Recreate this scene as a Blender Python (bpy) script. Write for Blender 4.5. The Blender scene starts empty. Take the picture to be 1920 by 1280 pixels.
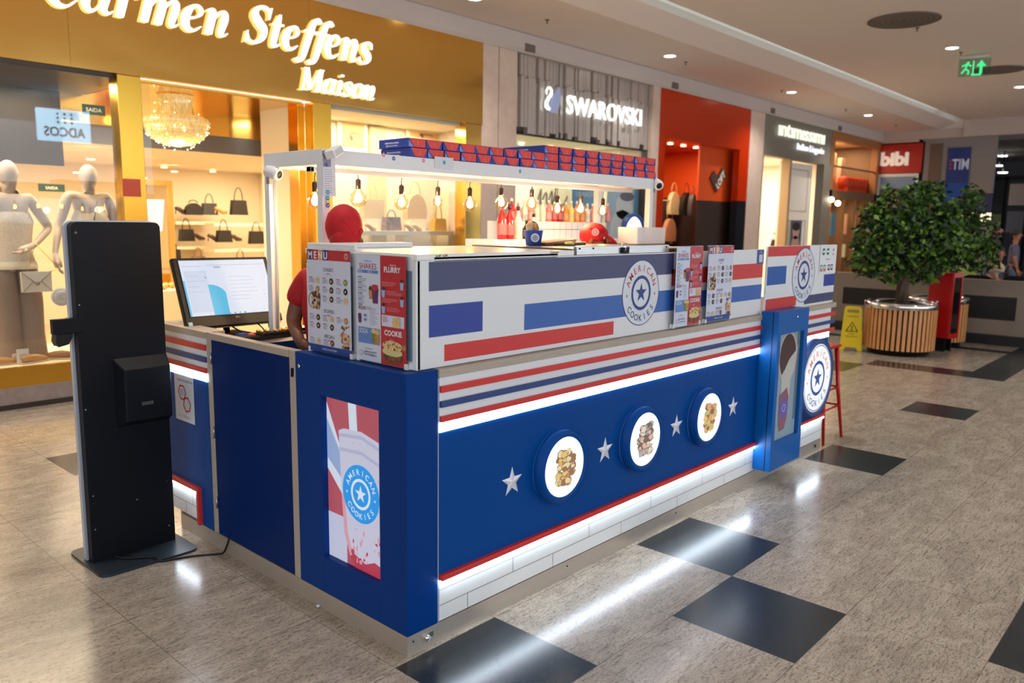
import bpy, math, random
from mathutils import Matrix, Vector
R = math.radians
random.seed(7)
D = bpy.data
SC = bpy.context.scene
COL = SC.collection

# ------------------------------------------------------------------ camera
FPX = 1490.93
CP = Vector((-1.8788, -2.2385, 1.6915))
def _basis():
    y, p, r = R(42.31984), R(-8.51965), R(0.84290)
    f = Vector((math.cos(y)*math.cos(p), math.sin(y)*math.cos(p), math.sin(p)))
    rt = Vector((math.sin(y), -math.cos(y), 0)); up = rt.cross(f)
    return f, rt*math.cos(r)+up*math.sin(r), -rt*math.sin(r)+up*math.cos(r)
CF, CR, CU = _basis()
cam_d = D.cameras.new('camera'); cam = D.objects.new('camera', cam_d); COL.objects.link(cam)
cam_d.sensor_width = 36; cam_d.lens = FPX/1920*36; cam_d.clip_start = .05; cam_d.clip_end = 200
mw = Matrix((CR, CU, -CF)).transposed().to_4x4(); mw.translation = CP; cam.matrix_world = mw
cam_d.dof.use_dof = True; cam_d.dof.focus_distance = 3.9; cam_d.dof.aperture_fstop = 2.3
SC.camera = cam
# where the sight line of a photo pixel meets a plane (used to read real positions off the photo)
def _ray(x, y): return CF*FPX + CR*(x-960) - CU*(y-640)
def ox(x, y, X): d = _ray(x, y); return CP + d*((X-CP.x)/d.x)
def oy(x, y, Y): d = _ray(x, y); return CP + d*((Y-CP.y)/d.y)
def oz(x, y, Z): d = _ray(x, y); return CP + d*((Z-CP.z)/d.z)

# ------------------------------------------------------------------ world and exposure
SC.view_settings.view_transform = 'Standard'; SC.view_settings.look = 'None'
SC.view_settings.gamma = 1; SC.view_settings.use_curve_mapping = False
SC.view_settings.exposure = 0.8
w = D.worlds.new('world'); SC.world = w; w.use_nodes = True
bg = w.node_tree.nodes['Background']; bg.inputs[0].default_value = (.86, .935, 1.02, 1); bg.inputs[1].default_value = 1.3
SC.cycles.max_bounces = 7; SC.cycles.diffuse_bounces = 3; SC.cycles.glossy_bounces = 4
SC.cycles.transmission_bounces = 6; SC.cycles.transparent_max_bounces = 12
SC.cycles.sample_clamp_indirect = 4; SC.cycles.sample_clamp_direct = 20
SC.cycles.caustics_reflective = False; SC.cycles.caustics_refractive = False
SC.cycles.use_denoising = True

def area(name, loc, sx, sy, power, col=(1,1,1), rot=(0,0,0), spread=180):
    l = D.lights.new(name, 'AREA'); l.shape = 'RECTANGLE'; l.size = sx; l.size_y = sy
    l.energy = power; l.color = col; l.spread = R(spread)
    o = D.objects.new(name, l); COL.objects.link(o); o.location = loc; o.rotation_euler = rot
    o['kind'] = 'structure'
    return o
# ceiling downlight beams: (x, y, z) of the lamps seen in the photo and of the rows going on behind the camera
DL = [(p.x, p.y, 4.32) for p in (oz(1256,105,4.32), oz(1484,173,4.32), oz(1628,216,4.32), oz(1733,247,4.32), oz(890,-3,4.32))]
DL2 = [(p.x, p.y, 4.5) for p in (oz(1785,90,4.5), oz(1912,163,4.5))]
HID = [(1.0,4.9,4.32),(-3.2,4.9,4.32),(8.4,1.5,4.5),(4.0,1.2,4.5),(0.2,1.5,4.5),(-4.6,2.5,4.5),(4.2,-3.4,4.5),(8.2,-2.6,4.5),(-1.4,-4.6,4.5),(12.4,-2.6,4.5),(16.6,-2.6,4.5),(3.8,-6,4.5),(8.2,-6,4.5)]
for i, (x, y, z) in enumerate(DL + DL2 + HID):
    l = D.lights.new('downlight_beam', 'SPOT'); l.energy = 105; l.spot_size = R(125); l.spot_blend = .9
    l.shadow_soft_size = .09; l.color = (1, .945, .885)
    if x > 9 and y < 2.2: l.energy = 56
    o = D.objects.new('downlight_beam', l); COL.objects.link(o); o.location = (x, y, z-.03)

# ------------------------------------------------------------------ materials
def s2l(c): return tuple((v/255/12.92 if v <= 10 else ((v/255+.055)/1.055)**2.4) for v in c)
MATS = {}
def mt(name, col=(200,200,200), rough=.5, metal=0., emit=0., ecol=None, spec=.5, alpha=None, trans=0., noise=None, bump=None, coat=0., ior=None):
    if name in MATS: return MATS[name]
    m = D.materials.new(name); m.use_nodes = True; MATS[name] = m
    nt = m.node_tree; b = nt.nodes['Principled BSDF']; c = (*s2l(col), 1)
    b.inputs['Base Color'].default_value = c; b.inputs['Roughness'].default_value = rough
    b.inputs['Metallic'].default_value = metal; b.inputs['Specular IOR Level'].default_value = spec
    if coat: b.inputs['Coat Weight'].default_value = coat; b.inputs['Coat Roughness'].default_value = .08
    if trans: b.inputs['Transmission Weight'].default_value = trans
    if ior: b.inputs['IOR'].default_value = ior
    if alpha is not None: b.inputs['Alpha'].default_value = alpha
    if emit: b.inputs['Emission Color'].default_value = (*s2l(ecol or col), 1); b.inputs['Emission Strength'].default_value = emit*.62
    if noise or bump:
        tc = nt.nodes.new('ShaderNodeTexCoord'); mp = nt.nodes.new('ShaderNodeMapping'); nz = nt.nodes.new('ShaderNodeTexNoise')
        sc, amt, st = noise or bump
        nt.links.new(tc.outputs['Object'], mp.inputs[0]); nt.links.new(mp.outputs[0], nz.inputs[0])
        mp.inputs['Scale'].default_value = st; nz.inputs['Scale'].default_value = sc; nz.inputs['Detail'].default_value = 5
        if noise:
            mx = nt.nodes.new('ShaderNodeMix'); mx.data_type = 'RGBA'
            mx.inputs[6].default_value = tuple(v*(1-amt) for v in c[:3])+(1,); mx.inputs[7].default_value = tuple(min(1, v*(1+amt)) for v in c[:3])+(1,)
            rp = nt.nodes.new('ShaderNodeMapRange'); rp.inputs[1].default_value = .3; rp.inputs[2].default_value = .7
            nt.links.new(nz.outputs[0], rp.inputs[0]); nt.links.new(rp.outputs[0], mx.inputs[0]); nt.links.new(mx.outputs[2], b.inputs['Base Color'])
        if bump:
            bp = nt.nodes.new('ShaderNodeBump'); bp.inputs['Strength'].default_value = bump[1]; bp.inputs['Distance'].default_value = .05
            nt.links.new(nz.outputs[0], bp.inputs['Height']); nt.links.new(bp.outputs[0], b.inputs['Normal'])
            for k in ('',): nz.inputs['Detail'].default_value = 2
    return m
def emat(name, col, k):
    return mt(name, tuple(v*.25 for v in col), emit=k, ecol=col, rough=.5)

WHITE = mt('white_laminate', (226,229,232), .35)
PWHITE = mt('white_painted_metal', (224,226,229), .3)
RED = mt('red_vinyl', (206,48,46), .4)
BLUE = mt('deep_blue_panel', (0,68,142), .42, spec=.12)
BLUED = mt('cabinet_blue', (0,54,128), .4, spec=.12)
BLUEB = mt('cabinet_bright_blue', (2,90,166), .36, spec=.3)
STRIPEB = mt('stripe_blue', (38,62,122), .45)
NAVY = mt('navy_vinyl', (62,66,106), .42)
ROYAL = mt('royal_vinyl', (28,56,150), .42)
MIDB = mt('mid_blue_vinyl', (48,96,176), .42)
LOGOB = mt('logo_blue', (38,54,132), .45)
BLACK = mt('black_plastic', (14,15,18), .45, spec=.3)
DARK = mt('dark_powder_coat', (12,16,24), .5, spec=.2)
KICK = mt('kick_steel', (190,180,168), .38, .55, noise=(10,.05,(1,1,30)))
STEEL = mt('brushed_steel', (190,188,184), .28, 1, noise=(30,.12,(1,40,40)))
CHROME = mt('chrome', (220,220,222), .12, 1)
WOOD = mt('greige_wood_edge', (176,163,148), .5, noise=(12,.1,(1,14,30)))
LED = emat('led_white', (222,240,255), 27.0)
LED2 = emat('led_white_upper', (226,242,255), 13.0)
INK = mt('ink_dark', (60,60,78), .5); INKG = mt('ink_grey', (140,140,160), .5); INKR = mt('ink_red', (176,60,80), .5)
COOK = mt('cookie_brown', (176,128,78), .7, noise=(60,.35,(1,1,1))); COOKD = mt('cookie_dark', (74,46,34), .7, noise=(60,.35,(1,1,1)))
COOKL = mt('cookie_pale', (214,182,128), .7, noise=(60,.2,(1,1,1))); CREAM = mt('cream', (236,226,200), .6)
CHOC = mt('nut_chocolate', (122,76,48), .7, noise=(45,.5,(1,1,1)))
CUPB = mt('cup_pale_blue', (150,180,220), .5); BERRY = mt('berry_purple', (92,48,92), .5)
GLASS = mt('clear_glass', (235,242,245), .02, trans=1., ior=1.45)
def thin_glass(name, tint=(1,1,1), refl=.06):
    if name in MATS: return MATS[name]
    m = D.materials.new(name); m.use_nodes = True; MATS[name] = m; nt = m.node_tree; nt.nodes.clear()
    o = nt.nodes.new('ShaderNodeOutputMaterial'); tr = nt.nodes.new('ShaderNodeBsdfTransparent'); gl = nt.nodes.new('ShaderNodeBsdfGlossy')
    fr = nt.nodes.new('ShaderNodeLayerWeight'); fr.inputs[0].default_value = .5; pw_ = nt.nodes.new('ShaderNodeMath'); pw_.operation = 'POWER'; pw_.inputs[1].default_value = 4; nt.links.new(fr.outputs[1], pw_.inputs[0]); mx = nt.nodes.new('ShaderNodeMixShader')
    ma = nt.nodes.new('ShaderNodeMath'); ma.operation = 'ADD'; ma.inputs[1].default_value = refl; nt.links.new(pw_.outputs[0], ma.inputs[0])
    tr.inputs[0].default_value = (*tint, 1); gl.inputs['Roughness'].default_value = .01
    nt.links.new(ma.outputs[0], mx.inputs[0]); nt.links.new(tr.outputs[0], mx.inputs[1]); nt.links.new(gl.outputs[0], mx.inputs[2]); nt.links.new(mx.outputs[0], o.inputs[0])
    return m
PANE = thin_glass('window_glass', (.97,.98,.97), .045)
PANEB = thin_glass('case_glass', (.72,.84,.9), .05)

# ------------------------------------------------------------------ mesh builder
WM = {}          # world matrix of every empty / object made here
TEXTC = {}
def text_geo(s, off=0.):
    k = (s, off)
    if k not in TEXTC:
        c = D.curves.new('t', 'FONT'); c.body = s; c.size = 1; c.resolution_u = 3; c.offset = off
        o = D.objects.new('t', c); COL.objects.link(o)
        dg = bpy.context.evaluated_depsgraph_get(); me = D.meshes.new_from_object(o.evaluated_get(dg))
        vs = [v.co.copy() for v in me.vertices]; fs = [tuple(p.vertices) for p in me.polygons]
        D.objects.remove(o); D.curves.remove(c); D.meshes.remove(me)
        x0 = min(v.x for v in vs); x1 = max(v.x for v in vs)
        TEXTC[k] = ([(v.x-(x0+x1)/2, v.y) for v in vs], fs, x1-x0)
    return TEXTC[k]

EPS = .0007
class M:
    def __init__(s, T=None): s.v = []; s.f = []; s.fm = []; s.sm = []; s.mats = []; s.T = T or Matrix()
    def mi(s, m):
        if m not in s.mats: s.mats.append(m)
        return s.mats.index(m)
    def add(s, vs, fs, m, smooth=False):
        n = len(s.v); s.v += [s.T @ Vector(v) for v in vs]; k = s.mi(m)
        for f in fs: s.f.append([n+i for i in f]); s.fm.append(k); s.sm.append(smooth)
        return s
    def box(s, x0, x1, y0, y1, z0, z1, m):
        v = [(x, y, z) for z in (z0, z1) for y in (y0, y1) for x in (x0, x1)]
        return s.add(v, [(0,2,3,1),(4,5,7,6),(0,1,5,4),(2,6,7,3),(0,4,6,2),(1,3,7,5)], m)
    def prism(s, poly, vec, m, smooth=False, cap=True):
        n = len(poly); vec = Vector(vec); v = [Vector(p) for p in poly]; v += [p+vec for p in v]
        f = [(i, (i+1) % n, n+(i+1) % n, n+i) for i in range(n)]
        s.add(v, f, m, smooth)
        if cap: s.add(v[:n], [tuple(range(n))[::-1]], m); s.add(v[n:], [tuple(range(n))], m)
        return s
    def lathe(s, prof, m, c=(0,0,0), n=24, axis='Z', smooth=True, sx=1, sy=1, caps=True):
        v = []; f = []
        for r, z in prof:
            for i in range(n):
                a = 2*math.pi*i/n; p = (r*math.cos(a)*sx, r*math.sin(a)*sy, z)
                if axis == 'X': p = (p[2], p[0], p[1])
                elif axis == 'Y': p = (p[1], p[2], p[0])
                v.append((p[0]+c[0], p[1]+c[1], p[2]+c[2]))
        for j in range(len(prof)-1):
            for i in range(n):
                f.append((j*n+i, j*n+(i+1) % n, (j+1)*n+(i+1) % n, (j+1)*n+i))
        if caps:
            if prof[0][0] > 1e-6: f.append(tuple(range(n))[::-1])
            if prof[-1][0] > 1e-6: f.append(tuple((len(prof)-1)*n+i for i in range(n)))
        return s.add(v, f, m, smooth)
    def cyl(s, a, b, r, m, n=12, r2=None, smooth=True):
        return s.tube([a, b], [r, r if r2 is None else r2], m, n, smooth)
    def tube(s, pts, r, m, n=8, smooth=True):
        P = [Vector(p) for p in pts]; rs = r if isinstance(r, (list, tuple)) else [r]*len(P)
        v = []; f = []; prev = None
        for i, p in enumerate(P):
            d = (P[min(i+1, len(P)-1)]-P[max(i-1, 0)]).normalized()
            if prev is None:
                a = Vector((0,0,1)) if abs(d.z) < .9 else Vector((1,0,0)); u = d.cross(a).normalized()
            else:
                u = (prev - d*prev.dot(d)).normalized()
            prev = u; w_ = d.cross(u)
            for k in range(n):
                t = 2*math.pi*k/n; v.append(p + (u*math.cos(t)+w_*math.sin(t))*rs[i])
        for i in range(len(P)-1):
            for k in range(n): f.append((i*n+k, i*n+(k+1) % n, (i+1)*n+(k+1) % n, (i+1)*n+k))
        f.append(tuple(range(n))[::-1]); f.append(tuple((len(P)-1)*n+k for k in range(n)))
        return s.add(v, f, m, smooth)
    def ball(s, c, r, m, n=14, sz=None, sy=None, z0=-1., z1=1., jit=0., seed=1):
        k = n//2+1; rx = r; ry = sy or r; rz = sz or r; rnd = random.Random(seed)
        a0 = math.asin(max(-1, z0)); a1 = math.asin(min(1, z1)); prof = []
        v = []; f = []
        for j in range(k):
            a = a0+(a1-a0)*j/(k-1)
            for i in range(n):
                t = 2*math.pi*i/n; q = 1+rnd.uniform(-jit, jit)
                v.append((c[0]+rx*q*math.cos(a)*math.cos(t), c[1]+ry*q*math.cos(a)*math.sin(t), c[2]+rz*q*math.sin(a)))
        for j in range(k-1):
            for i in range(n): f.append((j*n+i, j*n+(i+1) % n, (j+1)*n+(i+1) % n, (j+1)*n+i))
        f.append(tuple(range(n))[::-1]); f.append(tuple((k-1)*n+i for i in range(n)))
        return s.add(v, f, m, True)
    # ---- flat artwork in the xy plane of s.T; L = layer
    def rect(s, x0, x1, y0, y1, m, L=1): z = L*EPS; return s.add([(x0,y0,z),(x1,y0,z),(x1,y1,z),(x0,y1,z)], [(0,1,2,3)], m)
    def poly(s, pts, m, L=1): z = L*EPS; return s.add([(x,y,z) for x, y in pts], [tuple(range(len(pts)))], m)
    def disc(s, cx, cy, r, m, L=1, n=28, ry=None, jit=0, seed=0):
        rnd = random.Random(seed); ry = ry or r
        return s.poly([(cx+r*(1+rnd.uniform(-jit, jit))*math.cos(2*math.pi*i/n), cy+ry*(1+rnd.uniform(-jit, jit))*math.sin(2*math.pi*i/n)) for i in range(n)], m, L)
    def ring(s, cx, cy, r0, r1, m, L=1, n=40):
        z = L*EPS; v = []; f = []
        for i in range(n):
            a = 2*math.pi*i/n; v += [(cx+r0*math.cos(a), cy+r0*math.sin(a), z), (cx+r1*math.cos(a), cy+r1*math.sin(a), z)]
        for i in range(n): j = (i+1) % n; f.append((2*i, 2*i+1, 2*j+1, 2*j))
        return s.add(v, f, m)
    def star(s, cx, cy, r, m, L=1, k=.4, rot=0):
        z = L*EPS; v = [(cx, cy, z)]
        for i in range(10):
            a = math.pi/2+rot+i*math.pi/5; q = r if i % 2 == 0 else r*k; v.append((cx+q*math.cos(a), cy+q*math.sin(a), z))
        return s.add(v, [(0, 1+i, 1+(i+1) % 10) for i in range(10)], m)
    def text(s, t, cx, y, h, m, L=1, w=None, off=.0, rot=0., align='C', dep=0., shear=0.):
        g, fs, wd = text_geo(t, off); k = h/.73; kx = k if w is None else w/wd
        z = L*EPS; ca, sa = math.cos(rot), math.sin(rot)
        dx = {'C': 0, 'L': kx*wd/2, 'R': -kx*wd/2}[align]
        vs = []
        for x, yy in g:
            a = x*kx+dx+shear*yy*k; b = yy*k; vs.append((cx+a*ca-b*sa, y+a*sa+b*ca, z))
        s.add(vs, fs, m)
        if dep:
            n = len(vs); v2 = vs+[(x, yy, z+dep) for x, yy, _ in vs]
            ed = {}
            for f in fs:
                for i in range(len(f)):
                    a, b = f[i], f[(i+1) % len(f)]
                    ed[(a, b)] = ed.get((a, b), 0)+1
            side = [(a, b, b+n, a+n) for (a, b) in ed if (b, a) not in ed]
            s.add(v2, side+[tuple(i+n for i in f) for f in fs], m)
        return s
    def lines(s, x0, x1, y0, n, dy, m, L=2, h=.0022, seed=0):
        rnd = random.Random(seed)
        for i in range(n): s.rect(x0, x0+(x1-x0)*rnd.uniform(.55, 1), y0-i*dy, y0-i*dy+h, m, L)
        return s
    def logo(s, cx, cy, r, mr, mb, mbg, L=1, outline=True, ring=None, mst=None):
        s.disc(cx, cy, r, mbg, L, 56)
        if outline: s.ring(cx, cy, r*.975, r, mb, L+1, 56)
        s.ring(cx, cy, r*.43, r*.53, ring or mb, L+1, 48); s.star(cx, cy, r*.31, mst or mb, L+1)
        for word, sgn, mm in (('AMERICAN', 1, mr), ('COOKIES', -1, mb)):
            n = len(word); span = R(134) if sgn > 0 else R(104)
            for i, ch in enumerate(word):
                a = (i/(n-1)-.5)*span
                if sgn > 0: th = math.pi/2-a; rr = r*.66; rot = -a
                else: th = -math.pi/2+a; rr = r*.86; rot = a
                s.text(ch, cx+rr*math.cos(th), cy+rr*math.sin(th), r*.2, mm, L+1, off=.012, rot=rot)
        s.star(cx-r*.76, cy-r*.06, r*.06, mr, L+1); s.star(cx+r*.76, cy-r*.06, r*.06, mr, L+1)
        return s
    def build(s, name, parent=None, bevel=0, seg=2, solid=0, sub=0, origin=None):
        me = D.meshes.new(name)
        if parent is not None: inv = WM[parent].inverted(); Wo = WM[parent]
        else:
            if origin is None:
                mn = [min(v[i] for v in s.v) for i in range(3)]; mx = [max(v[i] for v in s.v) for i in range(3)]
                origin = ((mn[0]+mx[0])/2, (mn[1]+mx[1])/2, mn[2])
            Wo = Matrix.Translation(origin); inv = Wo.inverted()
        me.from_pydata([inv @ v for v in s.v], [], s.f)
        for m in s.mats: me.materials.append(m)
        me.polygons.foreach_set('material_index', s.fm); me.polygons.foreach_set('use_smooth', s.sm)
        me.update()
        o = D.objects.new(name, me); COL.objects.link(o)
        if parent is not None: o.parent = parent; WM[o] = WM[parent].copy()
        else: o.matrix_world = Wo; WM[o] = Wo.copy()
        if solid: q = o.modifiers.new('solid', 'SOLIDIFY'); q.thickness = solid; q.offset = -1
        if bevel:
            q = o.modifiers.new('bevel', 'BEVEL'); q.width = bevel; q.segments = seg; q.limit_method = 'ANGLE'; q.angle_limit = R(40)
        if sub: q = o.modifiers.new('sub', 'SUBSURF'); q.levels = sub; q.render_levels = sub
        return o

def tag(o, label=None, cat=None, group=None, kind=None):
    if label: o['label'] = label
    if cat: o['category'] = cat
    if group: o['group'] = group
    if kind: o['kind'] = kind
    return o
def thing(name, label, cat, loc=(0,0,0), rz=0., group=None, kind=None):
    o = D.objects.new(name, None); COL.objects.link(o); o.empty_display_size = .1
    m = Matrix.Translation(loc) @ Matrix.Rotation(rz, 4, 'Z'); o.matrix_world = m; WM[o] = m
    return tag(o, label, cat, group, kind)
def copy_tree(o, parent=None):
    c = o.copy(); COL.objects.link(c)
    if parent: c.parent = parent; c.matrix_parent_inverse = o.matrix_parent_inverse.copy()
    for ch in list(o.children): copy_tree(ch, c)
    return c
def dup(o, label, loc=None, rz=None, group=None, scale=None):
    c = copy_tree(o)
    if loc is not None: c.location = loc
    if rz is not None: c.rotation_euler = (0, 0, rz)
    if scale is not None: c.scale = scale if isinstance(scale, tuple) else (scale,)*3
    c['label'] = label
    if group: c['group'] = group
    return c
def frame(o, u, v):
    u = Vector(u).normalized(); v = Vector(v).normalized(); n = u.cross(v)
    m = Matrix((u, v, n)).transposed().to_4x4(); m.translation = Vector(o); return m
def FX(X, y0=0, z0=0): return frame((X, y0, z0), (0,-1,0), (0,0,1))      # art on a face that looks to -x (u runs towards -y)
def FY(Y, x0=0, z0=0): return frame((x0, Y, z0), (1,0,0), (0,0,1))       # art on a face that looks to -y (u runs towards +x)

# ------------------------------------------------------------------ setting: floor
TS = .55; TX = 1.5698; TY = -.572
def granite(name, base, dark, vein, rough, amt):
    m = D.materials.new(name); m.use_nodes = True; nt = m.node_tree; b = nt.nodes['Principled BSDF']; N = nt.nodes.new; Lk = nt.links.new
    tc = N('ShaderNodeTexCoord'); mp = N('ShaderNodeMapping'); Lk(tc.outputs['Object'], mp.inputs[0]); mp.inputs['Rotation'].default_value = (0, 0, .5); mp.inputs['Scale'].default_value = (1, 2.2, 1)
    n1 = N('ShaderNodeTexNoise'); n1.inputs['Scale'].default_value = 55; n1.inputs['Detail'].default_value = 6; n1.inputs['Roughness'].default_value = .75; Lk(mp.outputs[0], n1.inputs[0])
    n2 = N('ShaderNodeTexNoise'); n2.inputs['Scale'].default_value = 3.2; n2.inputs['Detail'].default_value = 6; n2.inputs['Distortion'].default_value = 1.2; Lk(mp.outputs[0], n2.inputs[0])
    n3 = N('ShaderNodeTexVoronoi'); n3.inputs['Scale'].default_value = 70; Lk(mp.outputs[0], n3.inputs[0])
    r1 = N('ShaderNodeMapRange'); r1.inputs[1].default_value = .53; r1.inputs[2].default_value = .61; Lk(n1.outputs[0], r1.inputs[0])
    r2 = N('ShaderNodeMapRange'); r2.inputs[1].default_value = .38; r2.inputs[2].default_value = .6; Lk(n2.outputs[0], r2.inputs[0])
    r3 = N('ShaderNodeMapRange'); r3.inputs[1].default_value = .26; r3.inputs[2].default_value = .12; Lk(n3.outputs[0], r3.inputs[0])
    def mix(a, bb, f, k=1.):
        x = N('ShaderNodeMix'); x.data_type = 'RGBA'
        for i, q in ((6, a), (7, bb)):
            if isinstance(q, tuple): x.inputs[i].default_value = q
            else: Lk(q, x.inputs[i])
        mm = N('ShaderNodeMath'); mm.operation = 'MULTIPLY'; mm.inputs[1].default_value = k; Lk(f, mm.inputs[0]); Lk(mm.outputs[0], x.inputs[0]); return x.outputs[2]
    c = mix((*s2l(base), 1), (*s2l(vein), 1), r2.outputs[0], .6)
    mp2 = N('ShaderNodeMapping'); Lk(tc.outputs['Object'], mp2.inputs[0]); mp2.inputs['Rotation'].default_value = (0, 0, -.35); mp2.inputs['Scale'].default_value = (1.4, 9, 1)
    n4 = N('ShaderNodeTexNoise'); n4.inputs['Scale'].default_value = 9; n4.inputs['Detail'].default_value = 8; n4.inputs['Roughness'].default_value = .7; n4.inputs['Distortion'].default_value = .6; Lk(mp2.outputs[0], n4.inputs[0])
    r4 = N('ShaderNodeMapRange'); r4.inputs[1].default_value = .5; r4.inputs[2].default_value = .64; Lk(n4.outputs[0], r4.inputs[0]); c = mix(c, (*s2l(dark), 1), r4.outputs[0], amt*.75); c = mix(c, (*s2l(dark), 1), r1.outputs[0], amt); c = mix(c, (*s2l(dark), 1), r3.outputs[0], amt*.9)
    # tile joints
    sp = N('ShaderNodeSeparateXYZ'); Lk(tc.outputs['Object'], sp.inputs[0]); js = []
    for ax, off in ((0, TX), (1, TY)):
        a = N('ShaderNodeMath'); a.operation = 'SUBTRACT'; Lk(sp.outputs[ax], a.inputs[0]); a.inputs[1].default_value = off
        d = N('ShaderNodeMath'); d.operation = 'DIVIDE'; Lk(a.outputs[0], d.inputs[0]); d.inputs[1].default_value = TS*(2 if ax == 1 and False else 1)
        f = N('ShaderNodeMath'); f.operation = 'PINGPONG'; Lk(d.outputs[0], f.inputs[0]); f.inputs[1].default_value = .5
        g = N('ShaderNodeMath'); g.operation = 'LESS_THAN'; Lk(f.outputs[0], g.inputs[0]); g.inputs[1].default_value = .0032; js.append(g.outputs[0])
    mxm = N('ShaderNodeMath'); mxm.operation = 'MAXIMUM'; Lk(js[0], mxm.inputs[0]); Lk(js[1], mxm.inputs[1])
    c = mix(c, (*s2l((70,62,54)), 1), mxm.outputs[0], .6)
    Lk(c, b.inputs['Base Color'])
    rr = N('ShaderNodeMapRange'); rr.inputs[3].default_value = rough; rr.inputs[4].default_value = rough+.1; Lk(n1.outputs[0], rr.inputs[0]); Lk(rr.outputs[0], b.inputs['Roughness'])
    return m
GL = granite('granite_beige', (188,176,160), (52,46,42), (150,139,127), .15, .68)
GD = granite('granite_black', (34,44,50), (20,24,28), (46,56,63), .17, .5)
xs = [-9, -6] + [TX+i*TS for i in range(-9, 19)] + [14, 24, 46]
ys = [-14, -8] + [TY+j*TS for j in range(-6, 12)] + [9, 14]
xs = sorted(set(xs+[8.35, 8.8, 10.72, 10.98])); ys = sorted(set(ys+[-.41, .0, 1.1]))
def dark_tile(x, y):
    i = math.floor((x-TX)/TS); j = math.floor((y-TY)/TS)
    if j == 0 and i in (-3, 0, 4, 8): return True
    if j == -1 and i in (-1,) : return True
    if j == -3 and i in (0, 1, 2, -6, -7): return True
    if i == -3 and j == 6.5: return True
    if x < .6 and x > -.1 and 3.2 < y < 3.83: return True
    if 8.35 < x < 8.8 and -.41 < y < 1.1: return True
    if 8.35 < x < 14 and -.41 < y < 0: return True
    if 10.72 < x < 10.98 and y > 0 and y < 3: return True
    if 7.4 < x < 8.35 and 1.1 < y < 2.9: return True
    return False
fl = M()
for a in range(len(xs)-1):
    for b_ in range(len(ys)-1):
        x0, x1, y0, y1 = xs[a], xs[a+1], ys[b_], ys[b_+1]
        fl.add([(x0,y0,0),(x1,y0,0),(x1,y1,0),(x0,y1,0)], [(0,1,2,3)], GD if dark_tile((x0+x1)/2, (y0+y1)/2) else GL)
tag(fl.build('floor', origin=(0,0,0)), kind='structure')

# ------------------------------------------------------------------ setting: ceilings
CEIL = mt('ceiling_paint', (246,233,224), .8); SOFF = mt('soffit_paint', (246,230,220), .8); CORN = mt('cornice_paint', (206,192,184), .7)
COVE = emat('cove_glow', (205,232,240), 3.2)
SY = 5.59
c = M(); c.box(-9, 46, -14, 3.46, 4.5, 4.56, CEIL); tag(c.build('ceiling'), kind='structure')
c = M(); c.box(-9, 22, 4.12, SY, 4.32, 4.40, SOFF); tag(c.build('ceiling_soffit'), kind='structure')
c = M(); c.prism([(-9,4.12,4.32),(-9,4.12,4.4),(-9,3.82,4.52),(-9,3.74,4.50),(-9,3.72,4.47)], (31,0,0), SOFF); c.box(-9, 22, 3.46, 3.5, 4.5, 4.8, CEIL); c.box(-9, 22, 3.5, 4.3, 4.8, 4.84, CEIL); c.box(-9,22,4.2,4.24,4.4,4.8,CEIL)
tag(c.build('trim_ceiling_cove'), kind='structure')
c = M(); c.box(-9, 21.8, 4.10, 4.16, 4.44, 4.47, COVE); tag(c.build('trim_cove_light'), kind='structure')
c = M(); c.prism([(-9,5.60,4.05),(-9,5.60,4.32),(-9,5.52,4.32),(-9,5.50,4.30),(-9,5.50,4.10),(-9,5.53,4.05)], (31,0,0), CORN); tag(c.build('trim_cornice'), kind='structure')
c = M(); c.box(21.85, 22.5, -14, 3.5, 4.08, 4.5, CORN); c.box(21.95, 22.4, 3.5, 5.6, 4.08, 4.32, CORN); tag(c.build('trim_cross_beam'), kind='structure')
c = M(); c.box(22, 22.3, -14, 6.2, 4.3, 4.95, CEIL); tag(c.build('wall_bulkhead'), kind='structure')
c = M(); c.box(-9, 46, -14, 12, 4.95, 5.0, CEIL); tag(c.build('ceiling_slab'), kind='structure')

# ------------------------------------------------------------------ setting: storefront wall
PIL = mt('pilaster_stone', (222,196,178), .45, noise=(8,.06,(1,1,1)))
PILG = mt('pilaster_groove', (150,132,108), .5)
GREYST = mt('grey_plinth_stone', (150,138,136), .5, noise=(18,.12,(1,1,1)))
BASE_D = mt('dark_skirting', (52,46,42), .4)
def struct(m, name, **k): return tag(m.build(name, **k), kind='structure')
p = M(); p.box(6.0, 6.32, SY-.04, 6.2, 0, 4.06, PIL); p.box(6.34, 6.70, SY-.04, 6.2, 0, 4.06, PIL); p.box(6.32, 6.34, SY-.02, 6.2, 0, 4.06, PILG)
p.box(10.2, 10.43, SY-.04, 6.2, 0, 4.06, PIL); p.box(13.9, 14.55, SY-.04, 6.2, 0, 4.06, PIL)
struct(p, 'wall_pilasters')
p = M(); p.box(-9, 22, 5.62, 5.9, 4.05, 4.9, PIL); struct(p, 'wall_above_stores')
p = M(); p.box(-9, -8.8, .5, 5.75, 0, 4.5, mt('light_block_paint',(150,138,128),.7)); struct(p, 'wall_left_light_block')  # unseen wall added to block world light and darken the left side
p = M(); p.box(-9, 1.30, SY, 5.75, .045, .19, GREYST); p.box(-9, 1.30, SY-.01, 5.75, 0, .045, BASE_D)
p.box(3.45, 6.0, SY, 5.75, .045, .19, GREYST); p.box(3.45, 6.0, SY-.01, 5.75, 0, .045, BASE_D); struct(p, 'baseboard_storefront')
# outer shell of the shop row (rear and party walls), so no light leaks in
SHOPW = mt('shop_cream_wall', (238,222,192), .7); SHOPW2 = mt('shop_white_wall', (240,236,228), .7); SHOPF = mt('shop_floor', (206,180,142), .25)
SHOPC = mt('shop_ceiling', (236,220,194), .8)

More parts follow.
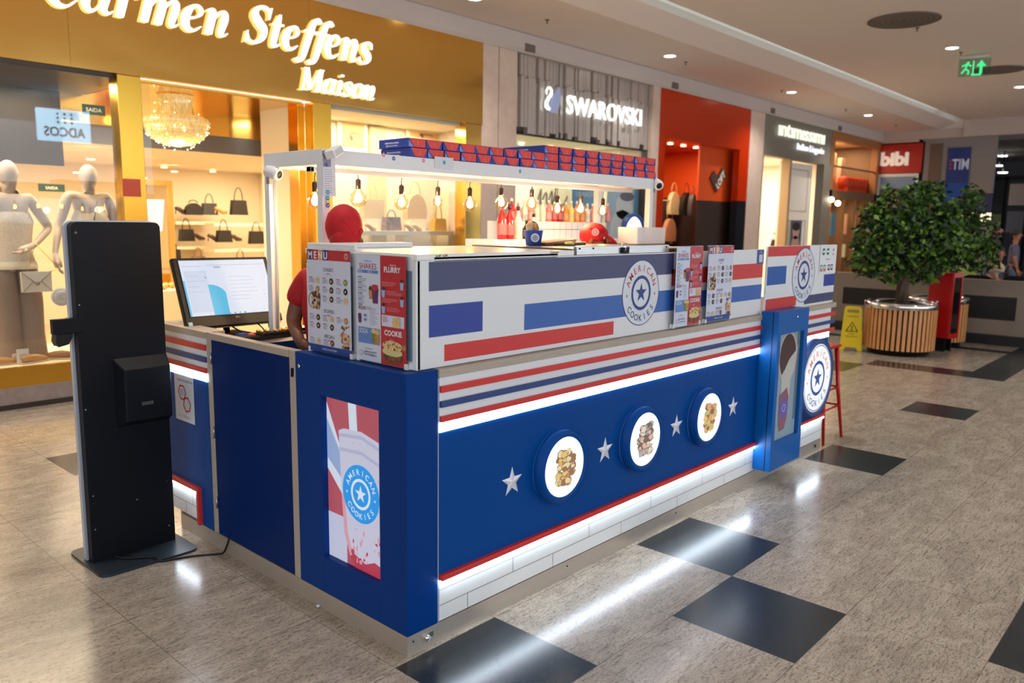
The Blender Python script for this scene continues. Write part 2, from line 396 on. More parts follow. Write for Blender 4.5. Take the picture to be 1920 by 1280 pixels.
# ================================================================== the kiosk
GK = 'kiosk'
kc = thing('kiosk_counter', 'long blue and white food kiosk counter with red and blue stripes and lit edges', 'counter', (2.1,1.0,0))
LX0, LX1, EX = .16, 3.0, 4.12      # long face: after the corner cabinet, up to the second screen cabinet, far end
# steel kick plates
k = M(); k.box(.0, EX, .002, .03, 0, .083, KICK); k.box(.0, .018, .03, 2.0-.09, 0, .083, KICK); k.box(EX-.018, EX, .03, 2.0, 0, .083, KICK); k.box(.018, EX, 1.94, 1.96, 0, .083, KICK)
for x in (.03, 1.0, 2.0, 3.6): k.cyl((x, .006, .055), (x, -.001, .055), .004, BLACK, 8)
kp = k.build('kick_plate', kc)
k = M(); k.cyl((.10,.012,.045), (.10,-.012,.045), .011, CHROME, 12); k.box(.112,.135,.0,.012,.040,.062, CHROME); k.build('floor_lock', kc)
k = M(); k.cyl((4.02,.012,.045), (4.02,-.004,.045), .012, BLACK, 12); k.build('cable_port', kc)
# white tile band
def tiles(m, T, x0, x1, z0, rows, h, w_, off):
    m.T = T
    for r in range(rows):
        zz = z0+r*h
        if r: m.rect(x0, x1, zz-.0015, zz+.0015, INKG if r > 1 else mt('tile_joint', (96,104,108), .7), 1)
        x = x0+off[r]
        while x < x1:
            m.rect(x-.0015, x+.0015, zz+.001, zz+h-.001, MATS['tile_joint'] if 'tile_joint' in MATS else INKG, 1); x += w_
    m.T = Matrix()
TILE = mt('white_tile', (224,226,226), .22); mt('tile_joint', (96,104,108), .7)
k = M(); k.box(LX0+.006, LX1, .0, .03, .089, .262, TILE); k.box(3.44, EX-.0, .0, .03, .089, .262, TILE)
tiles(k, FY(0, 0, 0), LX0+.006, LX1, .089, 3, .0665, .56, (.16, .44, .16)); tiles(k, FY(0, 0, 0), 3.44, EX, .089, 3, .0665, .56, (.3, .1, .3))
k.build('tile_band', kc)
k = M(); k.box(.0, .03, 1.70, 2.02, .10, .262, TILE); tiles(k, FX(0,0,0), -2.02, -1.70, .10, 3, .0665, .3, (.17,.25,.17)); k.build('tile_band', kc)
# red trims
k = M(); k.box(LX0+.006, LX1, -.020, .03, .264, .288, RED); k.box(3.44, EX, -.020, .03, .264, .288, RED); k.build('red_trim', kc, bevel=.002)
k = M(); k.box(-.02, .03, 1.665, 2.04, .264, .290, RED); k.box(-.02, .03, 1.665, 1.69, .085, .264, RED); k.build('red_trim', kc, bevel=.002)
# lower LED strips tucked below the trim
k = M(); k.box(LX0+.01, LX1, -.014, .0, .248, .2635, LED); k.box(3.45, EX-.004, -.014, .0, .248, .2635, LED); k.build('led_strip', kc)
k = M(); k.box(-.014, .0, 1.695, 2.03, .248, .2635, LED); k.build('led_strip', kc)
# blue front panels
k = M(); k.box(LX0+.006, LX1+.1, .0, .03, .288, .874, BLUE); k.build('front_panel', kc)
k = M(); k.box(3.40, EX, .0, .03, .288, .874, BLUE); k.build('front_panel', kc)
k = M(); k.box(.0, .03, 1.54, 2.04, .288, .874, BLUE); k.box(.0, .03, 1.54, 1.665, .083, .288, BLUE); k.build('side_panel', kc)
# upper LED strips
k = M(); k.box(LX0+.006, LX1, -.004, .03, .876, .912, LED2); k.box(3.44, EX, -.004, .03, .876, .912, LED2); k.build('led_strip', kc)
k = M(); k.box(-.004, .03, 1.542, 2.06, .872, .912, LED2); k.build('led_strip', kc)
# striped band
k = M(); k.box(LX0+.006, EX+.02, -.0, .03, .914, 1.093, WHITE); k.build('striped_band', kc)
for z0, z1, m in ((.916,.940,RED), (.975,1.0,STRIPEB), (1.034,1.060,RED)):
    k = M(); k.box(LX0+.006, LX1+.06, -.012, .0, z0, z1, m); k.box(3.44, EX+.09, -.012, .0, z0, z1, m); k.build('stripe_rail', kc, bevel=.0015)
k = M(); k.box(-.0, .03, 1.542, 2.09, .914, 1.093, WHITE); k.build('striped_band', kc)
for z0, z1, m in ((.916,.942,RED), (.972,1.0,STRIPEB), (1.032,1.062,RED)):
    k = M(); k.box(-.010, .0, 1.542, 2.09, z0, z1, m); k.build('stripe_rail', kc, bevel=.0015)
# wood counter edge and top
k = M(); k.box(LX0, EX+.10, -.008, .10, 1.094, 1.127, WOOD); k.build('counter_edge', kc, bevel=.002); k = M(); k.box(3.0, EX+.10, .1, .62, 1.094, 1.127, WOOD); k.build('counter_board', kc, bevel=.002)
k = M(); k.box(-.008, .10, 1.54, 2.12, 1.094, 1.127, WOOD); k.build('counter_edge', kc, bevel=.002)
k = M(); k.box(.0,.02,1.50,1.541,.083,1.127,WOOD); k.build('wood_post', kc, bevel=.002)
k = M(); k.box(0,.04,.743,.79,.083,1.127,WOOD); k.build('wood_post', kc, bevel=.002)
k = M(); k.box(.10,.62,1.86,2.12,1.094,1.127,WOOD); k.build('counter_board', kc, bevel=.002)
# inner worktops, rear and far panels
k = M(); k.box(.12, .78, 1.58, 1.86, 1.03, 1.05, WHITE); k.box(.62, 3.6, 1.62, 1.96, 1.03, 1.05, WHITE); k.build('worktop', kc)
k = M(); k.box(.03, EX, 1.95, 1.99, .083, 1.03, BLUE); k.box(EX-.03, EX, .03, 1.96, .083, 1.094, BLUE); k.build('back_panel', kc)
k = M(); k.box(.16, EX-.03, .03, .06, .09, 1.09, WHITE); k.build('inner_panel', kc)
# stars on the front
for x in (.592, 1.279, 1.959, 2.632):
    k = M(FY(0))
    for i in range(10):
        a0 = math.pi/2+i*math.pi/5; a1 = a0+math.pi/5; r0, r1 = (.068, .027) if i % 2 == 0 else (.027, .068)
        k.add([(x,.575,.006),(x+r0*math.cos(a0),.575+r0*math.sin(a0),.001),(x+r1*math.cos(a1),.575+r1*math.sin(a1),.001)], [(0,1,2)], mt('silver_star', (222,224,232), .35, .2))
    k.build('star', kc)

# round light boxes on the front
DISK = emat('lightbox_disc', (255,255,255), 1.15)
def blob_art(m, seed, cols, w, h, cx=0, cy=0, n=46, L=3, k0=1.):
    rnd = random.Random(seed)
    for i in range(n):
        t = rnd.uniform(-1, 1); layer = rnd.choice((-.8,-.4,0,.4,.8))
        x = cx+t*w*(1-.15*abs(layer)); y = cy+layer*h+rnd.uniform(-.1, .1)*h
        r = rnd.uniform(.012, .026)*k0
        q = cols[rnd.randrange(len(cols))]; m.disc(x, y, r*1.12, cols[-1], L+i*.04, 12, ry=r*.8, jit=.18, seed=seed*99+i); m.disc(x, y, r, q, L+i*.04+.02, 12, ry=r*.68, jit=.22, seed=seed*77+i)
ART = [[mt('art_honey', (232,200,120), emit=.25), mt('art_bacon', (200,148,112), emit=.25), mt('art_cream', (240,222,176), emit=.25), mt('art_brown', (160,120,84), emit=.2)],
       [mt('art_pink', (226,190,172), emit=.25), mt('art_ivory', (240,226,200), emit=.25), mt('art_grey', (190,184,184), emit=.25), mt('art_line', (130,108,98), emit=.2)],
       [mt('art_yellow', (240,206,110), emit=.25), mt('art_green', (190,202,120), emit=.25), mt('art_brownred', (170,96,80), emit=.2), mt('art_tan', (220,176,130), emit=.2)]]
for i, (x, lab) in enumerate(((.905,'round blue rimmed light box with golden stacked sandwich picture on the counter front'), (1.577,'round blue rimmed light box with pink and grey stacked cookie picture'), (2.255,'round blue rimmed light box with yellow and green burger picture'))):
    t = thing('round_light_box', lab, 'light box', (x, -.03, .40), group='round light boxes on the counter front')
    r = .172
    k = M(); k.T = FY(0, x, .582)
    k.lathe([(r*.82,.044),(r*.86,.050),(r,.050),(r,.002)], BLUE, n=56, caps=False); k.build('rim', t)
    k = M(FY(-.040, x, .582)); k.lathe([(.001,0),(r*.83,0),(r*.83,.004),(.001,.004)], DISK, n=48); k.build('lit_disc', t)
    k = M(FY(-.0445, x, .582)); blob_art(k, i+3, ART[i], .058, .082, n=90); k.build('food_picture', t)

# ---- corner screen cabinet
t = thing('screen_cabinet', 'tall blue corner cabinet with a lit portrait screen showing a milkshake cup', 'cabinet', (.08,.37,.083))
k = M(); x1, y1 = .158, .742
# body with a recess for the screen on the -x face
sy0, sy1, sz0, sz1 = .168, .556, .249, .961
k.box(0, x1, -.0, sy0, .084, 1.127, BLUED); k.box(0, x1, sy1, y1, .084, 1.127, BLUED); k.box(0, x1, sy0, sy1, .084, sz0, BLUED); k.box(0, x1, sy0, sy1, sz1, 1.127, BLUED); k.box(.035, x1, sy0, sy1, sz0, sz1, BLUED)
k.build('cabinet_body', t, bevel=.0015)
k = M(); k.box(-.006,.0,-.0,y1,.084,1.10,BLUED)
k = M(); k.box(.158,.163,.0,.02,.084,1.09,mt('pale_edge_strip',(150,170,200),.4)); k.build('edge_strip', t)
SCR = lambda n, c, e=.78: mt('screen_'+n, (8,8,10), .3, emit=e, ecol=c)
s_ = M(FX(.030, sy1, sz0)); W, H = sy1-sy0, sz1-sz0
s_.box(0, W, 0, H, -.004, 0, BLACK); s_.rect(.0, W, 0, H, SCR('pinkred', (178,84,100)), 1)
s_.poly([(.15,H),(.205,H),(.215,H-.17),(.16,H-.15)], SCR('white', (214,224,240)), 2)
s_.poly([(0,H-.03),(.13,H-.28),(.13,H-.44),(0,H-.32)], SCR('white', (214,224,240)), 2)
s_.poly([(0,H-.10),(.12,H-.27),(.12,H-.36),(0,H-.27)], SCR('bluegrey', (150,172,214)), 3)
s_.rect(0, .13, 0, .20, SCR('lavender', (196,200,226)), 2)
cup = SCR('cup', (202,202,224)); cup2 = SCR('cup_shade', (180,182,212)); str_ = SCR('straw_red', (186,60,84)); pnk = SCR('pinkstain', (216,160,176))
s_.poly([(.085,H-.14),(.12,H-.125),(.24,H-.118),(W,H-.15),(W,.0),(.155,.04),(.115,.13),(.10,.30)], cup, 4)
s_.poly([(.085,H-.15),(.24,H-.135),(W,H-.17),(W,H-.185),(.24,H-.15),(.087,H-.165)], cup2, 5)
s_.poly([(.09,H-.21),(.24,H-.2),(W,H-.235),(W,H-.25),(.24,H-.215),(.093,H-.225)], cup2, 5)
s_.poly([(.10,.30),(.115,.13),(.155,.04),(.18,.03),(.14,.14),(.122,.30)], pnk, 5)
s_.poly([(.155,.04),(.18,.06),(.26,.035),(.32,.06),(.37,.05),(.37,0),(.19,.0)], str_, 6)
rnd = random.Random(4)
for i in range(46):
    s_.disc(rnd.uniform(.17,.37), rnd.uniform(.02,.17) if i < 26 else rnd.uniform(.15,.55), rnd.uniform(.002,.011) if i < 26 else rnd.uniform(.001,.005), (str_, pnk)[i % 2] if i < 26 else cup2, 7+i*.03, 9, ry=rnd.uniform(.003,.016) if i < 26 else .006, jit=.3, seed=i)
s_.logo(.235, .33, .123, SCR('white2', (225,235,250)), SCR('white2', (225,235,250)), SCR('cyan', (30,140,214), 1.0), 8, outline=False)
s_.build('screen', t)
k = M(FX(0)); k.lathe([(.010,0),(.010,.004),(.006,.006),(.001,.006)], CHROME, c=(-.712,1.065,0), n=16); k.build('cabinet_lock', t)

# ---- second screen cabinet on the long side
t = thing('screen_cabinet', 'bright blue slanted cabinet with a dim portrait screen beside the round cookie sign', 'cabinet', (3.2,-.1,.08))
k = M(); x0, x1, y0, z0, z1 = 2.955, 3.43, -.12, .105, 1.152
a0, a1, b0, b1 = 3.0, 3.372, .292, 1.003
k.box(x0, a0, y0, .0, z0, z1, BLUEB); k.box(a1, x1, y0, .0, z0, z1, BLUEB); k.box(a0, a1, y0, .0, z0, b0, BLUEB); k.box(a0, a1, y0, .0, b1, z1, BLUEB); k.box(a0, a1, y0+.03, .0, b0, b1, BLUEB)
k.build('cabinet_body', t, bevel=.002)
k = M(); k.box(x0-.0012, x0, y0+.035, y0+.040, z0, z1, BLACK); k.build('door_seam', t)
s_ = M(FY(y0+.026, a0, b0)); W, H = a1-a0, b1-b0; S2 = lambda n, c, e=.12: mt('dim_'+n, c, .25, emit=e)
s_.box(0, W, 0, H, -.004, 0, BLACK); s_.rect(.01, W-.005, .0, H, S2('bg', (128,152,166)), 1); s_.rect(W-.05, W-.005, .1, H, S2('bg3',(96,112,120)), 2)
s_.disc(.19, H-.165, .145, S2('rim', (176,164,160)), 2, 36, ry=.17); s_.disc(.185, H-.16, .125, S2('hole', (62,42,44)), 3, 36, ry=.15)
s_.poly([(.12,.20),(.10,.43),(.15,.47),(.21,.53),(.31,.58),(.34,.62),(.32,.5),(.25,.40),(.24,.22)], S2('hand', (176,176,172)), 4)
s_.poly([(.09,.30),(.20,.34),(.235,.27),(.225,.13),(.19,.06),(.12,.05),(.095,.1)], S2('cup', (126,84,100)), 5)
s_.disc(.165, .205, .058, S2('lg', (92,84,170)), 6, 30, ry=.07); s_.ring(.165,.205,.02,.026,S2('lgl',(170,170,210)),7)
s_.build('screen', t)
k = M(FY(y0)); k.lathe([(.010,0),(.010,.005),(.005,.007),(.001,.007)], CHROME, c=(3.235,1.105,0), n=14); k.build('cabinet_lock', t)

# ---- big round logo light box at the far end of the long side
t = thing('round_sign', 'large round light sign reading American Cookies on the counter end', 'sign', (3.81,-.05,.3))
k = M(FY(0, 3.815, .605)); r = .288; k.lathe([(r*.86,.056),(r*.88,.062),(r,.062),(r,.001)], mt('sign_rim_blue', (34,74,140), .35), n=60, caps=False); k.build('rim', t)
LS = mt('sign_lit_white', (240,244,246), emit=.42)
k = M(FY(-.056, 3.815, .605)); k.lathe([(.001,0),(r*.88,0),(r*.88,.003),(.001,.003)], LS, n=60); k.build('lit_disc', t)
k = M(FY(-.0598, 3.815, .605)); k.logo(0, 0, r*.84, mt('sign_orange', (226,132,104), emit=.2), mt('sign_blue', (50,84,160), emit=.12), LS, 1); k.build('lettering', t)

# ---- door panel on the left side
t = thing('counter_door', 'plain dark blue hinged door panel with wood edging in the kiosk side', 'door', (.01,1.15,.083))
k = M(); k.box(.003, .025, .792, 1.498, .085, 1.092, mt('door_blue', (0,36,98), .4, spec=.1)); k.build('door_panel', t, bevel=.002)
k = M(); k.box(-.004, .04, .792, 1.498, 1.094, 1.127, WOOD); k.build('door_top', t, bevel=.002)
k = M(); 
for z in (.25, .62, 1.0): k.cyl((-.002,1.499,z-.03), (-.002,1.499,z+.03), .004, STEEL, 8)
k.build('hinge', t)
k = M(); k.box(-.008,.0,.755,.767,1.03,1.05,BLACK); k.box(-.010,-.001,.757,.764,1.012,1.03,BLACK); k.build('latch', t)

# ---- notice on the side panel
t = M(FX(-.0015, 1.915, .62)); W, H = .215, .255
t.box(0, W, 0, H, 0, .001, mt('notice_paper', (206,212,224), .5)); t.text('DISQUE DENUNCIA 181', W/2+.01, H-.04, .012, INK, 3, w=.17)
mr = mt('notice_red', (190,40,48), .5)
def hexo(cx, cy, r, rot):
    for i in range(6):
        a, b = rot+i*math.pi/3, rot+(i+1)*math.pi/3; q = .78
        t.poly([(cx+r*math.cos(a), cy+r*math.sin(a)), (cx+r*math.cos(b), cy+r*math.sin(b)), (cx+r*q*math.cos(b), cy+r*q*math.sin(b)), (cx+r*q*math.cos(a), cy+r*q*math.sin(a))], mr, 3)
hexo(.085, .155, .046, 0); hexo(.135, .095, .046, .2); t.disc(.085,.155,.02,CUPB,3); t.lines(.03, .19, .03, 2, .008, INKG, 3)
tag(t.build('notice'), 'small white paper notice with red outlined emblem taped to blue side panel', 'notice')

# ================================================================== white display case on the counter
t = thing('display_case', 'long white display case with blue and red printed stripes on the counter', 'display case', (1.5,.4,1.127))
YW = .023
k = M(); k.box(.075, 2.985, YW, YW+.02, 1.129, 1.545, PWHITE); k.build('front_panel', t, bevel=.002)
k = M(FY(YW))
k.rect(.132, 1.893, 1.428, 1.539, NAVY, 1); k.rect(.132, .424, 1.250, 1.373, ROYAL, 1); k.rect(.681, 1.945, 1.230, 1.343, MIDB, 1); k.rect(.212, 1.350, 1.149, 1.215, RED, 1)
k.rect(1.876, 1.95, 1.363, 1.454, RED, 1); k.rect(1.95, 2.983, 1.366, 1.457, RED, 1); k.rect(1.945, 2.983, 1.228, 1.322, MIDB, 1)
k.logo(1.583, 1.343, .169, mt('logo_red', (196,70,66), .5), LOGOB, mt('logo_ground', (216,222,230), .4), 2, mst=LOGOB)
k.build('printed_graphics', t)
FGL = mt('frosted_blue_glass', (128,160,182), .12)
# end face with a glazed opening
k = M(); k.box(.069,.089,YW,.046,1.129,1.545,PWHITE); k.box(.069,.089,.046,.74,1.129,1.16,PWHITE); k.box(.069,.089,.046,.74,1.505,1.56,PWHITE)
for y in (.395,.725): k.box(.069,.089,y-.02,y+.02,1.16,1.505,PWHITE)
k.build('end_frame', t, bevel=.0015)
k = M(); k.box(.076,.080,.046,.375,1.16,1.505,FGL); k.build('end_glass', t)
k = M(); k.box(.076,.080,.415,.705,1.16,1.505,FGL); k.build('end_glass', t)
k = M(); k.box(.075, 1.02, YW, .76, 1.545, 1.568, mt('case_top_white', (236,234,228), .18)); k.build('case_top', t, bevel=.003)
k = M(); k.box(.16, .9, YW, YW+.018, 1.54, 1.556, PWHITE)
for x in (.17,.205,.85,.88): k.cyl((x+.0,YW-.002,1.562),(x+.018,YW-.002,1.562),.004,STEEL,8)
k.build('clamp_strip', t)
k = M(); k.box(.09, 2.98, .72, .74, 1.129, 1.545, PWHITE); k.box(.095, 2.97, .06, .72, 1.14, 1.15, PWHITE); k.build('case_back', t)
k = M(); k.box(.085,.10,.42,.76,1.568,1.592,PWHITE); k.box(.10,.60,.66,.76,1.568,1.59,PWHITE); k.build('lid_rail', t, bevel=.004)

# stainless unit behind the case
t = thing('steel_worktop', 'low stainless steel worktop with latch standing behind the white display case', 'worktop', (1.8,.5,1.13))
k = M(); k.box(1.03, 2.15, .06, .70, 1.545, 1.568, STEEL); k.build('steel_top', t, bevel=.003)
k = M(); k.box(1.03, 1.06, .045, .70, 1.545, 1.575, mt('dark_steel',(110,110,112),.35,1)); k.box(1.055, 1.86, .035, .058, 1.545, 1.585, mt('pale_steel',(200,200,198),.35,1,noise=(14,.08,(1,1,20)))); k.build('steel_upstand', t, bevel=.002)
k = M(); k.cyl((1.43,.03,1.56),(1.43,.03,1.60),.012,CHROME,12); k.box(1.41,1.46,.02,.034,1.548,1.575,DARK); k.box(1.462,1.485,.02,.034,1.565,1.58,STEEL)
k.build('latch', t)
for x in (1.075,1.18,1.83): k = M(); k.cyl((x,.036,1.575),(x,.031,1.575),.004,BLACK,8); k.build('screw', t)
k = M(); k.box(1.86,2.16,.05,.5,1.546,1.560,BLACK); k.build('dark_gap', t)
t = M(); t.box(2.17, 3.42, .62, 1.36, 1.425, 1.475, WOOD); t.box(2.3,3.3,.7,1.3,1.05,1.425,BLUE)
tag(t.build('wooden_slab', bevel=.004), 'thick greige wooden slab shelf under the right post of the white frame', 'shelf')
# ---- far end board
t = thing('end_board', 'white end board with red and blue blocks and round American Cookies logo', 'sign board', (3.6,.0,1.127))
k = M(); k.box(2.995, 4.158, -.0, .012, 1.135, 1.563, WHITE); k.build('board', t, bevel=.001)
k = M(FY(0)); k.rect(2.997, 3.665, 1.497, 1.561, RED, 1); k.rect(3.003, 3.293, 1.312, 1.432, mt('flag_blue',(22,84,168),.42), 1); k.rect(3.005, 3.482, 1.152, 1.222, RED, 1)
k.rect(3.62, 4.157, 1.15, 1.212, NAVY, 1); k.rect(3.952, 4.157, 1.262, 1.348, ROYAL, 1); k.logo(3.582, 1.358, .19, MATS['logo_red'], LOGOB, MATS['logo_ground'], 2); k.build('printed_graphics', t)
k = M(); 
for x in (2.99,4.1): k.box(x,x+.012,-.02,.012,1.127,1.155,PANE)
k.build('clip', t)
t = M(FY(-.003, 3.845, 1.357)); W, H = .31, .203; t.box(0, W, 0, H, 0, .001, mt('sticker_paper', (228,230,234), .5)); gr = mt('card_green', (30,110,84), .5)
for x in (.06,.14): t.disc(x,H-.045,.028,gr,3,8,jit=.12,seed=3); t.rect(x-.022,x+.022,H-.052,H-.038,MATS['sticker_paper'],4)
t.disc(.245,H-.035,.012,RED,3,8); t.text('Zoop', .245, H-.072, .014, INK, 3); t.text('ALELO', .15, .095, .014, INKG, 3, w=.09)
for x,m in ((.035,gr),(.095,gr),(.175,COOKD),(.23,COOKD)): t.rect(x-.02,x+.02,.02,.062,m,3); t.disc(x,.043,.013,MATS['sticker_paper'],4,12)
for x in (.035,.095): t.rect(x-.02,x+.02,.014,.026,mt('card_orange',(220,120,60),.5),4)
tag(t.build('sticker_sheet'), 'white sheet of meal card stickers on the end board corner', 'sticker')
t = M(FY(YW-.003, 2.892, 1.452)); t.box(0,.09,0,.09,0,.001,mt('tag_blue',(60,84,156),.5)); t.text('PIX', .045, .07, .011, WHITE, 3); t.rect(.02,.07,.012,.06,mt('tag_pale',(200,206,220),.5),3)
tag(t.build('pay_tag'), 'small blue payment tag on the white case beside the end board', 'tag')
# acrylic holders with the menus
ACR = thin_glass('acrylic', (.96,.97,.98), .04); PAPER = mt('menu_paper', (206,212,230), .35); MRED = mt('menu_red', (186,46,58), .35); MBLUE = mt('menu_blue', (24,64,140), .4)
SBLUE = mt('menu_soft_blue', (96,134,196), .4)
def cup_icon(m, x, y, s, c1, c2, L=4):
    m.poly([(x-s*.5,y+s*.6),(x+s*.5,y+s*.6),(x+s*.36,y-s*.8),(x-s*.36,y-s*.8)], c1, L); m.disc(x, y+s*.7, s*.5, c2, L+.5, 12, ry=s*.3, jit=.2, seed=int(x*999))
def sandwich(m, cx, cy, w, h, L=4, seed=1):
    m.disc(cx, cy-h*.28, w*.5, CHOC, L, 20, ry=h*.24, jit=.06, seed=seed); m.disc(cx, cy-h*.02, w*.5, mt('filling',(206,196,140),.6), L+.4, 20, ry=h*.2, jit=.05, seed=seed+1); m.disc(cx, cy+h*.25, w*.48, COOKL, L+.8, 22, ry=h*.25, jit=.04, seed=seed+2)
    r = random.Random(seed)
    for i in range(12): m.disc(cx+r.uniform(-.38,.38)*w, cy+h*.25+r.uniform(-.16,.16)*h, w*.03, COOKD, L+1.2+i*.02, 8, jit=.3, seed=i)
def nutbar(m, cx, cy, w, h, L=4, seed=1):
    r = random.Random(seed)
    for i in range(42):
        m.disc(cx+r.uniform(-.5,.5)*w, cy+r.uniform(-.5,.5)*h, w*r.uniform(.08,.16), (CHOC,COOKD,COOKL,COOK)[i % 4], L+i*.03, 8, jit=.35, seed=i+seed)
def menu_a(m, W, H):
    m.rect(0, W, 0, H, PAPER, 1); m.rect(0, W, H-.043, H, MRED, 2); m.rect(0, W, 0, .03, MBLUE, 2)
    bc = [MBLUE, RED, mt('menu_tan',(214,160,110),.4), MBLUE]
    for i, ch in enumerate('MENU'):
        m.rect(W*(.03+.12*i), W*(.03+.12*i)+W*.11, H-.043, H, bc[i], 3); m.text(ch, W*(.085+.12*i), H-.037, .03, WHITE, 4, off=.03)
    m.ring(W*.91, H-.022, .006, .0075, WHITE, 3); m.ring(W*.91, H-.022, .011, .0125, WHITE, 3)
    m.text('AMERICAN COOKIES', W*.5, .011, .008, WHITE, 3)
    for s, y in (('CLASSICS', H-.088), ('STUFFED', H-.262), ('SPECIALS', H-.368)):
        m.text(s, W*.5, y, .015, INK, 3, w=.072); m.rect(W*.5-.012, W*.5+.012, y-.010, y-.007, INKR, 3); m.rect(W*.5-.03, W*.5+.03, y-.0145, y-.0135, INKG, 3)
    k = 0
    def item(x, y, c, L=3):
        m.rect(x, x+.026, y+.009, y+.012, INKR, 3); m.lines(x, x+.045, y+.003, 4, .0048, INKG, 3, h=.0018, seed=int(x*1000+y*777)); m.disc(x+.064, y, .0135, c, 4, 16); m.disc(x+.064, y, .005, COOKL, 5, 8)
    for y, cols in ((H-.128,(COOKL,COOKD,mt('ck_olive',(140,130,84),.6))), (H-.165,(COOK,COOKD,BLACK)), (H-.203,(None,COOKD,COOKL))):
        for i, c in enumerate(cols):
            if c: item(.012+.098*i, y, c)
    for y, cols in ((H-.285,(COOKD,COOKL,COOK)), (H-.32,(COOKD,COOKD,None)), (H-.39,(COOKL,mt('ck_red',(120,50,46),.6),None)), (H-.425,(BLACK,COOK,COOKL))):
        for i, c in enumerate(cols):
            if c and y > .04-.02: item(.012+.098*i, max(y, .045), c)
    m.ring(.04, H-.215, .03, .036, COOK, 3); nutbar(m, .062, H-.215, .055, .065, 4, 5); nutbar(m, W-.042, H-.352, .052, .09, 4, 9)
    m.poly([(W-.085,.085),(W-.06,.07),(W-.01,.05),(W-.004,.07),(W-.02,.095),(W-.06,.095)], mt('skin_print',(214,170,150),.6), 3.6)
def menu_b(m, W, H):
    h2 = W*.50; m.rect(0, h2, 0, H, PAPER, 1); m.rect(h2, W, 0, H, MRED, 1)
    m.text('AMERICAN', h2*.5, H-.028, .007, SBLUE, 3); m.text('SHAKES', h2*.5, H-.056, .024, INKR, 3, w=.108); m.rect(.012, h2-.012, H-.072, H-.06, SBLUE, 3)
    for x in (.03,.09): m.text('R$ 25', x, H-.07, .008, WHITE, 4)
    for i in range(6): y = H-.09-i*.022; m.rect(.012, .038, y, y+.003, INK, 3); m.lines(.012, .07 if i < 5 else .11, y-.006, 3, .005, INKG, 3, h=.0018, seed=i)
    cup_icon(m, .095, H-.15, .028, COOK, COOKD, 3.5); cup_icon(m, .122, H-.155, .042, BERRY, MRED, 4)
    m.text('AÇAI', .035, H-.218, .015, INKR, 3); cup_icon(m, .022, H-.255, .022, BERRY, BERRY, 4); m.lines(.085, h2-.012, H-.21, 11, .0065, INKG, 3, h=.0016, seed=9); m.rect(.048,.066,H-.245,H-.235,SBLUE,3); m.rect(.048,.066,H-.262,H-.252,SBLUE,3)
    m.rect(.01, h2-.006, H-.352, H-.288, SBLUE, 3); m.text('SODA', .045, H-.312, .02, WHITE, 4, w=.055); cup_icon(m, .11, H-.32, .03, mt('soda_green',(110,130,60),.5), COOKL, 4); cup_icon(m, .132, H-.325, .034, COOK, COOKL, 4.6)
    m.text('ACOMPANHE', h2*.5, H-.375, .006, INKG, 3); m.lines(.04, .12, H-.388, 2, .006, INKG, 3); m.text('@americancookies', h2*.58, .035, .008, INK, 3, w=.075); m.text('no Instagram', h2*.58, .022, .008, INK, 3, w=.075); m.ring(.028,.03,.009,.011,INKG,3)
    x0 = h2; w2 = W-h2; m.text('AMERICAN', x0+w2*.5, H-.038, .006, WHITE, 3); m.text('FLURRY', x0+w2*.48, H-.062, .021, WHITE, 3, w=.098, off=.03)
    for i, (x, y) in enumerate(((w2-.022,H-.108),(.02,H-.142),(w2-.022,H-.172),(.02,H-.205))):
        cup_icon(m, x0+x, y, .022, CUPB, COOKD, 4); m.lines(x0+.035 if i % 2 else x0+.012, x0+w2-.012 if i % 2 else x0+w2-.05, y+.006, 3, .006, mt('menu_pink',(220,150,150),.5), 3, h=.0016, seed=i)
    m.rect(x0+.008, x0+w2-.01, H-.272, H-.228, PAPER, 3); m.lines(x0+.014, x0+.06, H-.237, 4, .006, INKR, 4, seed=4)
    for i in range(3): m.disc(x0+.085+.014*i, H-.252, .010, COOKL, 5+i, 14, ry=.022, jit=.05, seed=i)
    m.text('COOKIE', x0+w2*.5, H-.306, .021, WHITE, 3, w=.105, off=.03); m.text('R$ 16', x0+w2*.45, H-.327, .007, WHITE, 3)
    m.lines(x0+.03, x0+w2-.03, H-.337, 4, .0085, MATS['menu_pink'], 3, h=.0016, seed=2); m.disc(x0+w2-.012, H-.345, .0125, COOK, 4, 14)
    sandwich(m, x0+w2*.48, .055, w2*.8, .085, 5, 3)
def menu_board(name, T, W, H, fn, label):
    t = thing(name, label, 'menu', tuple(T.translation), group='menu boards on the kiosk')
    k = M(T); k.box(-.004, W+.004, -.004, H+.004, -.008, -.0035, ACR); k.build('acrylic_sheet', t)
    k = M(T); fn(k, W, H); k.build('printed_sheet', t)
    k = M(T)
    k.box(-.004, .012, -.006, .016, -.02, .002, PWHITE); k.box(W-.012, W+.004, -.006, .016, -.02, .002, PWHITE); k.build('holder_foot', t)
menu_board('menu_board', FX(.045, .70, 1.135), .306, .432, menu_a, 'menu sheet with MENU header and cookie grid at the kiosk corner')
menu_board('menu_board', FX(.052, .366, 1.136), .306, .422, menu_b, 'menu pair reading SHAKES and FLURRY at the kiosk corner')
menu_board('menu_board', FY(-.01, 1.862, 1.142), .285, .432, menu_b, 'menu pair reading SHAKES and FLURRY on the long side beside round logo')
menu_board('menu_board', FY(-.01, 2.21, 1.142), .30, .432, menu_a, 'menu sheet with MENU header on the long side of the white case')

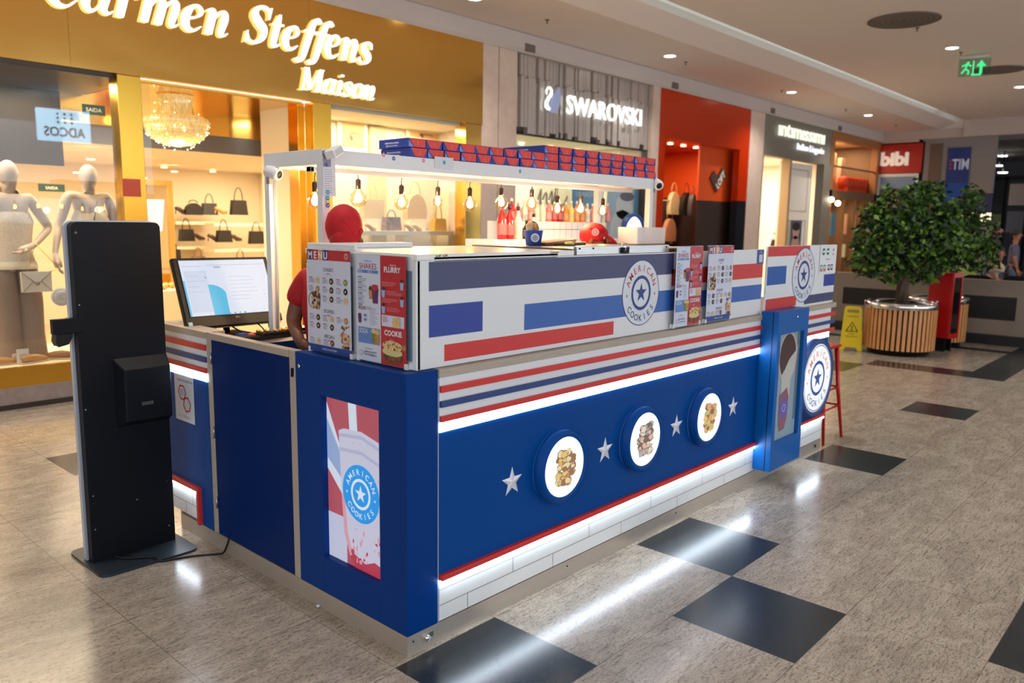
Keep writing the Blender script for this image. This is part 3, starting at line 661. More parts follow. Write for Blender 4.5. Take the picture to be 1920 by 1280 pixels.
# ================================================================== figures
def skin(name, parent, J, E, mat, sub=1, extra=None, cat=None):
    names = list(J); idx = {n: i for i, n in enumerate(names)}
    inv = WM[parent].inverted() if parent else Matrix()
    me = D.meshes.new(name); me.from_pydata([inv @ Vector(J[n][0]) for n in names], [(idx[a], idx[b]) for a, b in E], [])
    o = D.objects.new(name, me); COL.objects.link(o)
    md = o.modifiers.new('skin', 'SKIN'); md.use_smooth_shade = True; md.branch_smoothing = .6
    if not me.skin_vertices: me.attributes  # layer is made with the modifier
    sv = me.skin_vertices[0].data
    for i, n in enumerate(names):
        r = J[n][1]; sv[i].radius = r if isinstance(r, tuple) else (r, r); sv[i].use_root = (i == 0)
    s = o.modifiers.new('sub', 'SUBSURF'); s.levels = sub; s.render_levels = sub
    # freeze to a plain mesh
    dg = bpy.context.evaluated_depsgraph_get(); m2 = D.meshes.new_from_object(o.evaluated_get(dg))
    o.modifiers.clear(); o.data = m2; m2.name = name; m2.materials.clear(); m2.materials.append(mat)
    for p in m2.polygons: p.use_smooth = True
    if parent: o.parent = parent; WM[o] = WM[parent].copy()
    return o
BODY = {'pelvis':((0,0,.53),(.092,.068)),'spine':((0,0,.62),(.078,.06)),'chest':((0,.004,.715),(.092,.066)),'upper':((0,-.002,.785),(.085,.055)),
 'neckb':((0,-.004,.83),.036),'neckt':((0,.006,.868),.031),'jaw':((0,.018,.897),(.036,.044)),'skull':((0,.010,.94),(.046,.056)),'crown':((0,.004,.972),(.036,.045)),
 'shl':((-.098,-.004,.80),.036),'ell':((-.135,-.012,.63),.024),'wrl':((-.145,.03,.49),.016),'hal':((-.147,.045,.455),.017),
 'shr':((.098,-.004,.80),.036),'elr':((.135,-.012,.63),.024),'wrr':((.145,.03,.49),.016),'har':((.147,.045,.455),.017),
 'hil':((-.05,0,.485),.056),'knl':((-.055,.012,.275),.036),'anl':((-.055,-.012,.045),.023),'tol':((-.062,.075,.018),.018),
 'hir':((.05,0,.485),.056),'knr':((.055,.012,.275),.036),'anr':((.055,-.012,.045),.023),'tor':((.062,.075,.018),.018)}
BE = [('pelvis','spine'),('spine','chest'),('chest','upper'),('upper','neckb'),('neckb','neckt'),('neckt','jaw'),('jaw','skull'),('skull','crown'),
 ('upper','shl'),('shl','ell'),('ell','wrl'),('wrl','hal'),('upper','shr'),('shr','elr'),('elr','wrr'),('wrr','har'),
 ('pelvis','hil'),('hil','knl'),('knl','anl'),('anl','tol'),('pelvis','hir'),('hir','knr'),('knr','anr'),('anr','tor')]
def figure(root, pos, rz, H, skinm, ov={}, shirt=None, trousers=None, shoes=None, sleeve=.45, face=True, hands=True, lean=(0,0), fat=1.0, puff=1.0, bodyname='body', wide=1.0):
    """ov overrides joints in units of body height, in the figure's own frame (x right, y forward)."""
    T = Matrix.Translation(pos) @ Matrix.Rotation(rz, 4, 'Z')
    J = {}
    for n, (p, r) in BODY.items():
        p = ov.get(n, p); f = max(0, p[2]-.53)
        if n not in ov: p = (p[0]+lean[0]*f, p[1]+lean[1]*f, p[2])
        rr = tuple(v*H*fat for v in r) if isinstance(r, tuple) else r*H*fat
        J[n] = (T @ (Vector(p)*H), rr)
    b = skin(bodyname, root, J, BE, skinm, 2)
    def cloth(name, keys, edges, m, k, cut={}):
        Jc = {}
        for n in keys:
            if n in cut: a, bb, t = cut[n]; p = J[a][0].lerp(J[bb][0], t); r0 = J[a][1]; r1 = J[bb][1]; r0 = r0 if not isinstance(r0, tuple) else min(r0); r1 = r1 if not isinstance(r1, tuple) else min(r1); r = (r0*(1-t)+r1*t)*1.12
            else: p, r = J[n]
            r = tuple(v*k+.006 for v in r) if isinstance(r, tuple) else r*k+.008
            Jc[n] = (p, r)
        return skin(name, root, Jc, edges, m, 2)
    if shirt:
        cloth('shirt', ['pelvis','spine','chest','upper','shl','sl','shr','sr'], [('pelvis','spine'),('spine','chest'),('chest','upper'),('upper','shl'),('shl','sl'),('upper','shr'),('shr','sr')], shirt, 1.1*puff,
              {'sl':('shl','ell',sleeve*2 if sleeve <= .5 else 1),'sr':('shr','elr',sleeve*2 if sleeve <= .5 else 1)})
    if trousers:
        cloth('trousers', ['pelvis','hil','knl','tl','hir','knr','tr'], [('pelvis','hil'),('hil','knl'),('knl','tl'),('pelvis','hir'),('hir','knr'),('knr','tr')], trousers, 1.16*wide, {'tl':('knl','anl',.93),'tr':('knr','anr',.93)})
    if shoes:
        for a, t_ in (('anl','tol'),('anr','tor')):
            q = M(); A = J[a][0]; Bp = J[t_][0]; q.tube([A+(A-Bp)*.35, A.lerp(Bp,.4), Bp, Bp+(Bp-A)*.25], [.03*H*.7,.034*H*.7,.03*H*.7,.014*H*.7], shoes, 10); q.build('shoe', root)
    if hands:
        for s, (wn, hn) in (('l',('wrl','hal')),('r',('wrr','har'))):
            q = M(); hand(q, J[wn][0], J[hn][0], H, skinm, -1 if s == 'l' else 1, T); q.build('hand', root)
    if face:
        sk = J['skull'][0]; jw = J['jaw'][0]; up = (J['crown'][0]-jw).normalized(); F3 = (T.to_3x3() @ Vector(ov.get('_look', (0,1,0)))).normalized(); F3 = (F3-up*F3.dot(up)).normalized(); Rt = F3.cross(up)
        c = sk.lerp(jw, .35); q = M(); h = H
        q.tube([c+up*.012*h+F3*.050*h, c-up*.012*h+F3*.064*h], [.004*h,.009*h], skinm, 8)
        for s in (-1, 1):
            q.ball(c+up*.014*h+F3*.046*h+Rt*s*.019*h, .0065*h, mt('eye_white',(220,215,210),.3), 8); q.ball(c+up*.014*h+F3*.050*h+Rt*s*.019*h, .0035*h, BLACK, 6)
            q.ball(c+F3*.0*h+Rt*s*.048*h, .007*h, skinm, 8, sz=.015*h, sy=.011*h)
        q.tube([c-up*.028*h+F3*.048*h-Rt*.014*h, c-up*.029*h+F3*.053*h, c-up*.028*h+F3*.048*h+Rt*.014*h], .0035*h, mt('lips',(150,84,76),.5), 6)
        q.build('face', root)
    return J
def hand(q, w_, h_, H, m, side, T, curl=.35):
    d = (Vector(h_)-Vector(w_)).normalized(); s3 = T.to_3x3() @ Vector((0,1,0)); s3 = (s3-d*s3.dot(d)).normalized(); n3 = d.cross(s3)*side
    h_ = Vector(h_)+d*.008*H; w_ = Vector(w_)
    q.tube([w_, h_-d*.006*H, h_+d*.016*H], [.014*H,.021*H,.019*H], m, 10)
    for i in range(4):
        b = h_+d*.018*H+s3*(.014-.0095*i)*H; L = (.040,.046,.042,.032)[i]*H; r = .0058*H
        p1 = b+d*L*.45; p2 = p1+(d+n3*-curl*1.2).normalized()*L*.32; p3 = p2+(d+n3*-curl*2.6).normalized()*L*.25
        q.tube([b, p1, p2, p3], [r, r*.95, r*.85, r*.6], m, 8)
    b = h_+s3*.017*H-d*.004*H; q.tube([b, b+(s3*.8+d*.6).normalized()*.022*H, b+(s3*.55+d*.85).normalized()*.040*H], [.0075*H,.0066*H,.0045*H], m, 8)

# ================================================================== white overhead frame
FYb = 1.115; PX0, PX1 = .41, 3.42
PX1 = oy(1226, 340, FYb).x; 
t = thing('overhead_frame', 'white metal overhead frame and shelf carrying takeout boxes above the kiosk', 'frame', (1.9,1.3,1.05))
def beam(x0,x1,y0,y1,z0,z1,nm='beam'):
    k = M(); k.box(x0,x1,y0,y1,z0,z1,PWHITE); return k.build(nm, t, bevel=.002)
bz0, bz1 = 1.957, 2.032; pw = .044
beam(PX0, PX1, FYb, FYb+pw, bz0, bz1); beam(PX0, PX1, 1.60, 1.60+pw, bz0, bz1); beam(PX0, PX0+pw, FYb+pw, 1.60, bz0, bz1); beam(PX1-pw, PX1, FYb+pw, 1.60, bz0, bz1)
beam(PX0, PX0+pw, FYb, FYb+pw, 1.05, bz0, 'post'); beam(PX0, PX0+pw, 1.60, 1.60+pw, 1.05, bz0, 'post'); beam(PX1-pw, PX1, FYb, FYb+pw, 1.475, bz0, 'post'); beam(PX1-pw, PX1, 1.60, 1.60+pw, 1.05, bz0, 'post')
beam(PX0+pw, PX1-pw, FYb+pw, 1.60, 2.005, 2.02, 'shelf_board'); beam(PX0+.5, PX0+.53, FYb+pw, 1.60, 1.975, 2.005, 'shelf_rib'); beam(PX0+1.6, PX0+1.63, FYb+pw, 1.60, 1.975, 2.005, 'shelf_rib')
beam(PX0+.9, PX0+1.2, FYb+.1, FYb+.2, 1.985, 2.004, 'shelf_patch')
beam(PX0+pw, PX1-pw, FYb+.16, FYb+.20, 1.93, 1.955, 'lamp_rail')
beam(PX0+pw, PX0+pw+.02, FYb+.16, FYb+.20, 1.93, 1.955, 'rail_end')
k = M(); 
for i in range(3): k.tube([(PX0+.025+.008*i, 1.597, 1.9),(PX0+.032+.006*i,1.593,1.6),(PX0+.02+.006*i,1.597,1.1)], .002, PWHITE, 6)
k.build('cable', t)
fr = t
def dots(name, T, spots, label):
    k = M(T)
    for (u, v, c) in spots: k.disc(u, v, .011, c, 2, 16); k.disc(u, v, .0035, WHITE, 3, 8)
    tag(k.build(name), label, 'sticker', 'round stickers on the white frame')
DPK = mt('dot_pink',(224,120,170),.5); DPU = mt('dot_purple',(96,80,170),.5); DCY = mt('dot_cyan',(40,160,200),.5); DYE = mt('dot_yellow',(230,210,90),.5)
for px, py, c, l in ((719,290,DPK,'small pink round sticker at the left of the front beam'),(738,297,DPU,'small purple round sticker on the front beam under the first box'),(794,301,DPK,'small pink round sticker on the front beam beside taped paper'),(975,321,DCY,'small cyan round sticker on the middle of the front beam')):
    p = oy(px, py, FYb); dots('round_sticker', FY(FYb, p.x, p.z), [(0,0,c)], l)
pa = oy(815, 293, FYb-.003); pb = oy(850, 318, FYb-.003); k = M(FY(FYb-.002, pa.x, pb.z)); k.box(0, pb.x-pa.x, 0, pa.z-pb.z, 0, .001, mt('note_paper',(214,218,226),.5)); k.disc((pb.x-pa.x)/2, (pa.z-pb.z)*.55, .011, DCY, 3, 16)
tag(k.build('taped_paper'), 'blank white paper taped over the front beam with a cyan dot', 'paper')
a = oy(600, 292, FYb-.004); b = oy(629, 368, FYb-.004); k = M(FY(FYb-.004, a.x+.012, b.z)); W = .075; H = a.z-b.z
k.box(0, W, 0, H, 0, .001, MATS['note_paper']); k.disc(.022, H-.04, .011, DPU, 3, 16); k.lines(.01, .06, H-.065, 12, .011, INKG, 3, h=.002, seed=5)
tag(k.build('handwritten_note'), 'tall handwritten paper note hanging on the near post of the frame', 'paper')
a = oy(618, 360, FYb); 
for i, (py, c, l) in enumerate(((360,DCY,'cyan round sticker, uppermost of the column on the near post'),(371,DCY,'cyan round sticker, second from top on the near post'),(378,DYE,'yellow round sticker on the near post'),(385,DPU,'purple round sticker just above the red headscarf on near post'))):
    p = oy(616, py, FYb); dots('round_sticker', FY(FYb-.0055, PX0+.028, p.z), [(0,0,c)], l)
# cameras
def camera_thing(pos, look, label, s=1.):
    t = thing('security_camera', label, 'camera', pos, group='white cameras on the frame'); p = Vector(pos); d = Vector(look).normalized()
    k = M(); k.tube([p-d*.035*s, p+d*.02*s, p+d*.034*s, p+d*.036*s], [.026*s,.030*s,.028*s,.022*s], PWHITE, 20); k.build('housing', t)
    k = M(); k.tube([p+d*.034*s, p+d*.038*s], [.019*s,.017*s], BLACK, 16); k.build('lens', t)
    k = M(); k.box(p.x-.012, p.x+.012, p.y+.02, p.y+.05, p.z-.05*s, p.z-.015, mt('bracket_grey',(130,132,140),.4)); k.build('bracket', t)
c1 = ox(518, 324, PX0+.02); camera_thing((PX0+.0, 1.555, c1.z), (.35,-.85,-.25), 'white round security camera on the far left post with dark lens', 1.15)
k1 = oy(626, 286, FYb-.03); t = thing('camera_box', 'white boxy device strapped on the near top corner of the frame', 'camera', tuple(k1))
k = M(Matrix.Translation(k1) @ Matrix.Rotation(R(-25), 4, 'Y') @ Matrix.Rotation(R(20), 4, 'Z')); k.box(-.04,.045,-.03,.03,-.02,.022,PWHITE); k.build('housing', t, bevel=.006)
k = M(); k.box(PX0+.005,PX0+.05,FYb-.006,FYb,bz0-.01,bz1-.01,MATS['bracket_grey']); k.build('bracket', t)
c2 = oy(1246, 345, FYb); camera_thing((PX1+.045, FYb-.0, c2.z-.003), (-.5,-.75,-.35), 'white security camera on the right top corner of the frame', 1.3)

# takeout boxes
BXR = mt('box_red',(222,62,54),.45); BXB = mt('box_blue',(30,58,150),.45); BXL = mt('box_light_blue',(120,140,214),.45)
def takeout(label, x, z, w_, rz=0., dep=.2, txt=False, tmpl={}):
    t = thing('takeout_box', label, 'box', (x, FYb+.012, z), R(rz), group='takeout boxes on the overhead shelf'); T = WM[t]; h = .049
    k = M(T); k.box(0, w_, 0, dep, .001, h, BXB); k.add([(0,0,h+.0005),(w_,0,h+.0005),(w_,dep,h+.0005),(0,dep,h+.0005)],[(0,1,2,3)],BXR); k.build('carton', t, bevel=.0015)
    k = M(T @ FY(-.0006)); v = int(x*1000) % 3
    if v == 0: k.poly([(.003,h-.001),(w_-.003,h-.001),(w_*.86,h*.35),(w_*.7,h*.12),(w_*.35,h*.1),(w_*.16,h*.35)], BXR, 1)
    elif v == 1: k.poly([(.002,h-.001),(w_-.002,h-.001),(w_-.004,.004),(w_*.34,.004)], BXR, 1); k.poly([(0,h*.8),(w_*.3,.004),(0,.004)], BXL, 1)
    else: k.poly([(.002,h-.001),(w_-.002,h-.001),(w_*.8,.004),(w_*.28,.004)], BXR, 1)
    k.rect(w_*.52, w_*.55, h*.25, h*.75, mt('box_tab',(240,120,110),.5), 2); k.build('flap', t)
    if txt:
        k = M(T @ frame((-.0006,dep,0),(0,-1,0),(0,0,1))); k.text('#americancookies', dep*.45, .024, .011, WHITE, 1, w=.12, off=.02); k.text('@americancookies', dep*.45, .010, .009, WHITE, 1, w=.10, off=.01); k.build('print', t)
on2 = ['first','second','third','fourth','fifth','sixth','seventh','eighth','ninth','tenth','eleventh','twelfth','thirteenth','fourteenth','fifteenth','sixteenth','seventeenth','eighteenth']
ordn = ['first','second','third','fourth','fifth','sixth','seventh','eighth','ninth','tenth','eleventh']
x = oy(768, 285, FYb).x; x_end = oy(1024, 310, FYb).x; n = 9; pit = (x_end-x)/n
for row in (0, 1):
    for i in range(n+(1 if row == 0 else 0)*0):
        takeout('takeout box, %s from left in %s row of the long two row stack' % (ordn[i], ('lower','upper')[row]), x+i*pit+(.018 if row == 0 else 0)+random.uniform(-.004,.004), bz1+.001+row*.050, pit*(.94), random.uniform(-2,2) if i else -1, .26 if i == 0 else .2, txt=(i == 0))
x0b = oy(1022, 305, FYb).x; x1b = oy(1231, 320, FYb).x; n = 9; pit = (x1b-x0b)/n
for row in (0, 1, 2):
    for i in range(n):
        takeout('takeout box, %s from left in %s row of the three row stack' % (ordn[i], ('bottom','middle','top')[row]), x0b+.012+i*pit+random.uniform(-.004,.004), bz1+.001+row*.050, pit*.93, random.uniform(-2,2) if (i or row < 2) else 0, .36 if (i == 0 and row == 2) else .2, txt=(i == 0 and row == 2))

# pendant bulbs
AMB = thin_glass('amber_bulb_glass', (1.,.86,.62), .16); FIL = emat('filament_glow', (255,196,120), 60.); CORD = mt('cord_black', (24,22,20), .6); SOCK = mt('socket_bronze', (52,42,38), .4, .5)
PY = FYb+.18
plist = [(591,377,1.),(672,372,1.08),(753,380,1.),(821,378,.72),(881,383,1.05),(940,380,1.),(997,382,.95),(1045,392,.9),(1089,392,.95),(1130,396,.9)]
for i, (px, py, s) in enumerate(plist):
    p = oy(px, py, PY); r = .043*s
    t = thing('pendant_bulb', 'glowing round filament bulb on black cord, %s from left under the frame' % ordn[i], 'lamp', (p.x, PY, p.z), group='pendant filament bulbs under the frame')
    zs = p.z+r*.95
    k = M(); k.lathe([(.011,zs+.012),(r*.5,zs-.008),(r*.86,p.z+r*.45),(r,p.z),(r*.9,p.z-r*.45),(r*.6,p.z-r*.82),(.001,p.z-r)], AMB, c=(p.x,PY,0), n=24, caps=False); k.build('glass_globe', t)
    k = M(); k.lathe([(.001,zs),(.012,p.z+.026),(.019*s,p.z+.004),(.016*s,p.z-.016),(.001,p.z-.024)], FIL, c=(p.x,PY,0), n=12); k.build('filament', t)
    k = M(); k.lathe([(.014,zs+.006),(.0145,zs+.05),(.012,zs+.054),(.004,zs+.06)], SOCK, c=(p.x,PY,0), n=16); k.build('socket', t)
    k = M(); k.tube([(p.x,PY,zs+.058),(p.x-.002,PY,zs+.075),(p.x+.006,PY,1.94)], .0022, CORD, 6); k.build('cord', t)
for i, px in enumerate((640, 790, 960, 1080)):
    p = oy(px, 378, PY); l = D.lights.new('bulb_light', 'POINT'); l.energy = 9; l.color = (1,.66,.34); l.shadow_soft_size = .04; o = D.objects.new('bulb_light', l); COL.objects.link(o); o.location = (p.x, PY, p.z-.06)

# ================================================================== things at the till
t = thing('computer_monitor', 'black all in one computer with bright screen tilted back on the side counter', 'monitor', (.32,1.86,1.05))
MW, MH, tl = .565, .36, math.atan2(.15, .36)
MT_ = frame((.028, 1.80, 1.118), (1, .015, -.008), (0, math.sin(tl), math.cos(tl)))
k = M(MT_); k.box(0, MW, 0, MH+.03, -.035, 0, BLACK); k.build('casing', t, bevel=.006)
k = M(MT_); k.box(0, MW, -.0, .045, .0, .006, BLACK); k.rect(.008,.03,.008,.028,mt('energy_label',(150,200,215),.4),10); k.text('DELL', MW*.52, .036, .009, mt('brand_silver',(170,172,178),.3,.6), 10); k.build('chin', t)
k = M(MT_); x0, x1, y0, y1 = .03, MW-.028, .058, MH+.012; sw = emat('ui_white',(214,226,246),.82); sg = emat('ui_pale',(196,212,238),.82); sc = emat('ui_cyan',(64,186,232),.82); sl = emat('ui_line',(150,165,200),.8); si = emat('ui_blue',(60,120,200),.8)
k.rect(x0, x1, y0, y1, sw, 9); k.rect(x0, x0+.01, y0, y0+.2, sc, 10); k.rect(x0+.015, x0+.14, y0+.02, y1-.06, sg, 9.6)
pts = [(x0+.135,y0),(x0+.135,y0+.175)]+[(x0+.135+.10*math.sin(a),y0+.10+.075*math.cos(a)) for a in (.3,.6,.9,1.2)]+[(x0+.225,y0)]
k.poly(pts, sc, 10); k.rect(x0+.15, x1-.01, y1-.03, y1-.028, sl, 10); k.rect(x0+.19, x0+.23, y1-.045, y1-.038, sl, 10); k.lines(x0+.26, x1-.05, y1-.10, 7, .022, sl, 10, h=.0015, seed=3); k.rect(x0+.01, x0+.12, y1-.035, y1-.033, sl, 10)
k.lines(x0+.02, x0+.13, y1-.09, 4, .03, sl, 10, h=.0015, seed=8); k.disc(x0+.13,y1-.10,.004,mt('ui_green',(70,120,100),.5),11,8)
for i in range(5): k.disc(x1-.045, y0+.04+.022*i, .0025, sl, 11, 8)
for i, c in enumerate((sc,si,sc,si)): k.rect(x0+.22+.03*i, x0+.23+.03*i, y0+.002, y0+.009, c, 11)
k.build('screen', t)
k = M(); k.box(.20,.40,1.80,1.98,1.052,1.062,BLACK); k.tube([(.3,1.90,1.06),(.3,1.92,1.2),(.3,1.88,1.25)], .018, BLACK, 10); k.build('stand', t)
def cable(name, pts, r, m, label, n=6):
    P = [Vector(p) for p in pts]; out = []
    for i in range(len(P)-1):
        p0, p1, p2, p3 = P[max(i-1,0)], P[i], P[i+1], P[min(i+2,len(P)-1)]
        for s in range(5):
            u = s/5; out.append(.5*((2*p1)+(p2-p0)*u+(2*p0-5*p1+4*p2-p3)*u*u+(3*p1-p0-3*p2+p3)*u**3))
    out.append(P[-1]); k = M(); k.tube(out, r, m, n); return tag(k.build(name), label, 'cable')
cable('cable', [(.44,1.83,1.115),(.47,1.80,1.07),(.42,1.74,1.062),(.35,1.78,1.062),(.30,1.84,1.10)], .004, BLACK, 'thin black cable looping under the tilted computer monitor')
cable('cable', [(.52,1.83,1.11),(.50,1.78,1.075),(.55,1.72,1.062),(.46,1.70,1.062),(.40,1.76,1.07)], .004, BLACK, 'black cable hanging at the right under the computer monitor')
t = thing('keyboard', 'black keyboard tray with golden items lying on the till counter', 'keyboard', (.45,1.62,1.05)); a = .12
k = M(Matrix.Translation((.40,1.63,1.051)) @ Matrix.Rotation(.1,4,'Z')); k.box(-.21,.21,-.06,.07,0,.02,BLACK)
for r_ in range(4):
    for c_ in range(14): k.box(-.195+c_*.028, -.172+c_*.028, -.05+r_*.027, -.028+r_*.027, .02, .026, mt('key_cap',(34,34,38),.5))
k.build('keyboard_body', t)
t = thing('coin_tray', 'small dark tray holding gold wrapped sweets beside the keyboard', 'tray', (.35,1.6,1.07)); k = M(Matrix.Translation((.42,1.60,1.078))); k.box(-.11,.11,-.03,.035,0,.008,BLACK); k.build('tray', t)
rnd = random.Random(5); GOLDW = mt('gold_wrapper',(206,160,70),.3,.7)
k = M(); 
for i in range(16): k.ball((.33+rnd.random()*.18,1.578+rnd.random()*.05,1.094), .011, GOLDW, 8, sz=.007, jit=.15, seed=i)
k.build('wrapped_sweets', t)
for i, (x, y, c, l) in enumerate(((.17,1.66,RED,'small red packet under the left of the monitor'),(.27,1.68,mt('pk_blue',(40,60,150),.4),'small dark blue packet under the middle of the monitor'),(.31,1.64,mt('pk_coral',(226,80,70),.4),'small coral packet lying beside the monitor stand'))):
    k = M(Matrix.Translation((x,y,1.052)) @ Matrix.Rotation(.4*i,4,'Z')); k.box(-.03,.03,-.02,.02,0,.03,c); tag(k.build('packet', bevel=.004), l, 'packet')
t = M(); t.box(.48,.75,1.585,1.70,1.052,1.056,mt('paper_sheet',(200,210,232),.5)); tag(t.build('paper_sheet'), 'pale blue paper sheet on the counter below the red shirt sleeve', 'paper')

# ================================================================== staff
SKINB = mt('skin_brown', (122,76,56), .5, noise=(6,.06,(1,1,1))); SHIRTR = mt('shirt_red', (164,8,24), .75, noise=(9,.08,(1,1,1))); SCARF = mt('headscarf_red', (182,8,26), .75, noise=(14,.1,(1,1,2))); HAIRD = mt('dark_hair', (44,34,30), .6, noise=(60,.4,(1,1,1)))
TRD = mt('dark_trousers', (30,30,36), .7); SHD = mt('dark_shoe', (24,22,22), .5)
hc = oy(645, 432, .95)                     # head centre
Hh = 1.70; root = thing('person', 'person with red headscarf and red shirt leaning at the till behind the menu', 'person', (hc.x-.06, 1.02, 0), group=None)
px, py = hc.x-.05, 1.03; fz = .0; rz = R(-20)
def L(wx, wy, wz): # world -> body units
    q = Matrix.Rotation(-rz, 4, 'Z') @ Vector((wx-px, wy-py, wz)); return tuple(q/Hh)
hz = hc.z
shl = oy(578, 508, 1.10); ell = ox(551, 598, .13) if False else oy(549, 600, 1.16); wrl = oy(562, 640, 1.05)
ov = {'skull':L(hc.x,hc.y,hz-.0),'crown':L(hc.x-.005,hc.y-.01,hz+.075),'jaw':L(hc.x+.01,hc.y+.01,hz-.085),'neckt':L(hc.x-.01,hc.y+.02,hz-.13),'neckb':L(hc.x-.03,hc.y+.05,hz-.19),
      'upper':L(hc.x-.05,hc.y+.09,1.35),'chest':L(hc.x-.04,hc.y+.10,1.22),'spine':L(hc.x+.0,hc.y+.09,1.06),'pelvis':L(hc.x+.02,hc.y+.06,.92),
      'shl':L(shl.x,shl.y,shl.z-.02),'ell':L(ell.x,ell.y,ell.z),'wrl':L(wrl.x,wrl.y,wrl.z),'hal':L(wrl.x+.05,wrl.y-.01,wrl.z-.04),
      'shr':L(hc.x+.10,hc.y-.02+.04,1.36),'elr':L(hc.x+.20,hc.y+.08,1.14),'wrr':L(hc.x+.18,hc.y+.28,1.10),'har':L(hc.x+.16,hc.y+.34,1.09),'_look':(.8,.7,0)}
figure(root, (px,py,0), rz, Hh, SKINB, ov, SHIRTR, TRD, SHD, sleeve=.36, puff=1.12)
k = M()
cx, cy, cz = hc.x, hc.y, hz
k.ball((cx,cy-.0,cz+.02), .084, SCARF, 20, sz=.105, sy=.098, z0=-.75, jit=.012, seed=2); k.ball((cx-.022,cy-.03,cz-.05), .066, SCARF, 14, sz=.085, jit=.02, seed=3); k.tube([(cx-.04,cy-.05,cz-.08),(cx-.045,cy-.04,cz-.13),(cx-.03,cy-.03,cz-.17)], [.04,.035,.02], SCARF, 10)
for i in range(5): k.tube([(cx-.06+.025*i,cy-.07,cz+.06-.01*i),(cx-.02+.015*i,cy-.094,cz+.0),(cx+.02,cy-.078,cz-.05)], .004, SCARF, 6)
k.build('headscarf', root)
k = M(); k.ball((cx+.065,cy-.01,cz-.055), .034, HAIRD, 12, sz=.05, jit=.1, seed=4); k.build('hair', root)

hc2 = oy(1113, 440, 1.18)
root = thing('person', 'person with knotted red headscarf bending behind the steel worktop', 'person', (hc2.x,1.16,0))
px, py, rz, Hh = hc2.x-.02, 1.33, R(200), 1.66
z2 = hc2.z
ov = {'skull':L(hc2.x,hc2.y,z2-.0),'crown':L(hc2.x-.02,hc2.y-.05,z2+.05),'jaw':L(hc2.x-.01,hc2.y-.03,z2-.08),'neckt':L(hc2.x,hc2.y+.02,z2-.12),'neckb':L(hc2.x,hc2.y+.06,z2-.17),'upper':L(hc2.x,hc2.y+.10,z2-.25),'chest':L(hc2.x,hc2.y+.14,1.22),'spine':L(hc2.x,hc2.y+.15,1.06),'pelvis':L(hc2.x,hc2.y+.15,.9),
 'shl':L(hc2.x+.17,hc2.y+.10,z2-.26),'shr':L(hc2.x-.17,hc2.y+.10,z2-.26),'ell':L(hc2.x+.22,hc2.y+.05,1.14),'elr':L(hc2.x-.22,hc2.y+.05,1.14),'wrl':L(hc2.x+.12,hc2.y-.1,1.10),'wrr':L(hc2.x-.12,hc2.y-.1,1.10),'hal':L(hc2.x+.09,hc2.y-.15,1.09),'har':L(hc2.x-.09,hc2.y-.15,1.09)}
figure(root, (px,py,0), rz, Hh, SKINB, ov, SHIRTR, TRD, SHD, sleeve=.4)
cx, cy, cz = hc2.x, hc2.y, z2
k = M(); k.ball((cx,cy,cz+.0), .10, SCARF, 20, sz=.085, sy=.105, z0=-.55, jit=.02, seed=5); k.ball((cx+.055,cy-.03,cz+.015), .05, SCARF, 12, sz=.035, jit=.06, seed=8)
k.ball((cx+.055,cy-.085,cz-.04), .028, SCARF, 10, sz=.04, jit=.15, seed=9); k.tube([(cx+.06,cy-.09,cz-.02),(cx+.10,cy-.10,cz-.06),(cx+.14,cy-.11,cz-.09)], [.02,.028,.012], SCARF, 8); k.tube([(cx+.05,cy-.09,cz-.03),(cx+.075,cy-.1,cz-.09)], [.02,.022], SCARF, 8)
for i in range(4): k.tube([(cx-.09,cy-.03,cz-.02+.022*i),(cx-.02,cy-.1,cz-.01+.02*i),(cx+.06,cy-.085,cz-.02)], .006, SCARF, 6)
k.disc
k.build('headscarf', root)
k = M(frame((cx-.082,cy-.075,cz+.02),(.7,-.7,0),(0,0,1))); k.disc(0,0,.026,mt('badge_pink',(224,160,170),.5),1,20); k.ring(0,0,.012,.016,RED,2); k.build('scarf_emblem', root)

# ================================================================== back shelf with bottles
t = thing('back_counter', 'low white back shelf under the frame carrying syrup bottles', 'shelf', (2.5,1.8,0))
bx0 = oy(930, 448, 1.72).x; bzt = oy(935, 448, 1.72).z-.002
k = M(); k.box(bx0-.1, PX1+.35, 1.64+.01, 1.93, 1.05, bzt, WHITE); k.build('shelf_unit', t)
rz1 = oy(1060, 416, 1.82).z; rx0 = oy(985, 440, 1.80).x; rx1 = oy(1092, 440, 1.80).x
t = thing('bottle_rack', 'white tiled looking step rack behind the red headscarf', 'rack', ((rx0+rx1)/2,1.85,bzt))
k = M(); k.box(rx0-.28, PX1+.3, 1.80, 1.93, bzt, rz1, mt('rack_white',(222,224,228),.4)); k.T = FY(1.80)
for i in range(26): x = rx0-.26+i*.075; k.rect(x, x+.003, bzt+.002, rz1-.002, INKG, 1)
k.rect(rx0-.28, PX1+.3, bzt+.07, bzt+.074, INK, 1); k.build('rack_body', t)
bc = [('red',(206,30,40)),('amber',(230,140,60)),('clear',(226,220,206)),('pink',(230,130,130)),('orange',(240,120,40)),('pale yellow',(240,214,120)),('crimson',(160,20,40))]
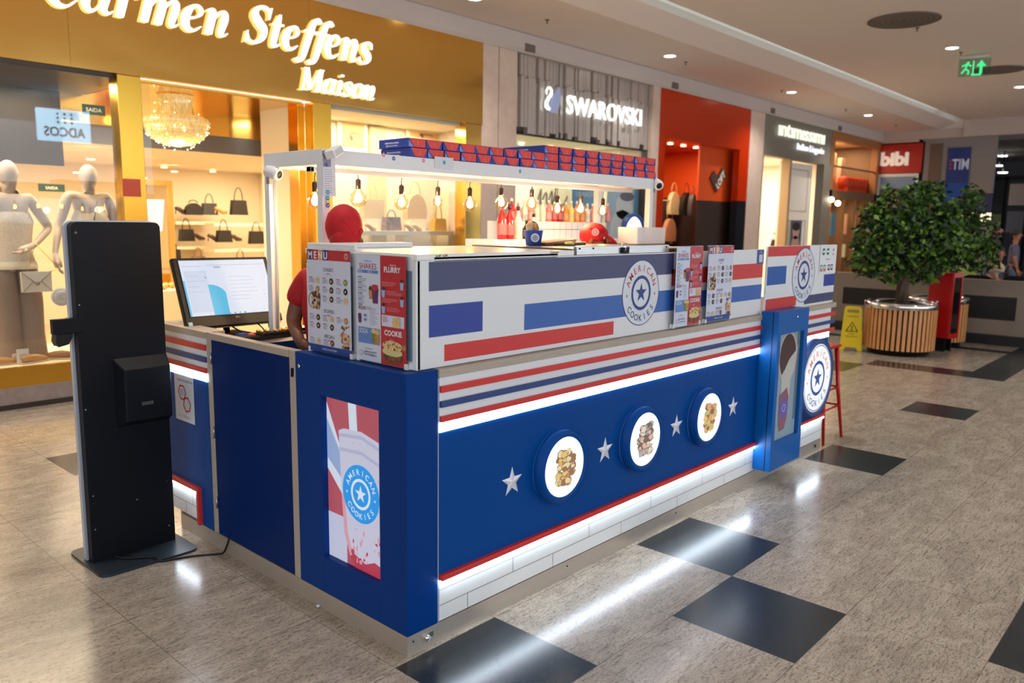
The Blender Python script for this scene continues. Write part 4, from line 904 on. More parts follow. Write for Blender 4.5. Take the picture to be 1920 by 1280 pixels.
def bottle(x, y, z, h, nm, col, label, r=.026, cap=(230,220,214), group='syrup bottles behind the staff'):
    t = thing('syrup_bottle', label, 'bottle', (x, y, z), group=group)
    k = M(); k.lathe([(r*.9,0),(r,.01),(r,h*.52),(r*.8,h*.62),(r*.38,h*.74),(r*.34,h*.86)], mt('syrup_'+nm.replace(' ','_'), col, .12, trans=0, coat=.6), c=(x,y,z+.001), n=14); k.build('bottle_body', t)
    k = M(); k.lathe([(r*.42,h*.86),(r*.42,h*.97),(r*.15,h)], mt('cap_'+str(cap[0]), cap, .4), c=(x,y,z+.001), n=10); k.build('cap', t)
    k = M(); k.lathe([(r*1.02,h*.12),(r*1.02,h*.42)], mt('label_'+nm.split(' ')[0], tuple(int(v*.55+80) for v in col), .5), c=(x,y,z+.001), n=14, caps=False); k.build('label', t)
xl = oy(960, 400, 1.86).x; xr = oy(1140, 400, 1.86).x; hb = oy(1060, 378, 1.86).z-rz1
N = 18
for i in range(N):
    nm, col = bc[[0,3,2,3,2,2,3,0,6,1,5,1,4,2,3,2,2,3][i]]; x = xl+(xr-xl)*i/(N-1)
    bottle(x, 1.865, rz1, hb*random.uniform(.94,1.06), nm, col, '%s syrup bottle, %s bottle from the left end of the white rack' % (nm, on2[i]))
for px_, nm, col, hh, r, lab in ((941,'red',(206,30,40),.27,.036,'large red syrup bottle at the left end of the back shelf'),(955,'crimson',(160,20,40),.25,.034,'large crimson syrup bottle second from the left end of shelf'),(971,'clear',(226,220,206),.24,.03,'large clear bottle with blue cap on the back shelf')):
    p = oy(px_, 448, 1.70); bottle(p.x, 1.70, bzt, hh, nm, col, lab, r, cap=(40,40,90) if nm != 'red' else (40,24,40), group='large bottles on the back shelf')
p = oy(987, 450, 1.70); bottle(p.x, 1.70, bzt, .14, 'dark_sauce', (34,20,30), 'short dark sauce bottle beside the blue paper tub', .03, cap=(30,30,36), group='large bottles on the back shelf')
p = oy(1002, 440, 1.74); bottle(p.x, 1.75, bzt, .19, 'white_sauce', (232,232,236), 'white bottle with black cap behind the blue paper tub', .03, cap=(16,16,18), group='large bottles on the back shelf')
# tub with cookies
a = oy(1000, 458, .62); zt = 1.569
t = thing('paper_tub', 'blue paper tub with round white logo standing on the steel worktop', 'tub', (a.x,.62,zt))
k = M(); k.lathe([(.040,.001),(.052,.078),(.054,.082),(.050,.082)], mt('tub_blue',(52,90,190),.4), c=(a.x,.62,zt), n=28); k.build('tub', t)
k = M(); k.T = frame((a.x-.030,.62-.037,zt+.042), (.78,-.62,0), (0,0,1)); k.disc(0,0,.024,WHITE,4,24); k.ring(0,0,.010,.013,LOGOB,5); k.star(0,0,.007,LOGOB,5); k.build('logo_print', t)
rnd = random.Random(8)
for i, (dx, dy, dz, c) in enumerate(((-.018,0,.095,COOKL),(.02,.01,.10,mt('cookie_red',(130,40,34),.7)),(.0,-.02,.092,COOK))):
    k = M(Matrix.Translation((a.x+dx,.62+dy,zt+dz)) @ Matrix.Rotation(1.2,4,'X') @ Matrix.Rotation(.5*i-.4,4,'Y')); k.lathe([(.001,-.006),(.03,-.006),(.034,0),(.03,.006),(.001,.006)], c, n=18); tag(k.build('cookie'), ('pale cookie at the left of the blue tub','dark red cookie at the right of the blue tub','brown cookie at the front of the blue tub')[i], 'cookie', 'cookies in the tub')
a = oy(1035, 452, .64); t = thing('serving_board', 'wooden serving board stacked with pale paper sheets on the steel worktop', 'board', (a.x,.6,zt)); k = M(); k.box(a.x-.16,a.x+.2,.55,.69,zt,zt+.015,mt('board_wood',(110,70,50),.5)); k.build('board', t, bevel=.004)
k = M(); k.prism([(a.x-.13,.56,zt+.016),(a.x+.12,.56,zt+.016),(a.x+.12,.56,zt+.032),(a.x-.02,.56,zt+.026)], (0,.11,0), mt('kraft_paper',(226,170,130),.6)); k.build('paper_stack', t)
a = oy(1068, 450, .5); k = M(); k.ball((a.x,.5,zt+.012), .03, mt('lemon_yellow',(240,220,110),.5), 10, sz=.012); tag(k.build('yellow_cloth'), 'small yellow cloth by the headscarf on the steel worktop', 'cloth')
a = oy(1190, 476, .95); t = thing('crepe_tray', 'flat tray with dark rim and pink wrapped items on the wooden slab', 'tray', (a.x,.95,1.475))
k = M(); k.box(a.x-.25,a.x+.28,.85,1.06,1.476,1.486,BLACK); k.box(a.x-.24,a.x+.27,.86,1.05,1.486,1.535,mt('pink_wrap',(196,150,140),.5)); k.box(a.x-.25,a.x+.28,.85,1.06,1.535,1.55,mt('brown_rim',(86,62,50),.5)); k.build('tray_body', t, bevel=.003)
t = M(); t.box(a.x-.09,a.x+.27,.87,1.04,1.552,1.67,mt('frosted_plastic',(222,214,216),.25,alpha=.75)); tag(t.build('storage_box', bevel=.006), 'frosted white plastic storage box on top of the dark rimmed tray', 'box')
t = thing('round_sign', 'blue rimmed lit round sign seen from behind under the right of frame', 'sign', (3.6,1.99,1.2)); a = oy(1182, 437, 1.98)
k = M(frame((a.x,1.98,a.z), (1,0,0), (0,0,1))); k.lathe([(.155,.0),(.155,.05),(.18,.05),(.18,0)], MATS['sign_rim_blue'], n=48); k.build('rim', t); k = M(frame((a.x,1.98,a.z), (1,0,0), (0,0,1))); k.lathe([(.001,.03),(.155,.03)], emat('sign_back_lit',(250,250,255),1.1), n=40, caps=False); k.build('lit_disc', t)
k = M(); k.box(a.x-.1,a.x+.1,1.985,2.0,1.0,a.z-.12,WHITE); k.build('bracket', t)

# ================================================================== payment totem
a = oz(178,1055,.012); TY0 = a.y
t = thing('self_service_totem', 'tall dark self service totem seen from behind on a flat base plate', 'totem', (-.31,1.82,0))
tw0, tw1 = -.525, -.115; ty = 1.745; tz = 1.665
def rrect(x0,x1,z0,z1,r,top_only=True):
    pts = [(x0,z0),(x1,z0)]
    for i in range(7): b = i/6*math.pi/2; pts.append((x1-r+r*math.cos(b), z1-r+r*math.sin(b)))
    for i in range(7): b = math.pi/2+i/6*math.pi/2; pts.append((x0+r+r*math.cos(b), z1-r+r*math.sin(b)))
    return pts
k = M(); k.prism([(x,ty,z) for x, z in rrect(tw0,tw1,.013,tz,.028)], (0,.050,0), DARK); k.build('back_housing', t, bevel=.002)
k = M(); k.prism([(x,ty+.052,z) for x, z in rrect(tw0-.012,tw1+.004,.013,tz+.006,.034)], (0,.028,0), mt('silver_frame',(186,196,214),.35,.3)); k.build('silver_frame', t, bevel=.003)
k = M(); k.prism([(x,ty+.081,z) for x, z in rrect(tw0+.01,tw1-.01,.2,tz-.01,.02)], (0,.004,0), BLACK); k.build('front_glass', t)
pts = []
for cx_, cy_, b0 in ((.09,0,0),):
    pass
bx0_, bx1_, by0_, by1_, r_ = -.555, -.075, 1.555, 1.985, .045
for (qx, qy, b0) in ((bx1_-r_,by1_-r_,0),(bx0_+r_,by1_-r_,math.pi/2),(bx0_+r_,by0_+r_,math.pi),(bx1_-r_,by0_+r_,1.5*math.pi)):
    for i in range(7): b = b0+i/6*math.pi/2; pts.append((qx+r_*math.cos(b), qy+r_*math.sin(b), 0))
k = M(); k.prism(pts, (0,0,.012), mt('base_plate_grey',(52,62,72),.38,.4)); k.build('base_plate', t, bevel=.002)
bx = [oy(p[0],p[1],ty-.06) for p in ((229,683),(318,678),(318,800),(229,800))]
q0, q1, qz0, qz1 = bx[0].x, tw1+.002, bx[3].z+.0, bx[0].z
k = M()
for (a0, b0, c0) in (): pass
f0 = [(q0-.02,ty,qz0-.015),(q1,ty,qz0-.015),(q1,ty,qz1+.02),(q0-.02,ty,qz1+.02)]; f1 = [(q0+.005,ty-.07,qz0+.02),(q1-.015,ty-.07,qz0+.02),(q1-.015,ty-.07,qz1-.03),(q0+.005,ty-.07,qz1-.03)]
k.add(f0+f1, [(4,5,6,7),(0,1,5,4),(1,2,6,5),(2,3,7,6),(3,0,4,7)], DARK); k.build('rear_box', t, bevel=.004)
k = M(FY(ty-.0705))
gx0 = q0+.05
for r2 in range(4):
    for i in range(26): k.rect(gx0+i*.0048, gx0+i*.0048+.0026, qz0+.075+r2*.009, qz0+.082+r2*.009, mt('vent_light',(120,126,132),.4) if (r2 > 1 and 5 < i < 18) else BLACK, 1)
k.build('vent_slots', t)
sb = oy(125, 625, ty+.05)
k = M(); k.box(sb.x-.075, tw0+.03, ty-.006, ty+.03, sb.z+.005, sb.z+.075, DARK); k.build('scanner_bracket', t, bevel=.003)
k = M(); k.prism([(sb.x-.03,ty+.0,sb.z+.06),(sb.x+.01,ty+.0,sb.z+.075),(sb.x+.01,ty+.0,sb.z-.01),(sb.x-.01,ty,sb.z-.045),(sb.x-.055,ty,sb.z-.055),(sb.x-.065,ty,sb.z-.03),(sb.x-.05,ty,sb.z+.065)], (0,.06,0), BLACK); k.build('card_reader', t, bevel=.006)
k = M(FY(ty)); 
for x_, z_ in ((tw0+.02,.35),(tw1-.03,.10),(tw1-.03,.34),(-.30,.28),(tw0+.02,.18),(tw0+.015,1.28),(tw0+.012,.78)): k.disc(x_, z_, .0035, CHROME, 2, 10)
for i in range(3): k.disc(tw0+.06+.022*i, .05, .006, BLACK, 2, 10)
k.disc(tw0+.02, tz-.05, .008, mt('tag_grey',(90,92,96),.5), 2, 4); k.build('screw', t)
cable('power_cable', [(-.43,1.735,.03),(-.40,1.68,.02),(-.30,1.60,.018),(-.28,1.55,.006),(-.22,1.53,.005),(-.14,1.50,.005),(-.05,1.44,.005),(-.025,1.40,.02),(-.012,1.365,.10)], .005, BLACK, 'black power cable running from the totem base to the kiosk side')
# ================================================================== red stool past the kiosk end
RM = mt('stool_red', (190,26,20), .3, .2)
t = thing('metal_stool', 'red metal stool with splayed legs behind the far end of kiosk', 'stool', (4.42,.22,0)); cx, cy, hh = 4.40, .20, .745
for i, (sx, sy) in enumerate(((-1,-1),(1,-1),(1,1),(-1,1))):
    k = M(); k.tube([(cx+sx*.125,cy+sy*.125,hh),(cx+sx*.15,cy+sy*.15,.4),(cx+sx*.19,cy+sy*.19,.004)], [.020,.016,.011], RM, 8); k.build('leg', t)
k = M(); k.box(cx-.155,cx+.155,cy-.155,cy+.155,hh-.0,hh+.022,RM); k.build('seat', t, bevel=.02)
for z_, e in ((.27,.163),(.42,.152)):
    k = M()
    for (ax_, ay_, bx_, by_) in ((-1,-1,1,-1),(1,-1,1,1),(1,1,-1,1),(-1,1,-1,-1)): k.cyl((cx+ax_*e,cy+ay_*e,z_),(cx+bx_*e,cy+by_*e,z_),.008,RM,8)
    k.build('foot_ring', t)

# ================================================================== serif italic lettering
GLY = {
'C':(1.15,[[(1.05,1.12,.06),(1.02,1.38,.1),(.78,1.52,.1),(.45,1.4,.24),(.25,.95,.34),(.28,.4,.34),(.5,.05,.2),(.8,.02,.1),(1.05,.28,.06)]]),
'a':(1.05,[[(.72,.8,.1),(.5,.98,.12),(.28,.8,.26),(.15,.45,.3),(.22,.12,.2),(.4,.03,.12),(.6,.25,.08),(.72,.6,.08)],[(.80,1.0,.26),(.74,.5,.27),(.74,.14,.2),(.9,.03,.1),(1.02,.15,.05)]]),
'r':(.8,[[(.0,.88,.06),(.16,.96,.14),(.24,.8,.27),(.2,.0,.27)],[(.3,.6,.06),(.5,.92,.12),(.66,.93,.2),(.74,.78,.14)]]),
'm':(1.42,[[(.0,.88,.06),(.16,.96,.14),(.24,.8,.27),(.2,.0,.27)],[(.28,.5,.05),(.5,.9,.12),(.68,.92,.18),(.72,.65,.27),(.66,0,.27)],[(.74,.5,.05),(.97,.9,.12),(1.15,.92,.18),(1.18,.65,.27),(1.12,.14,.2),(1.24,.03,.1),(1.36,.15,.05)]]),
'n':(.97,[[(.0,.88,.06),(.16,.96,.14),(.24,.8,.27),(.2,.0,.27)],[(.28,.5,.05),(.5,.9,.12),(.68,.92,.18),(.72,.65,.27),(.66,.14,.2),(.78,.03,.1),(.9,.15,.05)]]),
'e':(.85,[[(.22,.48,.06),(.5,.54,.09),(.68,.72,.12),(.6,.93,.12),(.42,.98,.12),(.22,.78,.26),(.14,.42,.3),(.25,.1,.22),(.5,.02,.12),(.74,.22,.05)]]),
'S':(1.1,[[(.97,1.15,.05),(.92,1.4,.1),(.68,1.52,.12),(.4,1.42,.2),(.32,1.15,.28),(.55,.85,.32),(.8,.6,.3),(.78,.25,.24),(.5,.02,.14),(.22,.08,.1),(.1,.35,.05)],[(.06,-.02,.05),(.1,.45,.06)],[(.96,1.05,.05),(1.0,1.54,.06)]]),
't':(.6,[[(.34,1.35,.1),(.28,.9,.26),(.22,.15,.24),(.35,.03,.12),(.52,.15,.05)],[(.05,.93,.09),(.56,.93,.09)]]),
'f':(.62,[[(.86,1.34,.16),(.74,1.5,.12),(.57,1.42,.18),(.45,1.0,.27),(.32,.3,.27),(.22,-.25,.2),(.05,-.42,.12),(-.1,-.3,.16)],[(.12,.93,.09),(.78,.93,.09)]]),
's':(.72,[[(.66,.7,.05),(.6,.92,.09),(.4,.98,.12),(.22,.85,.2),(.28,.62,.26),(.52,.42,.27),(.58,.2,.2),(.38,.02,.12),(.15,.08,.09),(.06,.28,.05)]]),
'M':(1.5,[[(.12,.0,.1),(.14,1.45,.1)],[(.16,1.5,.3),(.62,.08,.26)],[(.62,.05,.08),(1.14,1.5,.1)],[(1.2,1.48,.3),(1.2,.0,.3)],[(-.05,.03,.07),(.3,.03,.07)],[(.98,.03,.07),(1.44,.03,.07)],[(-.02,1.47,.07),(.25,1.47,.07)],[(1.1,1.47,.07),(1.4,1.47,.07)]]),
'i':(.48,[[(.0,.88,.06),(.16,.96,.14),(.24,.8,.27),(.2,.14,.2),(.32,.03,.1),(.44,.15,.05)],[(.27,1.28,.2),(.29,1.42,.2)]]),
'o':(.92,[[(.5,.98,.12),(.25,.82,.24),(.14,.48,.29),(.24,.15,.24),(.44,.02,.12),(.68,.18,.24),(.8,.52,.29),(.7,.85,.24),(.5,.98,.12)]])}
def smooth(P, n=5):
    out = []
    for i in range(len(P)-1):
        a, b, c, d = P[max(i-1,0)], P[i], P[i+1], P[min(i+2,len(P)-1)]
        for s in range(n):
            u = s/n; out.append(tuple(.5*((2*b[k])+(c[k]-a[k])*u+(2*a[k]-5*b[k]+4*c[k]-d[k])*u*u+(3*b[k]-a[k]-3*c[k]+d[k])*u**3) for k in range(3)))
    out.append(P[-1]); return out
def serif(m, s, x, y, k, kx, mat, dep, shear=.2):
    for ch in s:
        adv, st = GLY[ch]
        for q, S_ in enumerate(st):
            P = smooth(S_) if len(S_) > 2 else S_; vs = []; fs = []
            for i, (a, b, w_) in enumerate(P):
                a0 = P[max(i-1,0)]; a1 = P[min(i+1,len(P)-1)]; dx, dy = a1[0]-a0[0], a1[1]-a0[1]; L_ = math.hypot(dx, dy) or 1; nx, ny = -dy/L_, dx/L_
                w_ = max(w_, .05)*.47
                for sg in (-1, 1):
                    X, Y = a+sg*nx*w_, b+sg*ny*w_
                    for z in (0, dep): vs.append((x+(X+shear*Y)*k*kx, y+Y*k, z+q*.0004))
            for i in range(len(P)-1):
                o = i*4; fs += [(o+1,o+3,o+7,o+5),(o,o+4,o+5,o+1),(o+2,o+3,o+7,o+6)]
            e = (len(P)-1)*4; fs += [(0,1,3,2),(e,e+2,e+3,e+1)]
            m.add(vs, fs, mat)
        x += adv*k*kx
    return x

# ================================================================== boutique with the gold front
GOLD = mt('polished_gold', (240,190,100), .14, 1., bump=(.7,.25,(1,1,2)))
GOLDB = mt('brushed_gold', (226,176,70), .26, 1.)
SIGNW = emat('sign_white', (255,252,248), 1.5)
t = thing('boutique_sign', 'polished gold fascia with lit white italic lettering Carmen Steffens Maison', 'sign', (2,5.57,2.98))
k = M()
for x0, x1 in ((-9,-1.6),(-1.598,.85),(.852,3.3),(3.302,5.998)): k.box(x0, x1, 5.53, 5.62, 2.985, 4.05, GOLD)
k.build('fascia_panel', t)
k = M(FY(5.515, 0, 0)); serif(k, 'Carmen', .62, 3.478, .245, 1.12, SIGNW, .03); k.build('lettering', t)
k = M(FY(5.515, 0, 0)); serif(k, 'Steffens', 2.50, 3.478, .245, 1.03, SIGNW, .03); k.build('lettering', t)
k = M(FY(5.515, 0, 0)); serif(k, 'Maison', 3.16, 3.085, .160, 1.10, SIGNW, .03); k.build('lettering', t)
k = M(); k.box(-9, 1.25, 5.60, 5.66, .19, .365, GOLDB); k.box(3.57, 5.7, 5.60, 5.66, .19, .8, GOLDB); struct(k, 'trim_gold_sill')
k = M(); k.box(1.25, 1.465, 5.56, 5.75, 0, 2.985, GOLDB); k.box(3.27, 3.36, 5.75, 5.95, 0, 2.985, GOLD); k.box(3.30,3.36,5.95,6.6,0,2.985,SHOPW); k.box(4.6,6.1,6.97,7.0,2.46,2.985,SHOPW); k.box(3.36, 3.60, 5.58, 5.75, 0, 2.985, GOLDB); k.box(5.70, 6.0, 5.55, 5.75, 0, 2.985, GOLD); struct(k, 'trim_gold_columns', bevel=.004)
k = M(FY(5.555, 0, 0)); p = oy(231, 368, 5.555); p2 = oy(263, 336, 5.555); k.box(p.x, p2.x, p.z, p2.z, 0, .002, mt('sticker_redbrown',(196,70,40),.4)); tag(k.build('column_sticker'), 'square red brown sticker on the left gold column', 'sticker')
k = M(); k.box(-9, 1.25, 5.63, 5.642, .366, 2.98, PANE); struct(k, 'window_1'); k = M(); k.box(3.60, 5.70, 5.63, 5.642, .8, 2.98, PANE); struct(k, 'window_2')
k = M(); k.box(1.52, 1.60, 5.70, 5.712, .02, 2.95, PANE); k.box(1.50, 1.515, 5.69, 5.72, .02, 2.95, mt('door_edge_dark',(40,34,28),.4)); struct(k, 'door_1')
k = M(); k.box(-9, 1.45, 5.66, 6.9, .30, .362, SHOPW); k.box(3.60, 5.70, 5.66, 6.6, .7, .8, SHOPW); struct(k, 'trim_window_deck')
k = M(); k.box(-9, 10.2, 5.75, 11.6, -.02, .004, SHOPF); struct(k, 'floor_boutique')
k = M(); k.box(-9, 6.2, 11.5, 11.6, 0, 3.2, SHOPW); k.box(6.1, 6.2, 5.75, 11.5, 0, 3.2, SHOPW); k.box(-9, -8.9, 5.75, 11.5, 0, 3.2, SHOPW); struct(k, 'wall_boutique')
k = M(); k.box(-9, 1.45, 7.0, 11.5, 2.62, 2.7, SHOPC); k.box(1.45, 6.2, 7.0, 11.5, 2.52, 2.6, SHOPC); k.box(-9, 1.45, 5.62, 7.0, 2.95, 3.0, mt('window_ceiling_dark',(34,28,24),.3)); struct(k, 'ceiling_boutique')
k = M(); k.box(1.465, 3.27, 5.66, 7.0, 2.95, 2.985, GOLD); k.box(3.27, 4.6, 6.64, 7.0, 2.95, 2.985, GOLD); k.box(1.2, 4.6, 6.97, 7.0, 2.66, 2.95, GOLD); k.box(1.2, 4.6, 6.96, 7.0, 2.46, 2.66, mt('transom_grey',(96,90,88),.3)); k.box(3.6,6.1,5.66,6.6,2.95,3.0,SHOPW); struct(k, 'trim_entrance_soffit')
k = M(); k.box(3.60, 6.1, 6.55, 6.62, .8, 2.95, mt('window_back_cream',(240,222,184),.6)); k.box(-9, 1.2, 6.88, 6.90, 2.2, 2.95, mt('window_back_brown',(40,30,22),.4)); struct(k, 'wall_window_display')
WARM = (1,.80,.56)
area('boutique_light', (2.2, 8.6, 2.49), 1.2, 2.6, 63.8, WARM); area('boutique_light', (5.0, 9.3, 2.49), 1.4, 2.6, 63.8, WARM); area('boutique_light', (-.6, 8.8, 2.6), 2.5, 2.4, 71.2, WARM)
area('window_light', (.2, 6.15, 2.93), 2.2, .5, 41.2, WARM); area('window_light', (-2.6, 6.15, 2.93), 2.2, .5, 30.0, WARM); area('window_light', (4.65, 6.1, 2.93), 1.9, .5, 36, (1,.84,.62))
SPOTM = emat('spot_warm', (255,226,170), 9.)
for i, (px, py, Y) in enumerate(((7,282,8.2),(170,298,8.2),(145,323,8.8),(229,333,9.2),(268,333,9.4),(327,321,10.6),(399,321,11.2),(308,313,9.8),(28,240,7.6),(85,300,8.4))):
    zc = 2.49 if px > 255 else 2.59; p = oz(px, py, zc) if _ray(px,py).z > .0 else oy(px, py, Y)
    if not (5.8 < p.y < 11.4): p = oy(px, py, Y); p.z = min(p.z, zc)
    k = M(); k.lathe([(.001,p.z-.012),(.045,p.z-.010),(.05,p.z)], SPOTM, c=(p.x,p.y,0), n=14); tag(k.build('ceiling_spot'), 'small warm ceiling spot in the boutique, %s from the left of its ceiling' % ordn[i], 'ceiling light', 'boutique ceiling spots')

# chandelier
t = thing('chandelier', 'large crystal chandelier glowing warm above the boutique entrance', 'chandelier', (1.9,6.15,2.2))
cc = oy(330, 215, 6.15); cx, cy = cc.x, 6.15; zt = 2.94; zr = oy(330, 228, 6.15).z; zb = oy(330, 284, 6.15).z; rr = .33; rt = .17
CRY = mt('crystal_strands', (255,214,150), .15, emit=.42, ecol=(255,180,90), coat=1., noise=(60,.5,(1,1,.15))); BEAD = emat('crystal_sparkle', (255,226,170), 5.5)
k = M(); k.lathe([(rt*1.1,zt),(rt*.95,zt-.06),(rt*1.05,zt-.2),(rr*.85,zr+.05)], CRY, c=(cx,cy,0), n=40, caps=False); k.build('strand_cone', t)
k = M(); k.lathe([(rr*.8,zr+.05),(rr,zr+.03),(rr*1.02,zr-.02),(rr*.98,zr-.04)], CRY, c=(cx,cy,0), n=40); k.build('ring', t)
k = M(); k.lathe([(rr*.97,zr-.03),(rr*.93,zr-.12),(rr*.72,zr-.19),(rr*.4,zr-.24),(.001,zr-.26)], CRY, c=(cx,cy,0), n=40); k.build('basket', t)
rnd = random.Random(3); k = M()
for i in range(90):
    a_ = rnd.uniform(0, 6.28); u = rnd.random(); r0 = rr*1.0*math.cos(u*1.3)+.012; k.ball((cx+r0*math.cos(a_), cy+r0*math.sin(a_), zr-.03-u*(zr-zb-.05)), rnd.uniform(.004,.009), BEAD, 6)
for i in range(30):
    a_ = rnd.uniform(0, 6.28); u = rnd.random(); k.ball((cx+(rt+.02+u*.1)*math.cos(a_), cy+(rt+.02+u*.1)*math.sin(a_), zt-.05-u*.28), rnd.uniform(.004,.008), BEAD, 6)
o = k.build('crystal_bead', t); o['kind'] = 'stuff'
k = M(); k.cyl((cx,cy,zt-.01),(cx,cy,2.95),.05,GOLDB,16); k.build('ceiling_rose', t)
l = D.lights.new('chandelier_light', 'POINT'); l.energy = 16; l.color = (1,.68,.34); l.shadow_soft_size = .12; o = D.objects.new('chandelier_light', l); COL.objects.link(o); o.location = (cx, cy-.02, zb-.12)
p = oy(260, 235, 6.35); k = M(); k.ball((p.x+.05,6.7,2.75), .05, emat('globe_warm',(255,220,150),4.), 12); k.cyl((p.x+.05,6.7,2.79),(p.x+.05,6.7,2.96),.006,GOLDB,6); tag(k.build('globe_lamp'), 'small warm glass globe lamp hanging behind the left gold column', 'lamp')

# mannequins
MANN = mt('mannequin_skin', (200,182,166), .4); LACE = mt('lace_top', (216,202,186), .8, noise=(60,.12,(1,1,1))); TAUPE = mt('taupe_cloth', (150,130,114), .8, noise=(10,.08,(12,12,1))); CREAMC = mt('cream_cloth', (230,214,186), .8, noise=(10,.06,(8,8,1)))
def W2L(px, py, rz, H):
    def f(p, dx=0, dy=0, dz=0): q = Matrix.Rotation(-rz, 4, 'Z') @ Vector((p[0]+dx-px, p[1]+dy-py, p[2]+dz-.365)); return tuple(q/H)
    return f
m1 = oy(14, 330, 6.12); root = thing('mannequin', 'cream mannequin in lace top and wide taupe trousers in the shop window', 'mannequin', (m1.x, 6.12, .365), group=None)
rz = R(190); Hm = oy(12, 300, 6.12).z-.365; LL = W2L(m1.x, 6.12, rz, Hm)
sh = oy(58, 368, 6.08); el = oy(92, 428, 6.12); wr = oy(66, 458, 5.98); ha = oy(45, 468, 5.92)
figure(root, (m1.x,6.12,.365), rz, Hm, MANN, {'shl':LL(sh,-.02),'ell':LL(el),'wrl':LL(wr),'hal':LL(ha),'shr':LL((2*m1.x-sh.x+.02,6.08,sh.z)),'elr':LL((m1.x-.24,6.15,1.55)),'wrr':LL((m1.x-.27,6.05,1.3)),'har':LL((m1.x-.27,6.03,1.22))}, None, None, None, face=False, fat=.97)
k = M(); 
k.lathe([(.185,1.20),(.172,1.28),(.150,1.38),(.165,1.52),(.182,1.64),(.15,1.72)], LACE, c=(m1.x,6.12,0), n=28, sy=.72, caps=False); k.build('top', root)
k = M(); k.lathe([(.180,1.27),(.192,1.235),(.190,1.20)], mt('lace_band',(236,222,196),.7), c=(m1.x,6.12,0), n=28, sy=.74, caps=False); k.build('waistband', root)
k = M(); k.ball((m1.x,6.12-.015,.365+.935*Hm), .084, MANN, 18, sz=.12, sy=.097); k.tube([(m1.x,6.12,.365+.83*Hm),(m1.x,6.12,.365+.90*Hm)], .056, MANN, 12); k.build('head', root)
for s_ in (-1,1):
    k = M(); k.lathe([(.09,1.24),(.115,1.1),(.125,.9),(.12,.6),(.135,.375)], TAUPE, c=(m1.x+s_*.088,6.12,0), n=18, sy=1.05, caps=False); k.build('trouser_leg', root)
m2 = oy(165, 340, 6.2); root = thing('mannequin', 'cream mannequin in light outfit beside the left gold column', 'mannequin', (m2.x, 6.2, .365))
rz = R(165); Hm = oy(168, 308, 6.2).z-.365; LL = W2L(m2.x, 6.2, rz, Hm)
sh = oy(128, 362, 6.15); el = oy(110, 425, 6.2); wr = oy(103, 475, 6.05); ha = oy(108, 492, 6.0)
figure(root, (m2.x,6.2,.365), rz, Hm, MANN, {'shr':LL(sh),'elr':LL(el),'wrr':LL(wr),'har':LL(ha),'shl':LL((2*m2.x-sh.x-.03,6.2,sh.z))}, None, CREAMC, None, face=False, fat=.95)
k = M(); k.lathe([(.17,1.25),(.145,1.38),(.165,1.55),(.178,1.66),(.14,1.75)], CREAMC, c=(m2.x,6.2,0), n=26, sy=.7, caps=False); k.build('top', root)
k = M(); k.ball((m2.x,6.2-.015,.365+.935*Hm), .082, MANN, 18, sz=.118, sy=.095); k.tube([(m2.x,6.2,.365+.83*Hm),(m2.x,6.2,.365+.90*Hm)], .055, MANN, 12); k.build('head', root)
k = M(); k.tube([(m2.x+.03,6.08,1.84),(m2.x-.02,6.05,1.66),(m2.x+.03,6.05,1.5)], .006, mt('strap_dark',(90,70,56),.5), 6); k.build('strap', root)
# envelope bag hanging from a chain
a = oy(38, 510, 5.95); b = oy(98, 546, 5.95); t = thing('envelope_handbag', 'white envelope handbag hanging on a thin chain between the mannequins', 'handbag', ((a.x+b.x)/2,5.95,b.z))
LEA = mt('white_leather', (226,216,200), .4); k = M(); k.box(a.x, b.x, 5.93, 5.98, b.z, a.z, LEA); k.build('bag_body', t, bevel=.008)
k = M(FY(5.928, a.x, b.z)); W = b.x-a.x; H = a.z-b.z; k.poly([(.0,H),(W,H),(W*.5,H*.38)], mt('leather_flap',(236,228,212),.35), 1); k.build('flap', t)
k = M(FY(5.926, a.x, b.z)); 
for p0, p1 in (((0,H),(W*.5,H*.38)),((W,H),(W*.5,H*.38)),((0,0),(W*.36,H*.52)),((W,0),(W*.64,H*.52))): k.tube([(p0[0],p0[1],.002),(p1[0],p1[1],.002)], .0025, mt('seam_brown',(150,130,110),.5), 6)
k.ring(W*.5, H*.42, .010, .016, GOLDB, 6); k.build('piping', t)
c0 = oy(66, 456, 5.95); c1_ = oy(112, 505, 5.95); k = M(); k.tube([tuple(c0), tuple(c1_), (b.x-.01,5.95,a.z)], .004, GOLDB, 6); k.tube([tuple(c0), (a.x+.06,5.955,a.z)], .002, GOLDB, 6); k.build('chain', t)
a = oy(116, 556, 5.85); t = thing('round_window_sign', 'round white sticker sign hung low in the boutique window', 'sign', tuple(a)); k = M(FY(5.86, a.x, a.z)); k.lathe([(.001,0),(.088,0),(.088,.006),(.001,.006)], mt('round_white',(236,232,226),.4), n=36); k.build('disc', t)
k = M(FY(5.853, a.x, a.z)); k.ring(0,0,.068,.071,INKG,1); k.lines(-.045,.045,.03,5,.014,INKG,1,h=.003,seed=2); k.build('print', t)
a = oy(30, 655, 5.78); b = oy(56, 688, 5.78); k = M(FY(5.78, a.x, .366)); k.box(0, b.x-a.x, 0, a.z-.366, 0, .004, mt('card_white',(232,226,222),.4)); k.lines(.02, b.x-a.x-.02, .08, 4, .014, INKG, 6, h=.004, seed=2); tag(k.build('price_card'), 'white price card standing on the window deck left of the shoes', 'card')
